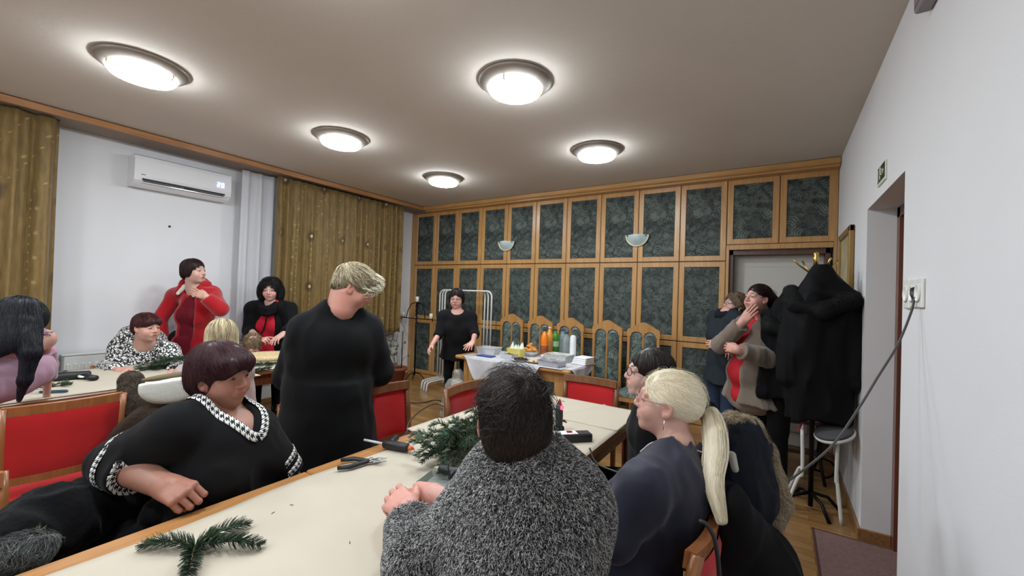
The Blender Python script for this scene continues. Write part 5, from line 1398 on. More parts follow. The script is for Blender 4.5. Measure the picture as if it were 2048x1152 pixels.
        for st in (strand or []):
            fl = st['flow']; kp = st.get('keep')
            V2, F2, C2 = flow_strands(L, V, F, st['n'], st['steps'], st['step'], fl, st.get('lift', (0, .004)), st.get('jit', .15), st.get('rad', .0008), st.get('cols', base), rng, kp, st.get('curl', 0), st.get('cfreq', 30), off=st.get('off', .001))
            Vs.append(V2); Fs.append(F2+n); Cs.append(C2); n += len(V2)
        W = np.concatenate(Vs)@R.T+hc
        o = link(name, raw_mesh(name, W-s.pos, np.concatenate(Fs), HAIR_MAT, True, col=np.concatenate(Cs)), s.root)
        return o
    def glasses(s, mat, r=.021, yy=.103, z=.006):
        mb = MB(); T = lambda p: tuple(s.HR@tri(*p)+s.J['head']-s.pos)
        for x in (-1, 1):
            mb.tube([T((x*.032+r*1.15*math.cos(a), yy-.012*(abs(x*.032+r*math.cos(a))/.05)**2, z+r*.85*math.sin(a))) for a in np.linspace(0, 2*math.pi, 21)[:-1]], .0016, 6, closed=True)
            mb.tube([T((x*.056, yy-.012, z+.006)), T((x*.076, .05, z+.006)), T((x*.081, -.005, z+.002)), T((x*.08, -.02, z-.012))], .0016, 6)
        mb.tube([T((-.010, yy, z+.004)), T((0, yy+.003, z+.007)), T((.010, yy, z+.004))], .0016, 6)
        o = mb.build('glasses', mat, s.root); return o
    def T(s, p): return s.HR@np.asarray(p, float)+s.J['head']
crown = np.array([0, -.03, .13])
def fl_down(P, c=crown, down=.5, fwd=0.0, out=1.0):
    v = (P-c)*out/ (np.linalg.norm(P-c, axis=-1, keepdims=True)+1e-6); v = v+np.array([0, fwd, -down]); return v
def folds(amp=.006, f=24, seed=0, st=(1, 1, .5)):
    def g(P):
        a = wob(P, f*2.6, 6, seed, st); m = np.clip(.5+.9*wob(P, 7, 4, seed+4), .1, 1.2)
        return np.clip((np.abs(a)-.35)*amp*1.25*m + wob(P, f*.8, 5, seed+2, st)*amp*.6 - .003, -.03, .005)
    return g
BLACKK = M('black_knit', (13, 13, 15), .85, var=.12, vscale=10, sheen=.04)
BLACKC = M('black_cloth', (8, 9, 11), .8, var=.15, vscale=12, sheen=.03)
NAVYT = M('navy_trousers', (15, 17, 25), .8, var=.1)
BLKSHOE = M('black_shoe', (16, 16, 17), .4, var=0)
DT = (0, 0, -1)

# short bushy hair helper volumes
def cap_hair(top=.012, side=.012, back=.014, fr=0.0):
    return [('e', (0, -.016, .038), (.073+side, .094+back, .088+top))]
FACECUT = [('e', (0, .115, -.030), (.062, .085, .098), .012)]
def loc(s, p): return s.HR.T@(np.asarray(p, float)-s.J['head'])
def band(s, name, sd, pts, width, n=60, off=.004, mat=None, uscale=40.0, closed=False, nrm=None, v_rep=None):
    """patterned trim laid along a path on the surface of sd"""
    P_ = np.array([np.asarray(p, float) for p in pts]); seg = np.linalg.norm(np.diff(P_, axis=0), axis=1); cum = np.concatenate([[0], np.cumsum(seg)])
    t = np.linspace(0, cum[-1], n); Q = np.stack([np.interp(t, cum, P_[:, i]) for i in range(3)], 1)
    def snap(X):
        for _ in range(6): X = X-sd.grad(X)*(sd.at(X)-off)[:, None]
        return X
    Q = snap(Q); g = sd.grad(Q); T_ = np.gradient(Q, axis=0)
    T_ /= np.linalg.norm(T_, axis=1, keepdims=True); B = np.cross(g, T_); rows = 5; V = []; UV = []
    L = np.concatenate([[0], np.cumsum(np.linalg.norm(np.diff(Q, axis=0), axis=1))])
    for k in range(rows):
        o = (k/(rows-1)-.5)*width; X = snap(Q+B*o); V.append(X); UV.append(np.stack([L*uscale, np.full(n, (o+width/2)*uscale)], 1))
    V = np.concatenate(V); UV = np.concatenate(UV)
    i, j = np.meshgrid(np.arange(n-1), np.arange(rows-1)); a = (j*n+i).ravel(); F = np.stack([a, a+1, a+n+1, a+n], 1)
    o = link(name, raw_mesh(name, V-s.pos, F, mat or houndstooth(), True, uv=UV), s.root)
    m_ = o.modifiers.new('s', 'SOLIDIFY'); m_.thickness = .002; m_.offset = 0
    return o
Person.band = band; Person.L = loc
# ------------------------------------------------------------------ burgundy haired woman in black V-neck sweater (near left)
E_ = dict
p = Person((-1.86, .62), -18, 'seated woman with short burgundy hair, black V-neck sweater and houndstooth trim, fist on table edge', H=1.66, sit=True, w=1.40, fat=1.16, belly=1.0, bust=1.2, res=.012, neckr=.062, armw=1.2,
    skin=(176, 124, 104), J=E_(pelvis=(-1.90, .66, .56), chest=A(455, 922, 1.58), neck=A(436, 812, 1.58), head=A(443, 752, 1.58), sh_r=A(352, 862, 1.42), sh_l=A(506, 862, 1.78), el_r=A(232, 925, 1.42), wr_r=A(330, 972, 1.32),
           el_l=A(545, 918, 1.68), wr_l=(-1.70, .98, .64)), head=E_(yaw=22, pitch=-3, roll=-3), hands=E_(r=E_(pose='fist', dir=A(404, 1004, 1.25)-A(330, 972, 1.32), back=(.25, -.45, .85)), l=E_(pose='relaxed')), facecol=E_(lip=(160, 92, 84), brow=(96, 62, 50)), handsize=1.12)
p.body(h_head=.0035, h_hand=.003)
S = p.top(o=.016, sleeve=E_(r=.70, l=.80), neck_r=.078, neck_f=.02, v=.045, flare=.010)
sw_ = S; o, V, F = p.add('sweater', S, .0095, BLACKK, folds(.006, 22, 1))
U0 = p.top_uncut
for sgn in (-1, 1):
    q = p.v_path(sgn); c0 = p.J['neck']; r_, f, u = p.TR.T
    p.band('houndstooth_collar', U0, [c0+r_*sgn*.03-f*.10+u*.05, c0+r_*sgn*.09-f*.03+u*.035]+q, .034, 80, .006, uscale=46)
def cuff(p, S, sd, t, wd, usc=52):
    a, b = p.J['el_'+sd], p.J['wr_'+sd]
    if t < 0: a, b = p.J['sh_'+sd], p.J['el_'+sd]; t = 1+t
    c = a+(b-a)*t; d = unit(b-a); x = unit(np.cross(d, (0, .3, 1))); y = np.cross(d, x)
    return p.band('houndstooth_cuff', S, [c+(x*math.cos(k)+y*math.sin(k))*.055 for k in np.linspace(0, 2*math.pi, 25)], wd, 60, .005, uscale=usc)
cuff(p, U0, 'r', .33, .022); cuff(p, U0, 'r', .14, .022); cuff(p, U0, 'l', .42, .024); cuff(p, U0, 'l', .10, .024)
T_ = p.trousers(.014); p.add('trousers', T_, .014, BLACKC); p.shoes(BLKSHOE)
BUR = [(30, 12, 17), (46, 18, 25), (66, 27, 37)]
p.hair([('e', (0, -.018, .046), (.092, .112, .090)), ('e', (0, -.062, -.012), (.082, .066, .080), .03), ('e', (0, .058, .056), (.076, .052, .042), .03), ('e', (.072, -.012, .0), (.022, .040, .052), .02), ('e', (-.072, -.012, .0), (.022, .040, .052), .02)],
    [('e', (0, .105, -.036), (.064, .068, .078)), ('e', (.085, .006, -.022), (.022, .022, .030)), ('e', (-.085, .006, -.022), (.022, .022, .030))], BUR, h=.005,
    strand=[E_(n=11000, steps=8, step=.009, flow=lambda P: fl_down(P, np.array([0, -.045, .14]), .25, .10), lift=(.0, .002), jit=.12, rad=.0006, cols=[srgb(*c)[:3] for c in [(34, 13, 18), (50, 20, 27), (72, 30, 40), (88, 42, 52), (22, 10, 13)]]),
            E_(n=120, steps=6, step=.008, flow=lambda P: fl_down(P), lift=(.002, .010), jit=.4, rad=.0005)], seed=7)
MB().tube([tuple(p.T((-.078, -.004, -.036))-p.pos), tuple(p.T((-.080, -.004, -.050))-p.pos)], .004, 8).build('earring', M('gold_earring', (220, 180, 90), .25, .8, var=0), p.root)

# ------------------------------------------------------------------ large standing woman in black
p = Person((-2.08, 1.36), 110, 'standing woman seen from behind, short blonde hair, loose black top', H=1.63, w=1.46, fat=1.12, belly=.6, bust=.9, res=.013, neckr=.070, armw=1.25, lw=1.2, skin=(210, 150, 132),
    J=E_(pelvis=(-2.08, 1.36, .92), chest=A(668, 708, 2.24), neck=A(684, 612, 2.21), head=A(708, 576, 2.24), sh_l=A(618, 664, 2.18), sh_r=A(734, 664, 2.34), el_l=A(578, 752, 2.34), wr_l=A(650, 765, 2.52), el_r=A(757, 742, 2.40), wr_r=A(735, 752, 2.62)),
    head=E_(yaw=50, pitch=-30, roll=4), hands=E_(l=E_(pose='hold'), r=E_(pose='hold')), facecol=E_(brow=(150, 120, 90), blush=.2))
p.body(h_head=.004)
S = p.top(o=.020, sleeve=.95, neck_r=.088, neck_f=.0, neck_dz=.035, hem=.45, hem_r=(.315, .25), k=.07)
p.add('black_tunic', S, .012, BLACKC, folds(.010, 14, 4, (1, 1, .4)))
p.add('trousers', p.trousers(.004), .015, NAVYT); p.shoes(BLKSHOE)
BLO = [(98, 84, 64), (168, 152, 118), (212, 200, 168)]
p.hair([('e', (0, -.018, .040), (.086, .108, .094)), ('e', (0, .045, .075), (.066, .060, .042), .03), ('e', (0, -.070, -.018), (.070, .040, .052), .03)],
    [('e', (0, .115, -.030), (.066, .080, .082)), ('e', (.085, .000, -.018), (.022, .024, .032)), ('e', (-.085, .000, -.018), (.022, .024, .032)), ('h', (0, -.08, -.062), (0, -.3, -1))], BLO, h=.0055,
    strand=[E_(n=2600, steps=8, step=.010, flow=lambda P: fl_down(P, np.array([0, -.10, .10]), .05, .5), lift=(.0, .007), jit=.35, rad=.0011, cols=[srgb(*c)[:3] for c in [(208, 194, 160), (232, 222, 194), (120, 104, 80), (186, 168, 132), (92, 78, 60)]], keep=lambda C: (C[:, 2] > .0).astype(float)),
            E_(n=700, steps=7, step=.009, flow=lambda P: fl_down(P, np.array([0, -.02, .10]), .8, -.2), lift=(.0, .004), jit=.3, rad=.0012, cols=[srgb(*c)[:3] for c in [(84, 74, 60), (120, 106, 84), (60, 52, 44)]], keep=lambda C: (C[:, 2] < .01).astype(float)),
            E_(n=120, steps=6, step=.010, flow=lambda P: fl_down(P, np.array([0, -.10, .10]), -.2, .9), lift=(.004, .03), jit=.5, rad=.0014, cols=[srgb(236, 230, 206)[:3]], keep=lambda C: (C[:, 1] > .03).astype(float))], seed=11)

# ------------------------------------------------------------------ dark haired person in grey fleece sweater (centre front)
p = Person((-.46, .60), 128, 'person seen from behind with tousled dark brown hair and mottled grey fleece sweater', H=1.68, sit=True, w=1.14, fat=1.1, belly=.4, bust=.3, res=.012, neckr=.060, armw=1.08, handsize=1.05, skin=(222, 164, 150),
    J=E_(pelvis=(-.46, .60, .56), chest=A(1045, 1085, .92), neck=A(1037, 948, .95), head=A(1024, 838, .975), sh_l=A(944, 1046, .99), sh_r=A(1138, 1020, .92), el_l=A(832, 1125, .98), wr_l=A(816, 1020, 1.17), el_r=A(1010, 1050, 1.14), wr_r=A(868, 990, 1.27)),
    head=E_(yaw=133, pitch=4, roll=0), hands=E_(l=E_(pose='relaxed', dir=A(776, 985, 1.27)-A(816, 1020, 1.17), back=(-.3, -.4, .8), kw=E_(thumb=.7)), r=E_(pose='relaxed', dir=A(785, 985, 1.36)-A(868, 990, 1.27), back=(.2, -.6, .7))), legs=True)
p.body(h_head=.0035, h_hand=.003)
S = p.top(o=.022, sleeve=.86, neck_r=.072, neck_f=.0, neck_dz=.085, flare=.004, k=.06)
S2 = SDF(); S2.p = []
c0 = p.J['neck']; 
S.p.insert(0, (lambda q: q)(SDF().cap(c0-p.TR[:, 2]*.02, c0+p.TR[:, 2]*.055, .088, .074, k=.03).p[0]))
GREYB = [srgb(*c)[:3] for c in [(34, 34, 36), (58, 58, 60)]]
rng = np.random.RandomState(3)
FLW = p.TR[:, 2]
def fleece(p, S, n, seed, area_pref, h=.010):
    V, F = S.mesh(h, lambda P: wob(P, 20, 6, 2)*.006)
    c1 = np.tile(np.array(srgb(52, 52, 54)[:3]), (len(V), 1))
    rng = np.random.RandomState(seed)
    pal = [srgb(*c)[:3] for c in [(26, 26, 28), (44, 44, 46), (84, 84, 86), (150, 149, 148), (200, 198, 196), (224, 222, 218), (172, 170, 168), (56, 56, 58), (118, 117, 116)]]
    V2, F2, C2 = flow_strands(S, V, F, n, 2, .0048, lambda P: np.tile(np.array([0.1, .1, -.55]), (len(P), 1)), (.0, .005), .5, .00088, pal, rng, area_pref, .3, 60, off=.003)
    o = link('fleece_sweater', raw_mesh('fleece_sweater', np.concatenate([V, V2])-p.pos, np.concatenate([F, F2+len(V)]), attr_mat('fleece_yarn', .85), True, col=np.concatenate([c1, C2])), p.root)
    return o
fleece(p, S, 165000, 5, lambda C: (C[:, 2] > .62).astype(float))
p.add('trousers', p.trousers(.014), .015, BLACKC); p.shoes(BLKSHOE)
DBR = [(20, 15, 14), (34, 26, 23), (52, 40, 34)]
dn = p.HR.T@np.array([0, 0, -1.])
p.hair([('e', (0, -.020, .036), (.078, .103, .088)), ('e', (0, -.068, -.022), (.060, .042, .058), .03), ('e', (.050, -.045, -.004), (.024, .045, .05), .02), ('e', (-.048, -.050, -.004), (.022, .040, .045), .02)],
    [('e', (0, .112, -.030), (.068, .080, .092)), ('e', (.088, .004, -.020), (.022, .026, .034)), ('e', (-.088, .004, -.020), (.022, .026, .034))], DBR, h=.0055,
    strand=[E_(n=17000, steps=8, step=.0085, flow=lambda P: fl_down(P, np.array([.02, -.07, .12]), .35, -.1), lift=(.0, .006), jit=.25, rad=.0005, cols=[srgb(*c)[:3] for c in [(26, 20, 17), (44, 34, 29), (64, 50, 42), (88, 71, 59), (32, 25, 21)]]),
            E_(n=700, steps=9, step=.009, flow=lambda P: fl_down(P, np.array([.02, -.05, .10]), -.1, .2), lift=(.003, .024), jit=.6, rad=.0004, curl=.5, cfreq=70, keep=lambda C: (C[:, 2] > .03).astype(float)),
            E_(n=900, steps=5, step=.009, flow=lambda P: np.tile(dn, (len(P), 1)), lift=(.001, .010), jit=.35, rad=.0007, keep=lambda C: (C[:, 2] < -.02).astype(float))], seed=21)

# ------------------------------------------------------------------ blonde woman with ponytail (right front)
p = Person((-.40, 1.40), 186, 'seated woman in navy blue top with long pale blonde ponytail and black hair tie', H=1.66, sit=True, w=1.22, fat=1.05, belly=.4, bust=1.0, res=.012, skin=(224, 174, 156),
    J=E_(pelvis=(-.40, 1.40, .56), chest=A(1318, 1015, 1.38), neck=A(1358, 908, 1.42), head=A(1333, 806, 1.48), sh_l=A(1284, 985, 1.24), sh_r=A(1374, 950, 1.60), el_l=A(1226, 1075, 1.22), wr_l=A(1190, 1010, 1.42), el_r=A(1300, 1020, 1.66), wr_r=A(1210, 1000, 1.66)),
    head=E_(yaw=190, pitch=6, roll=0), hands=E_(l=E_(pose='relaxed'), r=E_(pose='relaxed')), facecol=E_(brow=(150, 120, 90)))
p.body(h_head=.0035)
S = p.top(o=.016, sleeve=.9, neck_r=.078, neck_f=.03, v=.10, flare=.004)
p.add('navy_top', S, .010, M('navy_jersey', (22, 25, 46), .7, var=.1, vscale=10, sheen=.15), folds(.007, 18, 6, (1, 1, .5)))
p.add('trousers', p.trousers(.014), .015, M('royal_blue_cloth', (30, 48, 130), .7)); p.shoes(BLKSHOE)
c0 = p.J['neck']; f = p.TR[:, 1]; r_ = p.TR[:, 0]; u = p.TR[:, 2]
MB().tube([tuple(x-p.pos) for x in smooth_path([c0-f*.075+u*.045, c0-r_*.082+u*.03, c0-r_*.07+f*.07+u*.0, c0+f*.12-u*.06])], .0028, 6).build('neck_piping', M('white_piping', (210, 208, 214), .6), p.root)
BL = [(150, 132, 98), (222, 204, 164), (250, 240, 212)]
tie = p.L(A(1402, 818, 1.49)); t0 = tie+np.array([0, -.006, 0])
w1, w2, w3, w4 = [p.L(A(*q)) for q in ((1422, 836, 1.44), (1431, 895, 1.36), (1426, 960, 1.28), (1444, 1045, 1.20))]
BLC = [srgb(*c)[:3] for c in [(255, 246, 222), (248, 235, 205), (240, 222, 186), (222, 200, 160), (255, 252, 238), (250, 238, 210)]]
p.hair([('e', (0, -.018, .034), (.081, .103, .090)), ('e', (0, -.080, .010), (.056, .036, .050), .03)],
    [('e', (0, .115, -.030), (.064, .082, .094)), ('e', (.084, .004, -.018), (.022, .024, .034)), ('e', (-.084, .004, -.018), (.022, .024, .034)), ('h', (0, -.09, -.058), (0, -.5, -1))], BL, h=.0055,
    strand=[E_(n=13000, steps=9, step=.0105, flow=lambda P: (tie-P)/(np.linalg.norm(tie-P, axis=1, keepdims=True)+.01), lift=(.0, .0015), jit=.06, rad=.0006, cols=BLC),
            E_(n=160, steps=8, step=.010, flow=lambda P: fl_down(P, np.array([0, -.02, .08]), -.1, -.6), lift=(.002, .014), jit=.5, rad=.0004, cols=BLC, keep=lambda C: (C[:, 2] > .06).astype(float))], seed=31)
# the tail: strands along a sweeping path
rng = np.random.RandomState(9)
def tail(p, ctrl, rads, n, rad, cols, name='ponytail', m=16, core=None, wav=.0):
    C_ = np.array(smooth_path(ctrl, 6)); t = np.linspace(0, 1, len(C_)); ts = np.linspace(0, 1, m)
    Cc = np.stack([np.interp(ts, t, C_[:, i]) for i in range(3)], 1); rr = np.interp(ts, np.linspace(0, 1, len(rads)), rads)
    an = rng.rand(n)*6.28; q = np.sqrt(rng.rand(n))*.97; T_ = np.gradient(Cc, axis=0); T_ /= np.linalg.norm(T_, axis=1, keepdims=True)
    x = np.cross(T_, (0.2, 1, .1)); x /= np.linalg.norm(x, axis=1, keepdims=True); y = np.cross(T_, x)
    P_ = Cc[None]+(x[None]*(np.cos(an)*q)[:, None, None]+y[None]*.75*(np.sin(an)*q)[:, None, None])*rr[None, :, None]
    P_ = P_+rng.randn(n, 1, 3)*.002+rng.randn(n, m, 3)*.0006+wav*np.sin(ts*25+an[:, None])[..., None]*x[None]
    cut = rng.rand(n)*.10; 
    V, F, c = strands(P_, rad*(.7+.6*rng.rand(n)), np.asarray(cols)[rng.randint(len(cols), size=n)]*(.85+.3*rng.rand(n, 1)))
    mb = MB().tube([tuple(v) for v in Cc], [float(r*.86) for r in rr], 12)
    V = V; base = np.array(mb.v); fb = np.array([f for f in mb.f if len(f) == 4])
    Vt = np.concatenate([V, base]); Ft = np.concatenate([F, fb+len(V)]); ct = np.concatenate([c, np.tile(np.asarray(cols).mean(0)*.85, (len(base), 1))])
    return link(name, raw_mesh(name, Vt-p.pos, Ft, HAIR_MAT, True, col=ct), p.root)
W_ = lambda l: p.T(l)
tail(p, [W_(tie), W_(w1), W_(w2), W_(w3), W_(w4)], [.020, .032, .040, .038, .028, .012], 9000, .00065, BLC)
MB().tube([tuple(W_(tie+(w1-tie)*q+np.array([0, -.008, .006]))-p.pos) for q in (-.35, 0., .35, .6)], [.022, .037, .039, .030], 14).build('hair_tie', M('black_scrunchie', (14, 14, 15), .9, bstr=.6), p.root)
p.glasses(M('clear_rose_frame', (190, 150, 140), .2, var=0), yy=.106)
MB().tube([tuple(p.T((-.080, -.002, -.040))-p.pos), tuple(p.T((-.082, -.002, -.075))-p.pos)], .0016, 6).build('earring', M('silver_earring', (210, 210, 214), .2, .9, var=0), p.root)

# ------------------------------------------------------------------ young woman, dark hair, glasses
p = Person((-.48, 2.00), 200, 'seated young woman with long straight dark hair and dark framed glasses, dressed in black', H=1.62, sit=True, w=.98, res=.014, skin=(226, 184, 168), bust=.8,
    J=E_(head=A(1297, 748, 1.98), neck=A(1304, 808, 1.98)), head=E_(yaw=205, pitch=4), hands=E_(l=E_(pose='relaxed'), r=E_(pose='relaxed')))
p.body(h_head=.0045, h_hand=.005)
p.add('black_sweater', p.top(o=.014, sleeve=.95, neck_r=.07, hem=.46, hem_r=(.22, .19)), .013, BLACKK, folds(.006, 20, 8)); p.add('trousers', p.trousers(.012), .016, BLACKC); p.shoes(BLKSHOE)
DK = [(26, 20, 20), (40, 32, 30), (58, 48, 44)]; dn = p.HR.T@np.array([0, 0, -1.])
p.hair([('e', (0, -.018, .038), (.082, .104, .092)), ('e', (0, -.075, -.09), (.070, .030, .13), .03), ('e', (.068, -.030, -.08), (.020, .036, .12), .02), ('e', (-.068, -.030, -.08), (.020, .036, .12), .02)],
    [('e', (0, .110, -.040), (.070, .088, .10))], DK, h=.006, strand=[E_(n=2600, steps=12, step=.012, flow=lambda P: fl_down(P, np.array([0, .02, .13]), .9), lift=(0, .002), jit=.08, rad=.0011)], seed=41)
p.glasses(M('dark_frame', (30, 20, 20), .3, var=0), r=.024)
c0 = p.J['neck']

# ------------------------------------------------------------------ far woman in black between rack and buffet
p = Person((-3.36, 3.96), -54, 'woman standing by the white rack in black tunic and leggings, both hands held open', H=1.57, w=1.14, fat=1.12, belly=.8, bust=1.15, res=.014, skin=(224, 172, 156), lw=.92,
    J=E_(head=A(913, 598, 5.05), neck=A(915, 626, 5.05), chest=A(917, 653, 5.05), el_r=A(878, 668, 4.95), wr_r=A(863, 692, 4.75), el_l=A(950, 668, 4.95), wr_l=A(946, 683, 4.75)), head=E_(yaw=-58, pitch=-6),
    hands=E_(r=E_(pose='relaxed', dir=A(852, 706, 4.6)-A(863, 692, 4.75), back=(-.3, .4, .3)), l=E_(pose='spread', dir=A(932, 700, 4.6)-A(946, 683, 4.75), back=(.2, -.8, .5))), facecol=E_(brow=(60, 40, 40)), armw=.9)
p.body(h_head=.005, h_hand=.0042)
p.add('black_tunic', p.top(o=.016, sleeve=.62, flare=.001, neck_r=.082, neck_f=.015, hem=.66, hem_r=(.225, .18)), .013, BLACKK, folds(.007, 18, 3)); p.add('leggings', p.trousers(.010), .015, BLACKC); p.shoes(BLKSHOE)
p.hair([('e', (0, -.018, .044), (.084, .104, .090)), ('e', (0, -.055, -.012), (.082, .05, .07), .03), ('e', (.070, -.012, -.005), (.020, .035, .05), .02), ('e', (-.070, -.012, -.005), (.020, .035, .05), .02)], [('e', (0, .115, -.022), (.066, .094, .090))],
    [(26, 14, 18), (46, 26, 32)], h=.006, strand=[E_(n=1500, steps=7, step=.01, flow=lambda P: fl_down(P, down=.4), lift=(0, .006), jit=.3, rad=.0014)], seed=51)
p.glasses(M('silver_frame', (170, 160, 156), .3, .6, var=0))

# ------------------------------------------------------------------ woman with hand over mouth, cardigan
CARD = M('taupe_cardigan', (118, 106, 94), .9, var=.05, vscale=30, sheen=.3, bstr=.2, bscale=200)
REDT = M('red_top', (176, 38, 48), .75, var=.06)
p = Person((-.03, 3.98), 218, 'standing woman with dark tied hair, taupe cardigan over red top, hand over her mouth', H=1.68, w=1.25, fat=1.1, belly=.7, bust=1.2, res=.013, skin=(220, 166, 150), armw=1.15,
    J=E_(pelvis=A(1505, 790, 3.45), chest=A(1512, 690, 3.42), neck=A(1532, 636, 3.42), head=A(1515, 598, 3.38), sh_r=A(1492, 652, 3.62), sh_l=A(1556, 655, 3.30), el_r=A(1442, 690, 3.50), wr_r=A(1484, 646, 3.30), el_l=A(1563, 726, 3.22), wr_l=A(1475, 700, 3.16)),
    head=E_(yaw=226, pitch=8, roll=0), hands=E_(r=E_(pose='flat', dir=A(1512, 612, 3.24)-A(1484, 646, 3.30), back=(-.35, -.9, .1)), l=E_(pose='hold', dir=A(1440, 690, 3.3)-A(1475, 700, 3.16), back=(-.2, -.8, .3))), facecol=E_(brow=(40, 28, 26), lip=(150, 70, 70)), handsize=.98)
p.body(h_head=.004, h_hand=.0036)
p.add('red_top', p.top(o=.012, sleeve=0, neck_r=.07), .012, REDT)
S = p.top(o=.026, sleeve=.96, neck_r=.095, neck_f=.02, hem=.66, hem_r=(.265, .21))
c0 = p.J['neck']; f = p.TR[:, 1]; r_ = p.TR[:, 0]; u = p.TR[:, 2]; z0 = p.J['pelvis']
S.cap(c0+f*.14-u*.02+r_*.02, z0+f*.28-u*.35+r_*.03, .060, .095, k=.02, op='s')
p.add('cardigan', S, .010, CARD, folds(.009, 16, 9, (1, 1, .35)))
p.add('trousers', p.trousers(.016), .014, BLACKC); p.shoes(BLKSHOE)
p.hair([('e', (0, -.020, .036), (.080, .104, .092)), ('e', (0, -.115, .005), (.055, .045, .055), .03), ('e', (0, -.15, -.045), (.062, .042, .060), .03)], [('e', (0, .112, -.026), (.064, .080, .094)), ('e', (.082, .004, -.018), (.022, .022, .030)), ('e', (-.082, .004, -.018), (.022, .022, .030))],
    [(24, 16, 16), (40, 26, 25), (60, 38, 36)], h=.006, strand=[E_(n=2400, steps=9, step=.010, flow=lambda P: fl_down(P, np.array([0, .12, .06]), .1, -.7), lift=(0, .003), jit=.12, rad=.0011), E_(n=500, steps=8, step=.011, flow=lambda P: fl_down(P, np.array([0, .0, .05]), .5, -.3), lift=(.002, .025), jit=.8, rad=.001, curl=.8, cfreq=80, keep=lambda C: (C[:, 1] < -.08).astype(float))], seed=61)
# ------------------------------------------------------------------ grey haired woman behind her
p = Person((-.42, 4.42), 222, 'grey brown haired woman with glasses and dark scarf, half hidden behind woman in cardigan', H=1.60, w=1.1, fat=1.05, bust=1.0, res=.015, skin=(220, 172, 154),
    J=E_(head=A(1470, 611, 3.98), el_r=A(1432, 670, 3.95), wr_r=A(1452, 695, 3.70), el_l=A(1490, 690, 3.9), wr_l=A(1440, 692, 3.72)), head=E_(yaw=218, pitch=10), hands=E_(r=E_(pose='hold'), l=E_(pose='hold', dir=(-1, .1, .1), back=(0, -1, .3))), facecol=E_(brow=(110, 90, 76)))
p.body(h_head=.0045, h_hand=.0045)
p.add('dark_jumper', p.top(o=.016, sleeve=.9, neck_r=.07, hem=.70, hem_r=(.21, .17)), .014, M('petrol_jumper', (38, 44, 50), .85), folds(.007)); p.add('trousers', p.trousers(.016), .016, M('denim_blue', (44, 54, 76), .8)); p.shoes(BLKSHOE)
S = SDF(); c0 = p.J['neck']; ring(S, c0+tri(0, 0, .01), p.TR, .072, .070, .030, -.03); p.add('scarf', S, .009, M('dark_scarf', (26, 26, 38), .9), folds(.010, 50))
p.hair([('e', (0, -.018, .044), (.088, .106, .090)), ('e', (0, -.058, -.006), (.082, .052, .066), .03), ('e', (.066, .0, .01), (.024, .035, .04), .02), ('e', (-.066, .0, .01), (.024, .035, .04), .02)], [('e', (0, .115, -.024), (.072, .096, .092)), ('e', (.09, .002, -.024), (.024, .02, .028)), ('e', (-.09, .002, -.024), (.024, .02, .028))],
    [(74, 60, 46), (120, 102, 80), (158, 140, 112)], h=.006, strand=[E_(n=1500, steps=7, step=.010, flow=lambda P: fl_down(P, down=.2), lift=(0, .008), jit=.5, rad=.0014, curl=.6)], seed=71)
p.glasses(M('silver_frame', (170, 160, 156), .3, .6, var=0))
MB().box(tuple(p.T((-.080, .004, -.042))-p.pos), (.012, .012, .012), .004).build('earring', M('pearl', (235, 230, 215), .2, var=0), p.root)

# ------------------------------------------------------------------ woman in red coat
COAT = M('red_wool_coat', (160, 17, 27), .8, var=.06, sheen=.3); SHER = M('white_sherpa', (226, 214, 202), .95, bstr=.8, bscale=150)
p = Person((-5.03, 1.74), -24, 'standing woman in bright red hooded coat, dark red dress, hand on throat', H=1.72, w=1.02, fat=1.0, bust=.9, res=.013, armw=.92, skin=(224, 178, 160),
    J=E_(pelvis=A(386, 690, 4.17), chest=A(392, 628, 4.14), neck=A(388, 577, 4.12), head=A(388, 543, 4.08), sh_r=A(352, 592, 4.2), sh_l=A(421, 590, 4.12), el_r=A(318, 640, 4.1), wr_r=A(330, 700, 4.05), el_l=A(441, 618, 3.96), wr_l=A(412, 594, 3.88)),
    head=E_(yaw=32, pitch=2), hands=E_(l=E_(pose='flat', dir=A(372, 577, 3.88)-A(412, 594, 3.88), back=(.4, -.8, .5)), r=E_(pose='relaxed')), facecol=E_(brow=(40, 26, 24)))
p.body(h_head=.0045, h_hand=.004)
p.add('dark_red_dress', p.top(o=.010, sleeve=0, neck_r=.078, neck_f=.02, hem=.42, hem_r=(.21, .18)), .012, M('burgundy_knit', (104, 20, 34), .85, var=.12, vscale=50), folds(.005, 24))
S = p.top(o=.026, sleeve=.97, neck_r=.10, neck_f=.03, hem=.35, hem_r=(.23, .19)); c0 = p.J['neck']; f = p.TR[:, 1]; r_ = p.TR[:, 0]; u = p.TR[:, 2]; z0 = p.J['pelvis']
S.cap(c0+f*.17-u*.0-r_*.04, z0+f*.34-u*.6-r_*.06, .122, .18, k=.02, op='s')
p.add('red_coat', S, .012, COAT, folds(.010, 14, 5, (1, 1, .4)))
S = SDF()
for sg in (-1, 1): S.cap(c0-f*.09+u*.05, c0+r_*sg*.12-f*.02+u*.045, .050, .040, k=.03); S.cap(c0+r_*sg*.12-f*.02+u*.045, c0+r_*sg*.135+f*.06-u*.06, .036, .028, k=.03)
S.cap(c0+f*.02-u*.04, c0+f*.02+u*.12, .072, k=.01, op='s'); p.add('hood', S, .009, COAT, folds(.006, 30))
S = SDF()
for sg in (-1, 1): S.cap(c0-f*.03+r_*sg*.075+u*.065, c0+r_*sg*.095+f*.085-u*.055, .034, .016, k=.02)
p.add('sherpa_lining', S, .007, SHER, lambda P: wob(P, 120)*.003)
p.add('leggings', p.trousers(.010), .016, BLACKC); p.shoes(BLKSHOE)
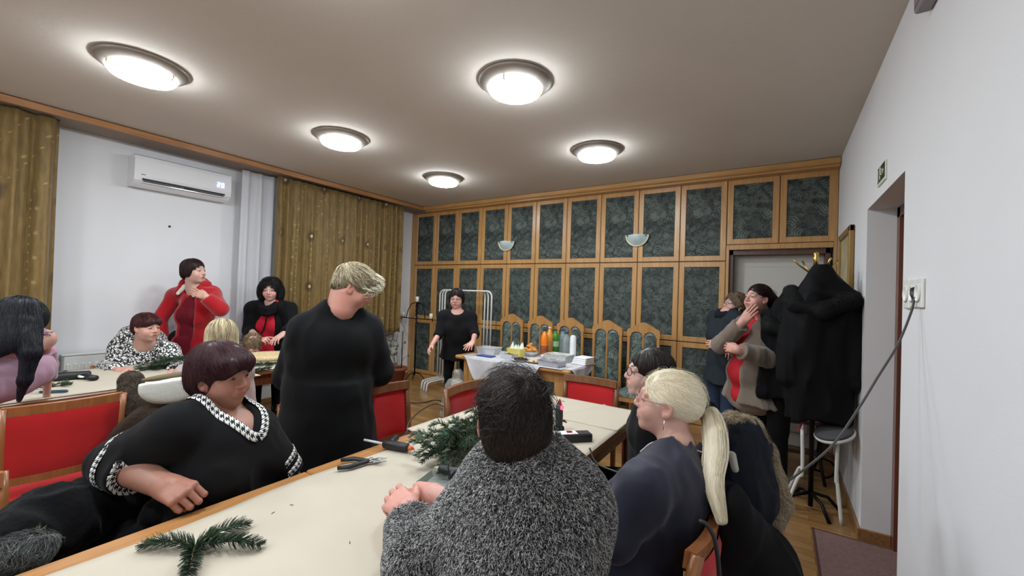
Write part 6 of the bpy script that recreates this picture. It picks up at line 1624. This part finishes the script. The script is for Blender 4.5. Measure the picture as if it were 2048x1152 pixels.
p.hair([('e', (0, -.020, .044), (.084, .104, .088)), ('e', (0, -.060, -.02), (.078, .052, .068), .03), ('e', (.068, -.010, .0), (.020, .038, .055), .02), ('e', (-.068, -.010, .0), (.020, .038, .055), .02)], [('e', (0, .115, -.022), (.068, .092, .090))],
    [(26, 16, 15), (42, 26, 24), (62, 40, 36)], h=.006, strand=[E_(n=1600, steps=8, step=.010, flow=lambda P: fl_down(P, down=.5), lift=(0, .003), jit=.12, rad=.0012)], seed=81)

# ------------------------------------------------------------------ seated woman in black and white print blouse
p = Person((-4.90, 1.27), -5, 'seated woman, short auburn hair, black and white print blouse, arm on left table', H=1.62, sit=True, w=1.35, fat=1.12, belly=.8, bust=1.2, res=.013, skin=(222, 172, 154), neckr=.060,
    J=E_(pelvis=(-4.88, 1.27, .57), chest=(-4.80, 1.28, .88), neck=A(290, 688, 3.60), head=A(294, 655, 3.56), sh_r=A(248, 705, 3.62), sh_l=A(338, 703, 3.70), el_r=A(212, 738, 3.45), wr_r=A(238, 742, 3.28), el_l=A(356, 738, 3.6), wr_l=A(345, 745, 3.35)),
    head=E_(yaw=20, pitch=-4), hands=E_(r=E_(pose='hold', dir=A(262, 746, 3.18)-A(238, 742, 3.28), back=(.2, -.6, .8)), l=E_(pose='relaxed')), facecol=E_(brow=(96, 58, 48)), handsize=1.02)
p.body(h_head=.0045, h_hand=.0042)
PRT = print_mat('leopard_print', (22, 22, 24), (230, 228, 226), 42, .48)
p.add('print_blouse', p.top(o=.018, sleeve=.9, neck_r=.086, neck_f=.03, flare=.012), .011, PRT, folds(.008, 20)); p.add('trousers', p.trousers(.012), .016, BLACKC); p.shoes(BLKSHOE)
p.hair([('e', (0, -.020, .044), (.086, .106, .086)), ('e', (0, -.062, -.012), (.078, .05, .064), .03), ('e', (0, .055, .055), (.066, .042, .034), .03)], [('e', (0, .110, -.030), (.064, .076, .080)), ('e', (.086, .004, -.022), (.022, .022, .028)), ('e', (-.086, .004, -.022), (.022, .022, .028))],
    [(42, 18, 20), (70, 32, 34), (98, 52, 50)], h=.006, strand=[E_(n=1800, steps=7, step=.009, flow=lambda P: fl_down(P, np.array([0, -.04, .13]), .25, .2), lift=(0, .004), jit=.2, rad=.0013)], seed=91)

# ------------------------------------------------------------------ woman with black curls, red dress, black coat
p = Person((-4.98, 2.48), -40, 'standing woman with black curly hair, black scarf and coat over red dress, fingers touching', H=1.62, w=1.18, fat=1.04, bust=1.15, res=.013, skin=(228, 184, 170),
    J=E_(pelvis=A(545, 692, 4.74), chest=A(543, 645, 4.70), neck=A(541, 610, 4.62), head=A(541, 579, 4.58), sh_r=A(506, 618, 4.66), sh_l=A(577, 618, 4.66), el_r=A(498, 660, 4.6), wr_r=A(520, 680, 4.36), el_l=A(588, 655, 4.6), wr_l=A(566, 668, 4.36)),
    head=E_(yaw=-38, pitch=-12), hands=E_(r=E_(pose='point', dir=A(545, 676, 4.28)-A(520, 680, 4.36), back=(.1, -.5, .8)), l=E_(pose='relaxed', dir=A(548, 680, 4.25)-A(566, 668, 4.36), back=(.3, -.6, .7))), facecol=E_(brow=(34, 24, 24), blush=.2, lip=(176, 84, 84)))
p.body(h_head=.0045, h_hand=.0042)
p.add('red_dress', p.top(o=.012, sleeve=0, neck_r=.07, hem=.42, hem_r=(.22, .19)), .012, M('crimson_dress', (190, 34, 52), .75, var=.06), folds(.008, 30, 3, (1, 1, .3)))
S = p.top(o=.022, sleeve=.95, neck_r=.10, neck_f=.03, hem=.40, hem_r=(.22, .19)); c0 = p.J['neck']; f = p.TR[:, 1]; z0 = p.J['pelvis']; u = p.TR[:, 2]
S.cap(c0+f*.17-u*.08, z0+f*.32-u*.5, .138, .16, k=.02, op='s'); p.add('black_coat', S, .012, BLACKC, folds(.010, 16, 4))
S = SDF(); ring(S, c0+f*.015+u*.015, p.TR, .080, .085, .036, -.035); ring(S, c0+f*.02-u*.02, p.TR, .085, .095, .030, -.045); p.add('scarf', S, .009, M('black_scarf', (18, 18, 22), .95), folds(.012, 46, 5))
MB().tube([tuple(q-p.pos) for q in smooth_path([c0-p.TR[:, 0]*.03+f*.135-u*.10, p.J['chest']+f*.155-u*.03, z0*.4+p.J['chest']*.6+p.TR[:, 0]*.05+f*.165, z0+p.TR[:, 0]*.16+f*.16])], .008, 6, flat=.4).build('bag_strap', BLACKC, p.root)
S = SDF(); c1 = A(577, 688, 4.42); S.ell(c1, (.11, .06, .10), rotz(-50), k=.02)
bgo, _, _ = p.add('floral_bag', S, .01, print_mat('floral_print', (24, 22, 26), (186, 178, 182), 22, 1.5)); bgo['label'] = 'shoulder bag with pale flowers on black'
p.add('leggings', p.trousers(.010), .016, BLACKC); p.shoes(BLKSHOE)
CUR_ = [(16, 12, 14), (28, 22, 24)]
p.hair([('e', (0, -.022, .046), (.094, .110, .090)), ('e', (0, -.065, -.06), (.100, .06, .10), .04), ('e', (.088, -.022, -.035), (.038, .045, .085), .03), ('e', (-.088, -.022, -.035), (.038, .045, .085), .03)], [('e', (0, .120, -.022), (.066, .100, .096))],
    CUR_, h=.006, disp=lambda P: wob(P, 100, 6, 2)*.008, strand=[E_(n=2200, steps=9, step=.010, flow=lambda P: fl_down(P, down=.6), lift=(0, .018), jit=.4, rad=.0016, curl=2.6, cfreq=110)], seed=101)
MB().tube([tuple(p.J['wr_l']+ (p.J['el_l']-p.J['wr_l'])*.12+q-p.pos) for q in [np.array([math.cos(a)*.030, math.sin(a)*.02, math.sin(a)*.03]) for a in np.linspace(0, 6.28, 16)[:-1]]], .006, 6, closed=True).build('wrist_watch', M('watch_metal', (200, 190, 160), .3, .7), p.root)

# ------------------------------------------------------------------ blonde woman at the left table, seen from behind
p = Person((-3.22, 1.22), 172, 'blonde woman seen from behind at the left table in a mauve grey top', H=1.64, sit=True, w=.92, bust=.6, res=.015, skin=(224, 178, 160), J=E_(head=A(443, 676, 2.78), neck=A(432, 730, 2.82), pelvis=(-3.32, 1.10, .57), chest=A(415, 785, 2.82)), head=E_(yaw=160, pitch=-8), hands=E_(l=E_(), r=E_()))
p.body(h_head=.005, h_hand=.005); p.add('mauve_top', p.top(o=.02, sleeve=.9, neck_r=.075), .014, M('mauve_grey_knit', (176, 158, 156), .85, var=.06), folds()); p.add('trousers', p.trousers(.012), .018, BLACKC); p.shoes(BLKSHOE)
DBL = [srgb(*c)[:3] for c in [(196, 178, 138), (222, 208, 174), (154, 134, 100), (108, 92, 68), (206, 192, 158)]]; dn = p.HR.T@np.array([0, 0, -1.])
p.hair([('e', (0, -.020, .040), (.090, .110, .092)), ('e', (0, -.075, -.085), (.088, .038, .11), .04), ('e', (.074, -.03, -.06), (.022, .045, .10), .02), ('e', (-.074, -.03, -.06), (.022, .045, .10), .02)], [('e', (0, .112, -.034), (.062, .080, .10))],
    [(120, 98, 64), (196, 174, 126)], h=.006, strand=[E_(n=3200, steps=13, step=.012, flow=lambda P: fl_down(P, np.array([0, .02, .13]), .9), lift=(0, .002), jit=.07, rad=.0013, cols=DBL)], seed=111)
# ------------------------------------------------------------------ child with light brown curls
p = Person((-4.84, 1.98), -25, 'child with curly light brown hair in pink, leaning over the far side of left table', H=1.05, sit=True, seat=.34, w=.7, res=.014, skin=(228, 184, 166), bust=0, J=E_(head=A(505, 692, 4.30), neck=A(507, 714, 4.34), wr_l=(-4.60, 2.02, .78), wr_r=(-4.62, 1.80, .78), el_l=(-4.78, 2.10, .72), el_r=(-4.78, 1.78, .72)), head=E_(yaw=-30, pitch=-38), hands=E_(l=E_(), r=E_()), lw=.8, handsize=.75)
p.body(h_head=.005, h_hand=.005); p.add('pink_shirt', p.top(o=.014, sleeve=.95, neck_r=.06), .012, M('pink_cotton', (206, 150, 186), .8)); p.add('trousers', p.trousers(.012), .016, M('denim_blue', (44, 54, 76), .8)); p.shoes(BLKSHOE)
p.hair([('e', (0, -.022, .038), (.080, .100, .084)), ('e', (0, -.062, -.03), (.070, .045, .06), .04)], [('e', (0, .112, -.034), (.064, .084, .096))], [(92, 72, 52), (146, 120, 92)], h=.006, disp=lambda P: wob(P, 90, 6, 2)*.007,
    strand=[E_(n=1500, steps=9, step=.010, flow=lambda P: fl_down(P, down=.5), lift=(0, .012), jit=.4, rad=.0014, curl=1.3, cfreq=90, cols=[srgb(*c)[:3] for c in [(120, 96, 70), (160, 134, 104), (190, 166, 132), (84, 64, 46)]])], seed=121)
# ------------------------------------------------------------------ long black haired woman in pink at the left edge
p = Person((-3.20, .02), 150, 'woman bending over the left table at the left edge, long black hair, pink jumper', H=1.64, w=.85, armw=.62, res=.012, skin=(214, 164, 148), bust=0,
    J=E_(pelvis=(-3.12, .03, .90), chest=A(4, 756, 2.14), neck=A(40, 700, 2.2), head=A(40, 648, 2.14), sh_r=A(86, 678, 2.32), sh_l=A(-30, 706, 2.10), el_r=A(96, 730, 2.45), wr_r=A(93, 800, 2.50), el_l=(-3.45, -.05, .95), wr_l=(-3.75, .02, .80)),
    head=E_(yaw=140, pitch=-28), hands=E_(r=E_(pose='relaxed', dir=(-.6, .1, -.25)), l=E_(pose='relaxed')))
p.body(h_head=.005, h_hand=.0042)
p.add('pink_jumper', p.top(o=.020, sleeve=.70, neck_r=.075, flare=.006, k=.05), .011, M('dusty_pink_knit', (156, 122, 138), .85, var=.08, sheen=.3), folds(.010, 26, 7)); p.add('trousers', p.trousers(.014), .015, BLACKC); p.shoes(BLKSHOE)
BKH = [srgb(*c)[:3] for c in [(12, 12, 16), (20, 20, 26), (34, 34, 42), (50, 50, 60)]]
la, lb, lc, ld = [p.L(A(*q)) for q in ((58, 655, 2.10), (62, 705, 2.06), (50, 760, 2.04), (38, 800, 2.04))]
p.hair([('e', (0, -.020, .040), (.094, .116, .100)), ('e', (0, -.07, -.04), (.09, .05, .09), .04), ('c', la, lb, .046, .034, .04), ('c', lb, lc, .034, .020, .02), ('c', lc, ld, .020, .006, .02), ('e', (0, -.085, -.11), (.090, .040, .11), .05)], [('e', (0, .125, -.034), (.062, .080, .10))], [(10, 10, 13), (24, 24, 30)], h=.006,
    strand=[E_(n=4200, steps=12, step=.012, flow=lambda P, d=p.HR.T@np.array([.15, 0, -1.]): fl_down(P, np.array([0, -.02, .13]), 0)*.6+d, lift=(0, .004), jit=.12, rad=.0011, cols=BKH)], seed=131)
# ================================================================== COATS, BAGS, STANDS
def fur(name, S, h, base, cols, n, ln, rad, parent=None, loc0=(0, 0, 0), seed=1, lift=(.0, .014), jit=.5, flow=None, keep=None, disp=None, mat='fur_fibres', steps=4):
    V, F = S.mesh(h, disp or (lambda P: wob(P, 40)*.005)); rng = np.random.RandomState(seed)
    fl = flow or (lambda P: np.tile(np.array([.1, .1, -.8]), (len(P), 1)))
    V2, F2, C2 = flow_strands(S, V, F, n, steps, ln/steps, fl, lift, jit, rad, [srgb(*c)[:3] for c in cols], rng, keep, off=.002)
    c1 = np.tile(np.array(srgb(*base)[:3]), (len(V), 1)); L0 = np.array(loc0, float)
    me = raw_mesh(name, np.concatenate([V, V2])-L0, np.concatenate([F, F2+len(V)]), attr_mat(mat, .7), True, col=np.concatenate([c1, C2]))
    return link(name, me, parent, None if parent is not None else tuple(L0))
def soft(name, S, h, mat, root, disp=None): 
    V, F = S.mesh(h, disp); return link(name, raw_mesh(name, V-np.array(root.location), F, mat, True), root)
# ---- heap of black coat at the lower left
base = (-1.82, .30, .0)
r = empty('black_coat', base, 0, 'black wool coat slung over the chair beside the burgundy haired woman', 'coat')
PTS = [(50, 1085, 1.12, .095), (125, 1048, 1.22, .115), (205, 1022, 1.32, .10), (285, 1010, 1.40, .075)]
S = SDF(); Q = [A(a, b, d)-tri(.12, 0, .035) for a, b, d, _ in PTS]
for i in range(3): S.cap(Q[i], Q[i+1], PTS[i][3], PTS[i+1][3], k=.05); S.cap(Q[i]-tri(.04, 0, .22), Q[i+1]-tri(.04, 0, .22), .13, .12, k=.06)
S.cap(A(330, 1000, 1.38)-tri(.06, 0, .06), A(425, 985, 1.44)-tri(.03, 0, .04), .06, .05, k=.04)
S.cap(A(372, 958, 1.52), A(432, 985, 1.46), .055, .032, k=.03)
WOOLK = M('black_boucle', (11, 11, 13), .95, var=.2, vscale=60, bstr=.35, bscale=90, sheen=.04)
soft('coat_body', S, .009, WOOLK, r, lambda P: wob(P, 13, 7, 3)*.020+(np.abs(wob(P, 40, 6, 5))-.4)*.020)
S = SDF(); a0 = A(10, 1120, 1.02)-tri(.05, 0, .02); a1 = A(60, 1108, 1.05)-tri(.05, 0, .015); a2 = A(110, 1090, 1.1)-tri(.06, 0, .01)
S.cap(a0-tri(0, .12, 0), a1, .05, .036, k=.02); S.cap(a1, a2, .036, .016, k=.02)
fd = unit(a2-a0)
fur('fur_trim', S, .007, (48, 50, 52), [(70, 74, 74), (104, 108, 106), (140, 144, 140), (40, 42, 44), (90, 92, 88)], 5000, .045, .0006, r, base, 3, (.0, .018), .35, flow=lambda P: np.tile(np.array([.5, -.4, -.3]), (len(P), 1)), steps=5)
o = C.objects[-1]; 
tb = A(50, 1086, 1.10)
fir('fir_sprig', [[tb+tri(-.03, 0, -.02), tb+tri(.0, .0, .01), tb+tri(.02, .02, .02)], [tb, tb+tri(.02, -.02, .01)], [tb, tb+tri(-.02, .03, .015)]], 'pale green fir tip tucked in the grey fur of the black coat', loc=tuple(tb-tri(0, 0, .03)), seed=31, dens=900, nl=.022, nrad=.0012, cols=[srgb(120, 130, 84)[:3], srgb(90, 102, 62)[:3]])
# ---- fur lined jacket on the blonde woman's chair
base = (-3.02, .98, 0)
r = empty('fur_lined_jacket', base, 0, 'brown jacket with fur edge and white lining draped over a chair at the left table', 'jacket')
S = SDF(); U_ = [(262, 762, 2.28), (262, 800, 2.24), (295, 838, 2.21), (345, 850, 2.20), (400, 828, 2.24)]
for a, b in zip(U_[:-1], U_[1:]): S.cap(A(*a), A(*b), .050, .045, k=.04)
fur('fur_edge', S, .010, (58, 47, 36), [(66, 54, 42), (86, 71, 54), (48, 39, 31), (104, 88, 68)], 11000, .026, .0007, r, base, 5, (.0, .008), .6)
S = SDF(); S.ell(A(345, 752, 2.33), (.025, .15, .018), rotz(8), k=.02); soft('collar_band', S, .009, M('beige_suede', (112, 100, 76), .9), r)
S = SDF(); S.ell(A(348, 765, 2.27), (.034, .16, .115), rotz(8), k=.02); S.half(A(328, 757, 2.27), (0, 0, 1), lo=A(328, 758, 2.27)-tri(.3, .4, .02), hi=A(328, 758, 2.27)+tri(.3, .4, .2)); soft('white_lining', S, .008, M('white_quilting', (222, 224, 214), .9, bstr=.2, bscale=60), r, lambda P: wob(P, 30)*.003)
S = SDF(); S.ell(A(328, 880, 2.27), (.055, .26, .22), rotz(8), k=.03); soft('jacket_body', S, .012, M('dark_brown_suede', (54, 42, 34), .9, var=.2, bstr=.5), r, lambda P: wob(P, 22)*.012)
# ---- yellow jacket
base = (-3.30, 2.0, 0); r = empty('yellow_jacket', base, 0, 'yellow knitted jacket on the chair behind the large standing woman', 'jacket')
S = SDF(); S.ell((-3.25, 1.98, .70), (.06, .20, .17), k=.02).cap((-3.24, 1.86, .78), (-3.22, 1.80, .55), .05, .045, k=.02); soft('knit_body', S, .012, M('yellow_knit', (222, 178, 62), .9, var=.15, vscale=60), r, lambda P: wob(P, 30)*.01)
# ---- jackets behind the blonde ponytail woman
base = (-.10, 1.5, 0); r = empty('navy_jacket', base, 0, 'navy jacket with beige fur trimmed hood hanging on the ponytail woman\'s chair', 'jacket')
S = SDF(); S.ell(A(1488, 925, 1.52), (.075, .13, .17), rotz(-25), k=.03).ell(A(1500, 990, 1.48), (.08, .12, .12), rotz(-25), k=.04).cap(A(1450, 880, 1.52), A(1470, 940, 1.5), .05, .05, k=.03)
soft('jacket_body', S, .009, M('navy_nylon', (17, 22, 31), .75, var=.1), r, folds(.014, 24, 4, (1, 1, .4)))
S = SDF(); U_ = [(1462, 838, 1.52, .022), (1500, 856, 1.54, .030), (1528, 905, 1.54, .030), (1545, 960, 1.52, .030), (1553, 1005, 1.50, .038), (1540, 1040, 1.46, .034)]
for a, b in zip(U_[:-1], U_[1:]): S.cap(A(*a[:3]), A(*b[:3]), a[3], b[3], k=.02)
fur('fur_trim', S, .008, (140, 122, 98), [(178, 158, 128), (204, 188, 160), (146, 126, 98), (226, 212, 186), (100, 84, 66)], 11000, .026, .0005, r, base, 6, (.0, .013), .6)
S = SDF(); S.cap(A(1464, 910, 1.40), A(1470, 938, 1.38), .013, .012, k=.01); soft('white_toggle', S, .005, M('pale_silver_cloth', (176, 172, 160), .6), r)
base = (-.05, 1.42, 0); r = empty('black_coat', base, 0, 'long black coat hanging down behind the ponytail woman on her chair back', 'coat')
S = SDF(); S.cap(A(1456, 1010, 1.28), A(1505, 1130, 1.36), .06, .11, k=.05).cap(A(1505, 1130, 1.36), A(1520, 1250, 1.4), .12, .14, k=.05).cap(A(1440, 1060, 1.33), A(1455, 1250, 1.3), .05, .09, k=.05)
soft('coat_body', S, .010, M('black_coat_cloth', (11, 11, 13), .85), r, folds(.014, 18, 2, (1, 1, .3)))
cable([A(1398, 1042, 1.10), A(1412, 1048, 1.09), A(1428, 1075, 1.08), A(1436, 1120, 1.08), A(1440, 1180, 1.09)], .006, BP, 'black bag strap hanging over the brown chair back', name='bag_strap')
# ---- coat stand in the corner
CX, CY = .225, 3.70
r = empty('coat_stand', (CX, CY, 0), 0, 'coat stand with brass hooks beside the door opening, loaded with coats', 'coat stand')
IRON = M('black_iron', (18, 17, 17), .45, .6, var=.1)
MB().tube([(0, 0, .02), (0, 0, 1.76)], .016, 10).build('pole', IRON, r)
MB().lathe([(0, 1.86), (.012, 1.855), (.018, 1.84), (.012, 1.825), (.022, 1.81), (.014, 1.79), (.016, 1.76), (0, 1.76)], seg=14).build('finial', BRASS, r)
for k in range(4):
    a = .5+k*P90
    MB().tube([(0, 0, 1.70), (.05*math.cos(a), .05*math.sin(a), 1.71), (.12*math.cos(a), .12*math.sin(a), 1.76), (.155*math.cos(a), .155*math.sin(a), 1.80)], [.007, .006, .005, .008], 8).build('hook', BRASS, r)
    MB().tube([(0, 0, .12), (.12*math.cos(a), .12*math.sin(a), .09), (.2*math.cos(a), .2*math.sin(a), .0)], .012, 8).build('foot', IRON, r)
def hang(name, c, ztop, zbot, rx, ry, mat, label, seed, hood=True, quilt=0.0):
    rt = empty(name, (c[0], c[1], 0), 0, label, 'coat', 'coats hanging on the stand')
    S = SDF(); L = ztop-zbot; T = lambda x, y, z: (c[0]+x, c[1]+y, z)
    S.frus(T(0, 0, ztop-.03), T(0, 0, ztop-.30), (rx*.22, ry*.22), (rx*.95, ry*.85), np.eye(3), k=.06, flare=.8)
    S.frus(T(0, 0, ztop-.26), T(0, 0, zbot), (rx*.90, ry*.80), (rx*.92, ry*.85), np.eye(3), k=.06)
    for s_ in (-1, 1): S.cap(T(s_*rx*.78, -.02, ztop-.30), T(s_*rx*.90, -.06, ztop-.85), .058, .052, k=.03)
    q = (lambda P: quilt*np.abs(np.sin(P[:, 2]*34))) if quilt else (lambda P: 0)
    soft('coat_body', S, .012, mat, rt, lambda P: wob(P, 16, 6, seed, (1, 1, .25))*.022+(np.abs(wob(P, 44, 6, seed+1, (1, 1, .3)))-.4)*.012-q(P))
    if hood:
        S = SDF(); S.cap(T(-rx*.70, -.10, ztop-.32), T(0, -.155, ztop-.36), .050, .045, k=.03).cap(T(0, -.155, ztop-.36), T(rx*.72, -.11, ztop-.29), .045, .045, k=.03).cap(T(-rx*.70, -.10, ztop-.32), T(-rx*.82, -.02, ztop-.24), .05, .045, k=.03)
        fur('hood_fur', S, .009, (11, 11, 13), [(12, 12, 14), (20, 20, 22), (28, 28, 30), (15, 16, 16)], 9000, .026, .0007, rt, (c[0], c[1], 0), seed, (.0, .010), .6)
    return rt
BN = M('black_padded_nylon', (12, 13, 15), .75, var=.1); BW = M('black_wool_coat', (14, 14, 16), .9)
hang('hanging_coat', (.255, 3.60), 1.80, .66, .215, .17, BN, 'black hooded padded coat hanging in front on the coat stand', 1, quilt=0)
hang('hanging_coat', (.10, 3.86), 1.62, .74, .20, .16, BW, 'second black coat hanging left behind on the coat stand', 2, quilt=.002)
hang('hanging_coat', (.24, 3.92), 1.60, .60, .20, .13, BW, 'dark coat at the back of the coat stand near the framed picture', 3, hood=False)
# ---- white tube chair with grey seat below the coats
r = empty('folding_chair', (.26, 3.66, 0), 0, 'white tubular folding chair with grey seat under the hanging coats', 'chair')
WT = M('white_tube', (214, 214, 208), .3, var=.02)
def rel(p): return tuple(np.asarray(p)-np.array([.26, 3.66, 0]))
S = SDF(); c_ = A(1668, 838, 2.86); V = []
mb = MB().lathe([(0, -.02), (.10, -.02), (.115, -.01), (.12, .004), (.10, .016), (0, .018)], seg=36); sc = mb.build('seat_rim', WT, r); sc.location = (.08, -.10, .60); sc.rotation_euler = (.25, -.35, 0); 
mb = MB().lathe([(0, .05), (.08, .04), (.108, .028), (.112, .012), (0, .012)], seg=36); s2 = mb.build('seat', M('grey_seat', (84, 84, 86), .8), r); s2.location = (.08, -.10, .60); s2.rotation_euler = (.25, -.35, 0)
l1 = AZ(1683, 1050, 0); l2 = AZ(1572, 990, 0)
for (p, q) in [((.10, -.10), (l1[0], l1[1])), ((-.09, .05), (l2[0], l2[1])), ((.12, .10), (.40, 3.86)), ((-.10, -.12), (.06, 3.50))]:
    m_ = (p[0]*.95+.26, p[1]*.95+3.66, .30); MB().tube([rel(x) for x in smooth_path([(p[0]+.26, p[1]+3.66, .60), m_, (q[0]*.25+m_[0]*.75, q[1]*.25+m_[1]*.75, .25), (q[0], q[1], .0)], 6)], .011, 8).build('leg', WT, r)
# ---- black iron stand on the floor behind
r = empty('iron_stand', (.10, 4.30, 0), .2, 'black wrought iron stand with curled feet on the floor behind the coats', 'stand')
for x in (-.26, .22):
    MB().tube([(x+.10*math.cos(t)*(1-t/9), -.05+.0, .13+.08*math.sin(t)*(1-t/9)) for t in np.linspace(-1.5, 5, 20)], .009, 6).build('scroll', IRON, r)
    MB().tube([(x, -.16, .011), (x, -.05, .14), (x, 0, .34), (x, .1, .5)], .012, 6).build('leg', IRON, r); MB().tube([(x, .16, .011), (x, .05, .14), (x, 0, .34)], .012, 6).build('leg', IRON, r)
MB().bx(-.36, .32, -.02, .02, .20, .23).build('crossbar', DARKW, r); MB().bx(-.40, .36, -.14, .2, .48, .51, .005).build('board', DARKW, r)
# ---- white garment racks
for k, (dx, dy, l) in enumerate([(-.05, 0, 'white metal garment rack nearest the cupboards, behind the woman in black'), (.035, -.035, 'middle white metal garment rack of the nested three'), (.12, -.07, 'front white metal garment rack of the nested three')]):
    x0, x1, y = -4.40, -3.52, 4.78; hx = (x1-x0)/2; r = empty('garment_rack', ((x0+x1)/2+dx, y+dy, 0), 0, l, 'clothes rack', 'nested white garment racks')
    top = [(-hx, 0, .13), (-hx, 0, 1.42)]+[(-hx+.08-.08*math.cos(a), 0, 1.42+.08*math.sin(a)) for a in np.linspace(.3, P90, 5)]+[(hx-.08+.08*math.sin(a), 0, 1.42+.08*math.cos(a)) for a in np.linspace(0, P90-.3, 5)]+[(hx, 0, 1.42), (hx, 0, .13)]
    MB().tube(top, .0125, 8).build('frame', WT, r)
    for sx in (-hx, hx): MB().tube(smooth_path([(sx, .14, .015), (sx, .13, .10), (sx, .08, .13), (sx, -.26, .13), (sx, -.32, .10), (sx, -.335, .0)], 4), .0135, 8).build('foot', WT, r)
    MB().tube([(-hx, 0, .13), (hx, 0, .13)], .0125, 8).build('crossbar', WT, r)
# ---- candle stand
bx_, by_ = -4.93, 4.76; r = empty('candle_stand', (bx_, by_, 0), 0, 'tall black wrought iron candle stand in the far left corner', 'candle stand')
MB().tube([(0, 0, .10), (0, 0, 1.29)], .011, 8).build('pole', IRON, r); MB().tube([(.022*math.cos(k*.9), .022*math.sin(k*.9), .95+k*.011) for k in range(30)], .006, 6).build('twist', IRON, r)
for k in range(3):
    a = k*2.094+.4; MB().tube([(0, 0, .14), (.09*math.cos(a), .09*math.sin(a), .13), (.17*math.cos(a), .17*math.sin(a), .05), (.2*math.cos(a), .2*math.sin(a), .0)], .008, 6).build('foot', IRON, r)
MB().tube([(-.36, 0, 1.0), (-.34, 0, 1.03), (-.3, 0, 1.02), (.30, 0, 1.02), (.34, 0, 1.03), (.36, 0, 1.0)], .008, 6).build('arm', IRON, r)
MB().tube([(0, 0, 1.29), (-.12, 0, 1.26), (-.20, 0, 1.16), (-.24, 0, 1.03)], .007, 6).build('scroll', IRON, r); MB().tube([(0, 0, 1.29), (.12, 0, 1.26), (.17, 0, 1.16), (.19, 0, 1.03)], .007, 6).build('scroll', IRON, r)
WAX = M('candle_wax', (232, 228, 212), .5, var=.01, sss=.1)
for x, z, l in [(0, 1.295, 'white candle on top of the black candle stand'), (-.32, 1.035, 'white candle on the left arm of the candle stand'), (.32, 1.035, 'white candle on the right arm of the candle stand')]:
    MB().lathe([(0, z-.012), (.03, z-.012), (.034, z-.004), (.0, z-.004)], (x, 0, 0), 16).build('candle_cup', IRON, r)
    cn = empty('candle', (bx_+x, by_, z-.004), 0, l, 'candle', 'candles on the iron stand'); MB().lathe([(0, 0), (.027, 0), (.027, .085), (.02, .088), (0, .084)], seg=18).build('wax', WAX, cn); MB().tube([(0, 0, .083), (.001, 0, .098)], .0012, 5).build('wick', BP, cn)
# ---- plant
r = empty('potted_plant', (-5.06, 4.52, 0), 0, 'terracotta pot with thin bare stems below the curtain corner', 'plant')
MB().lathe([(0, 0), (.09, 0), (.125, .20), (.145, .20), (.148, .25), (.13, .25), (.12, .22), (0, .22)], seg=30).build('pot', M('terracotta', (140, 78, 62), .8, var=.1), r)
MB().lathe([(0, .222), (.12, .221)], seg=20).build('soil', M('soil', (40, 30, 24), .95), r)
rnd = random.Random(2)
for k in range(7):
    a = rnd.random()*6.28; L = rnd.uniform(.2, .45); pts = [(.03*math.cos(a), .03*math.sin(a), .22), (.07*math.cos(a), .07*math.sin(a), .22+L*.6), (.16*math.cos(a), .14*math.sin(a), .22+L)]
    MB().tube(smooth_path(pts, 4), .003, 5).build('stem', M('dry_stem', (96, 92, 60), .8), r)
    t = pts[-1]; MB().add([t, (t[0]+.03, t[1]+.01, t[2]+.03), (t[0]+.06, t[1], t[2]-.01), (t[0]+.03, t[1]-.01, t[2]-.02)], [[0, 1, 2, 3]]).build('leaf', M('dull_leaf', (78, 92, 58), .7), r)
MB().tube([(.05, .03, .2), (.05, .03, .82)], .010, 6).build('stake', DARKW, r)
pn = MB().bx(-.012, .012, -.25, .25, 0, .66, .003).build('painted_panel', print_mat('grey_floral_print', (110, 112, 112), (206, 206, 202), 7, .16)); pn.location = (XL+.07, 4.44, .14); tag(pn, 'white panel with sketchy grey flowers below the long curtain', 'panel')
MB().bx(-.012, .012, -.25, -.22, -.14, 0).bx(-.012, .012, .22, .25, -.14, 0).build('foot', FW, pn)
# ---- bags of filling near the desk
BAGM = M('clear_bag_film', (214, 214, 206), .25, alpha=.2, var=.1, vscale=30); FIL = M('cream_filling', (140, 127, 106), .95, var=.35, vscale=50, bstr=.9, bscale=60)
for (px, py, d, rx, h, l) in [(905, 815, 4.45, .13, .42, 'wide clear bag of cream wool filling in front of the desk leg'), (912, 800, 4.72, .085, .50, 'tall narrow clear bag of wool filling beside the desk leg')]:
    c = A(px, py, d); base = (c[0], c[1], 0); r = empty('plastic_bag', base, 0, l, 'bag', 'bags of wool filling by the desk')
    S = SDF(); S.ell((c[0], c[1], h*.45), (rx*.9, rx*.8, h*.44), k=.02); S.half((0, 0, .006), (0, 0, -1), lo=c-tri(1, 1, 3), hi=(c[0]+1, c[1]+1, .1)); soft('filling', S, .010, FIL, r, lambda P: wob(P, 110)*.012+wob(P, 40)*.012)
    S = SDF(); S.ell((c[0], c[1], h*.47), (rx, rx*.9, h*.48), k=.02).cap((c[0], c[1], h*.8), (c[0]+.02, c[1], h+.02), rx*.6, rx*.8, k=.04); S.half((0, 0, .003), (0, 0, -1), lo=c-tri(1, 1, 3), hi=(c[0]+1, c[1]+1, .1)); soft('plastic_film', S, .010, BAGM, r, lambda P: wob(P, 70)*.014)
# magenta cord dangling between the coats
cable([A(1612, 812, 2.95), A(1609, 835, 2.93), A(1603, 848, 2.92), A(1597, 862, 2.92)], .006, M('magenta_cord', (170, 36, 80), .7), 'short magenta cord dangling below the hanging coats', name='cord')
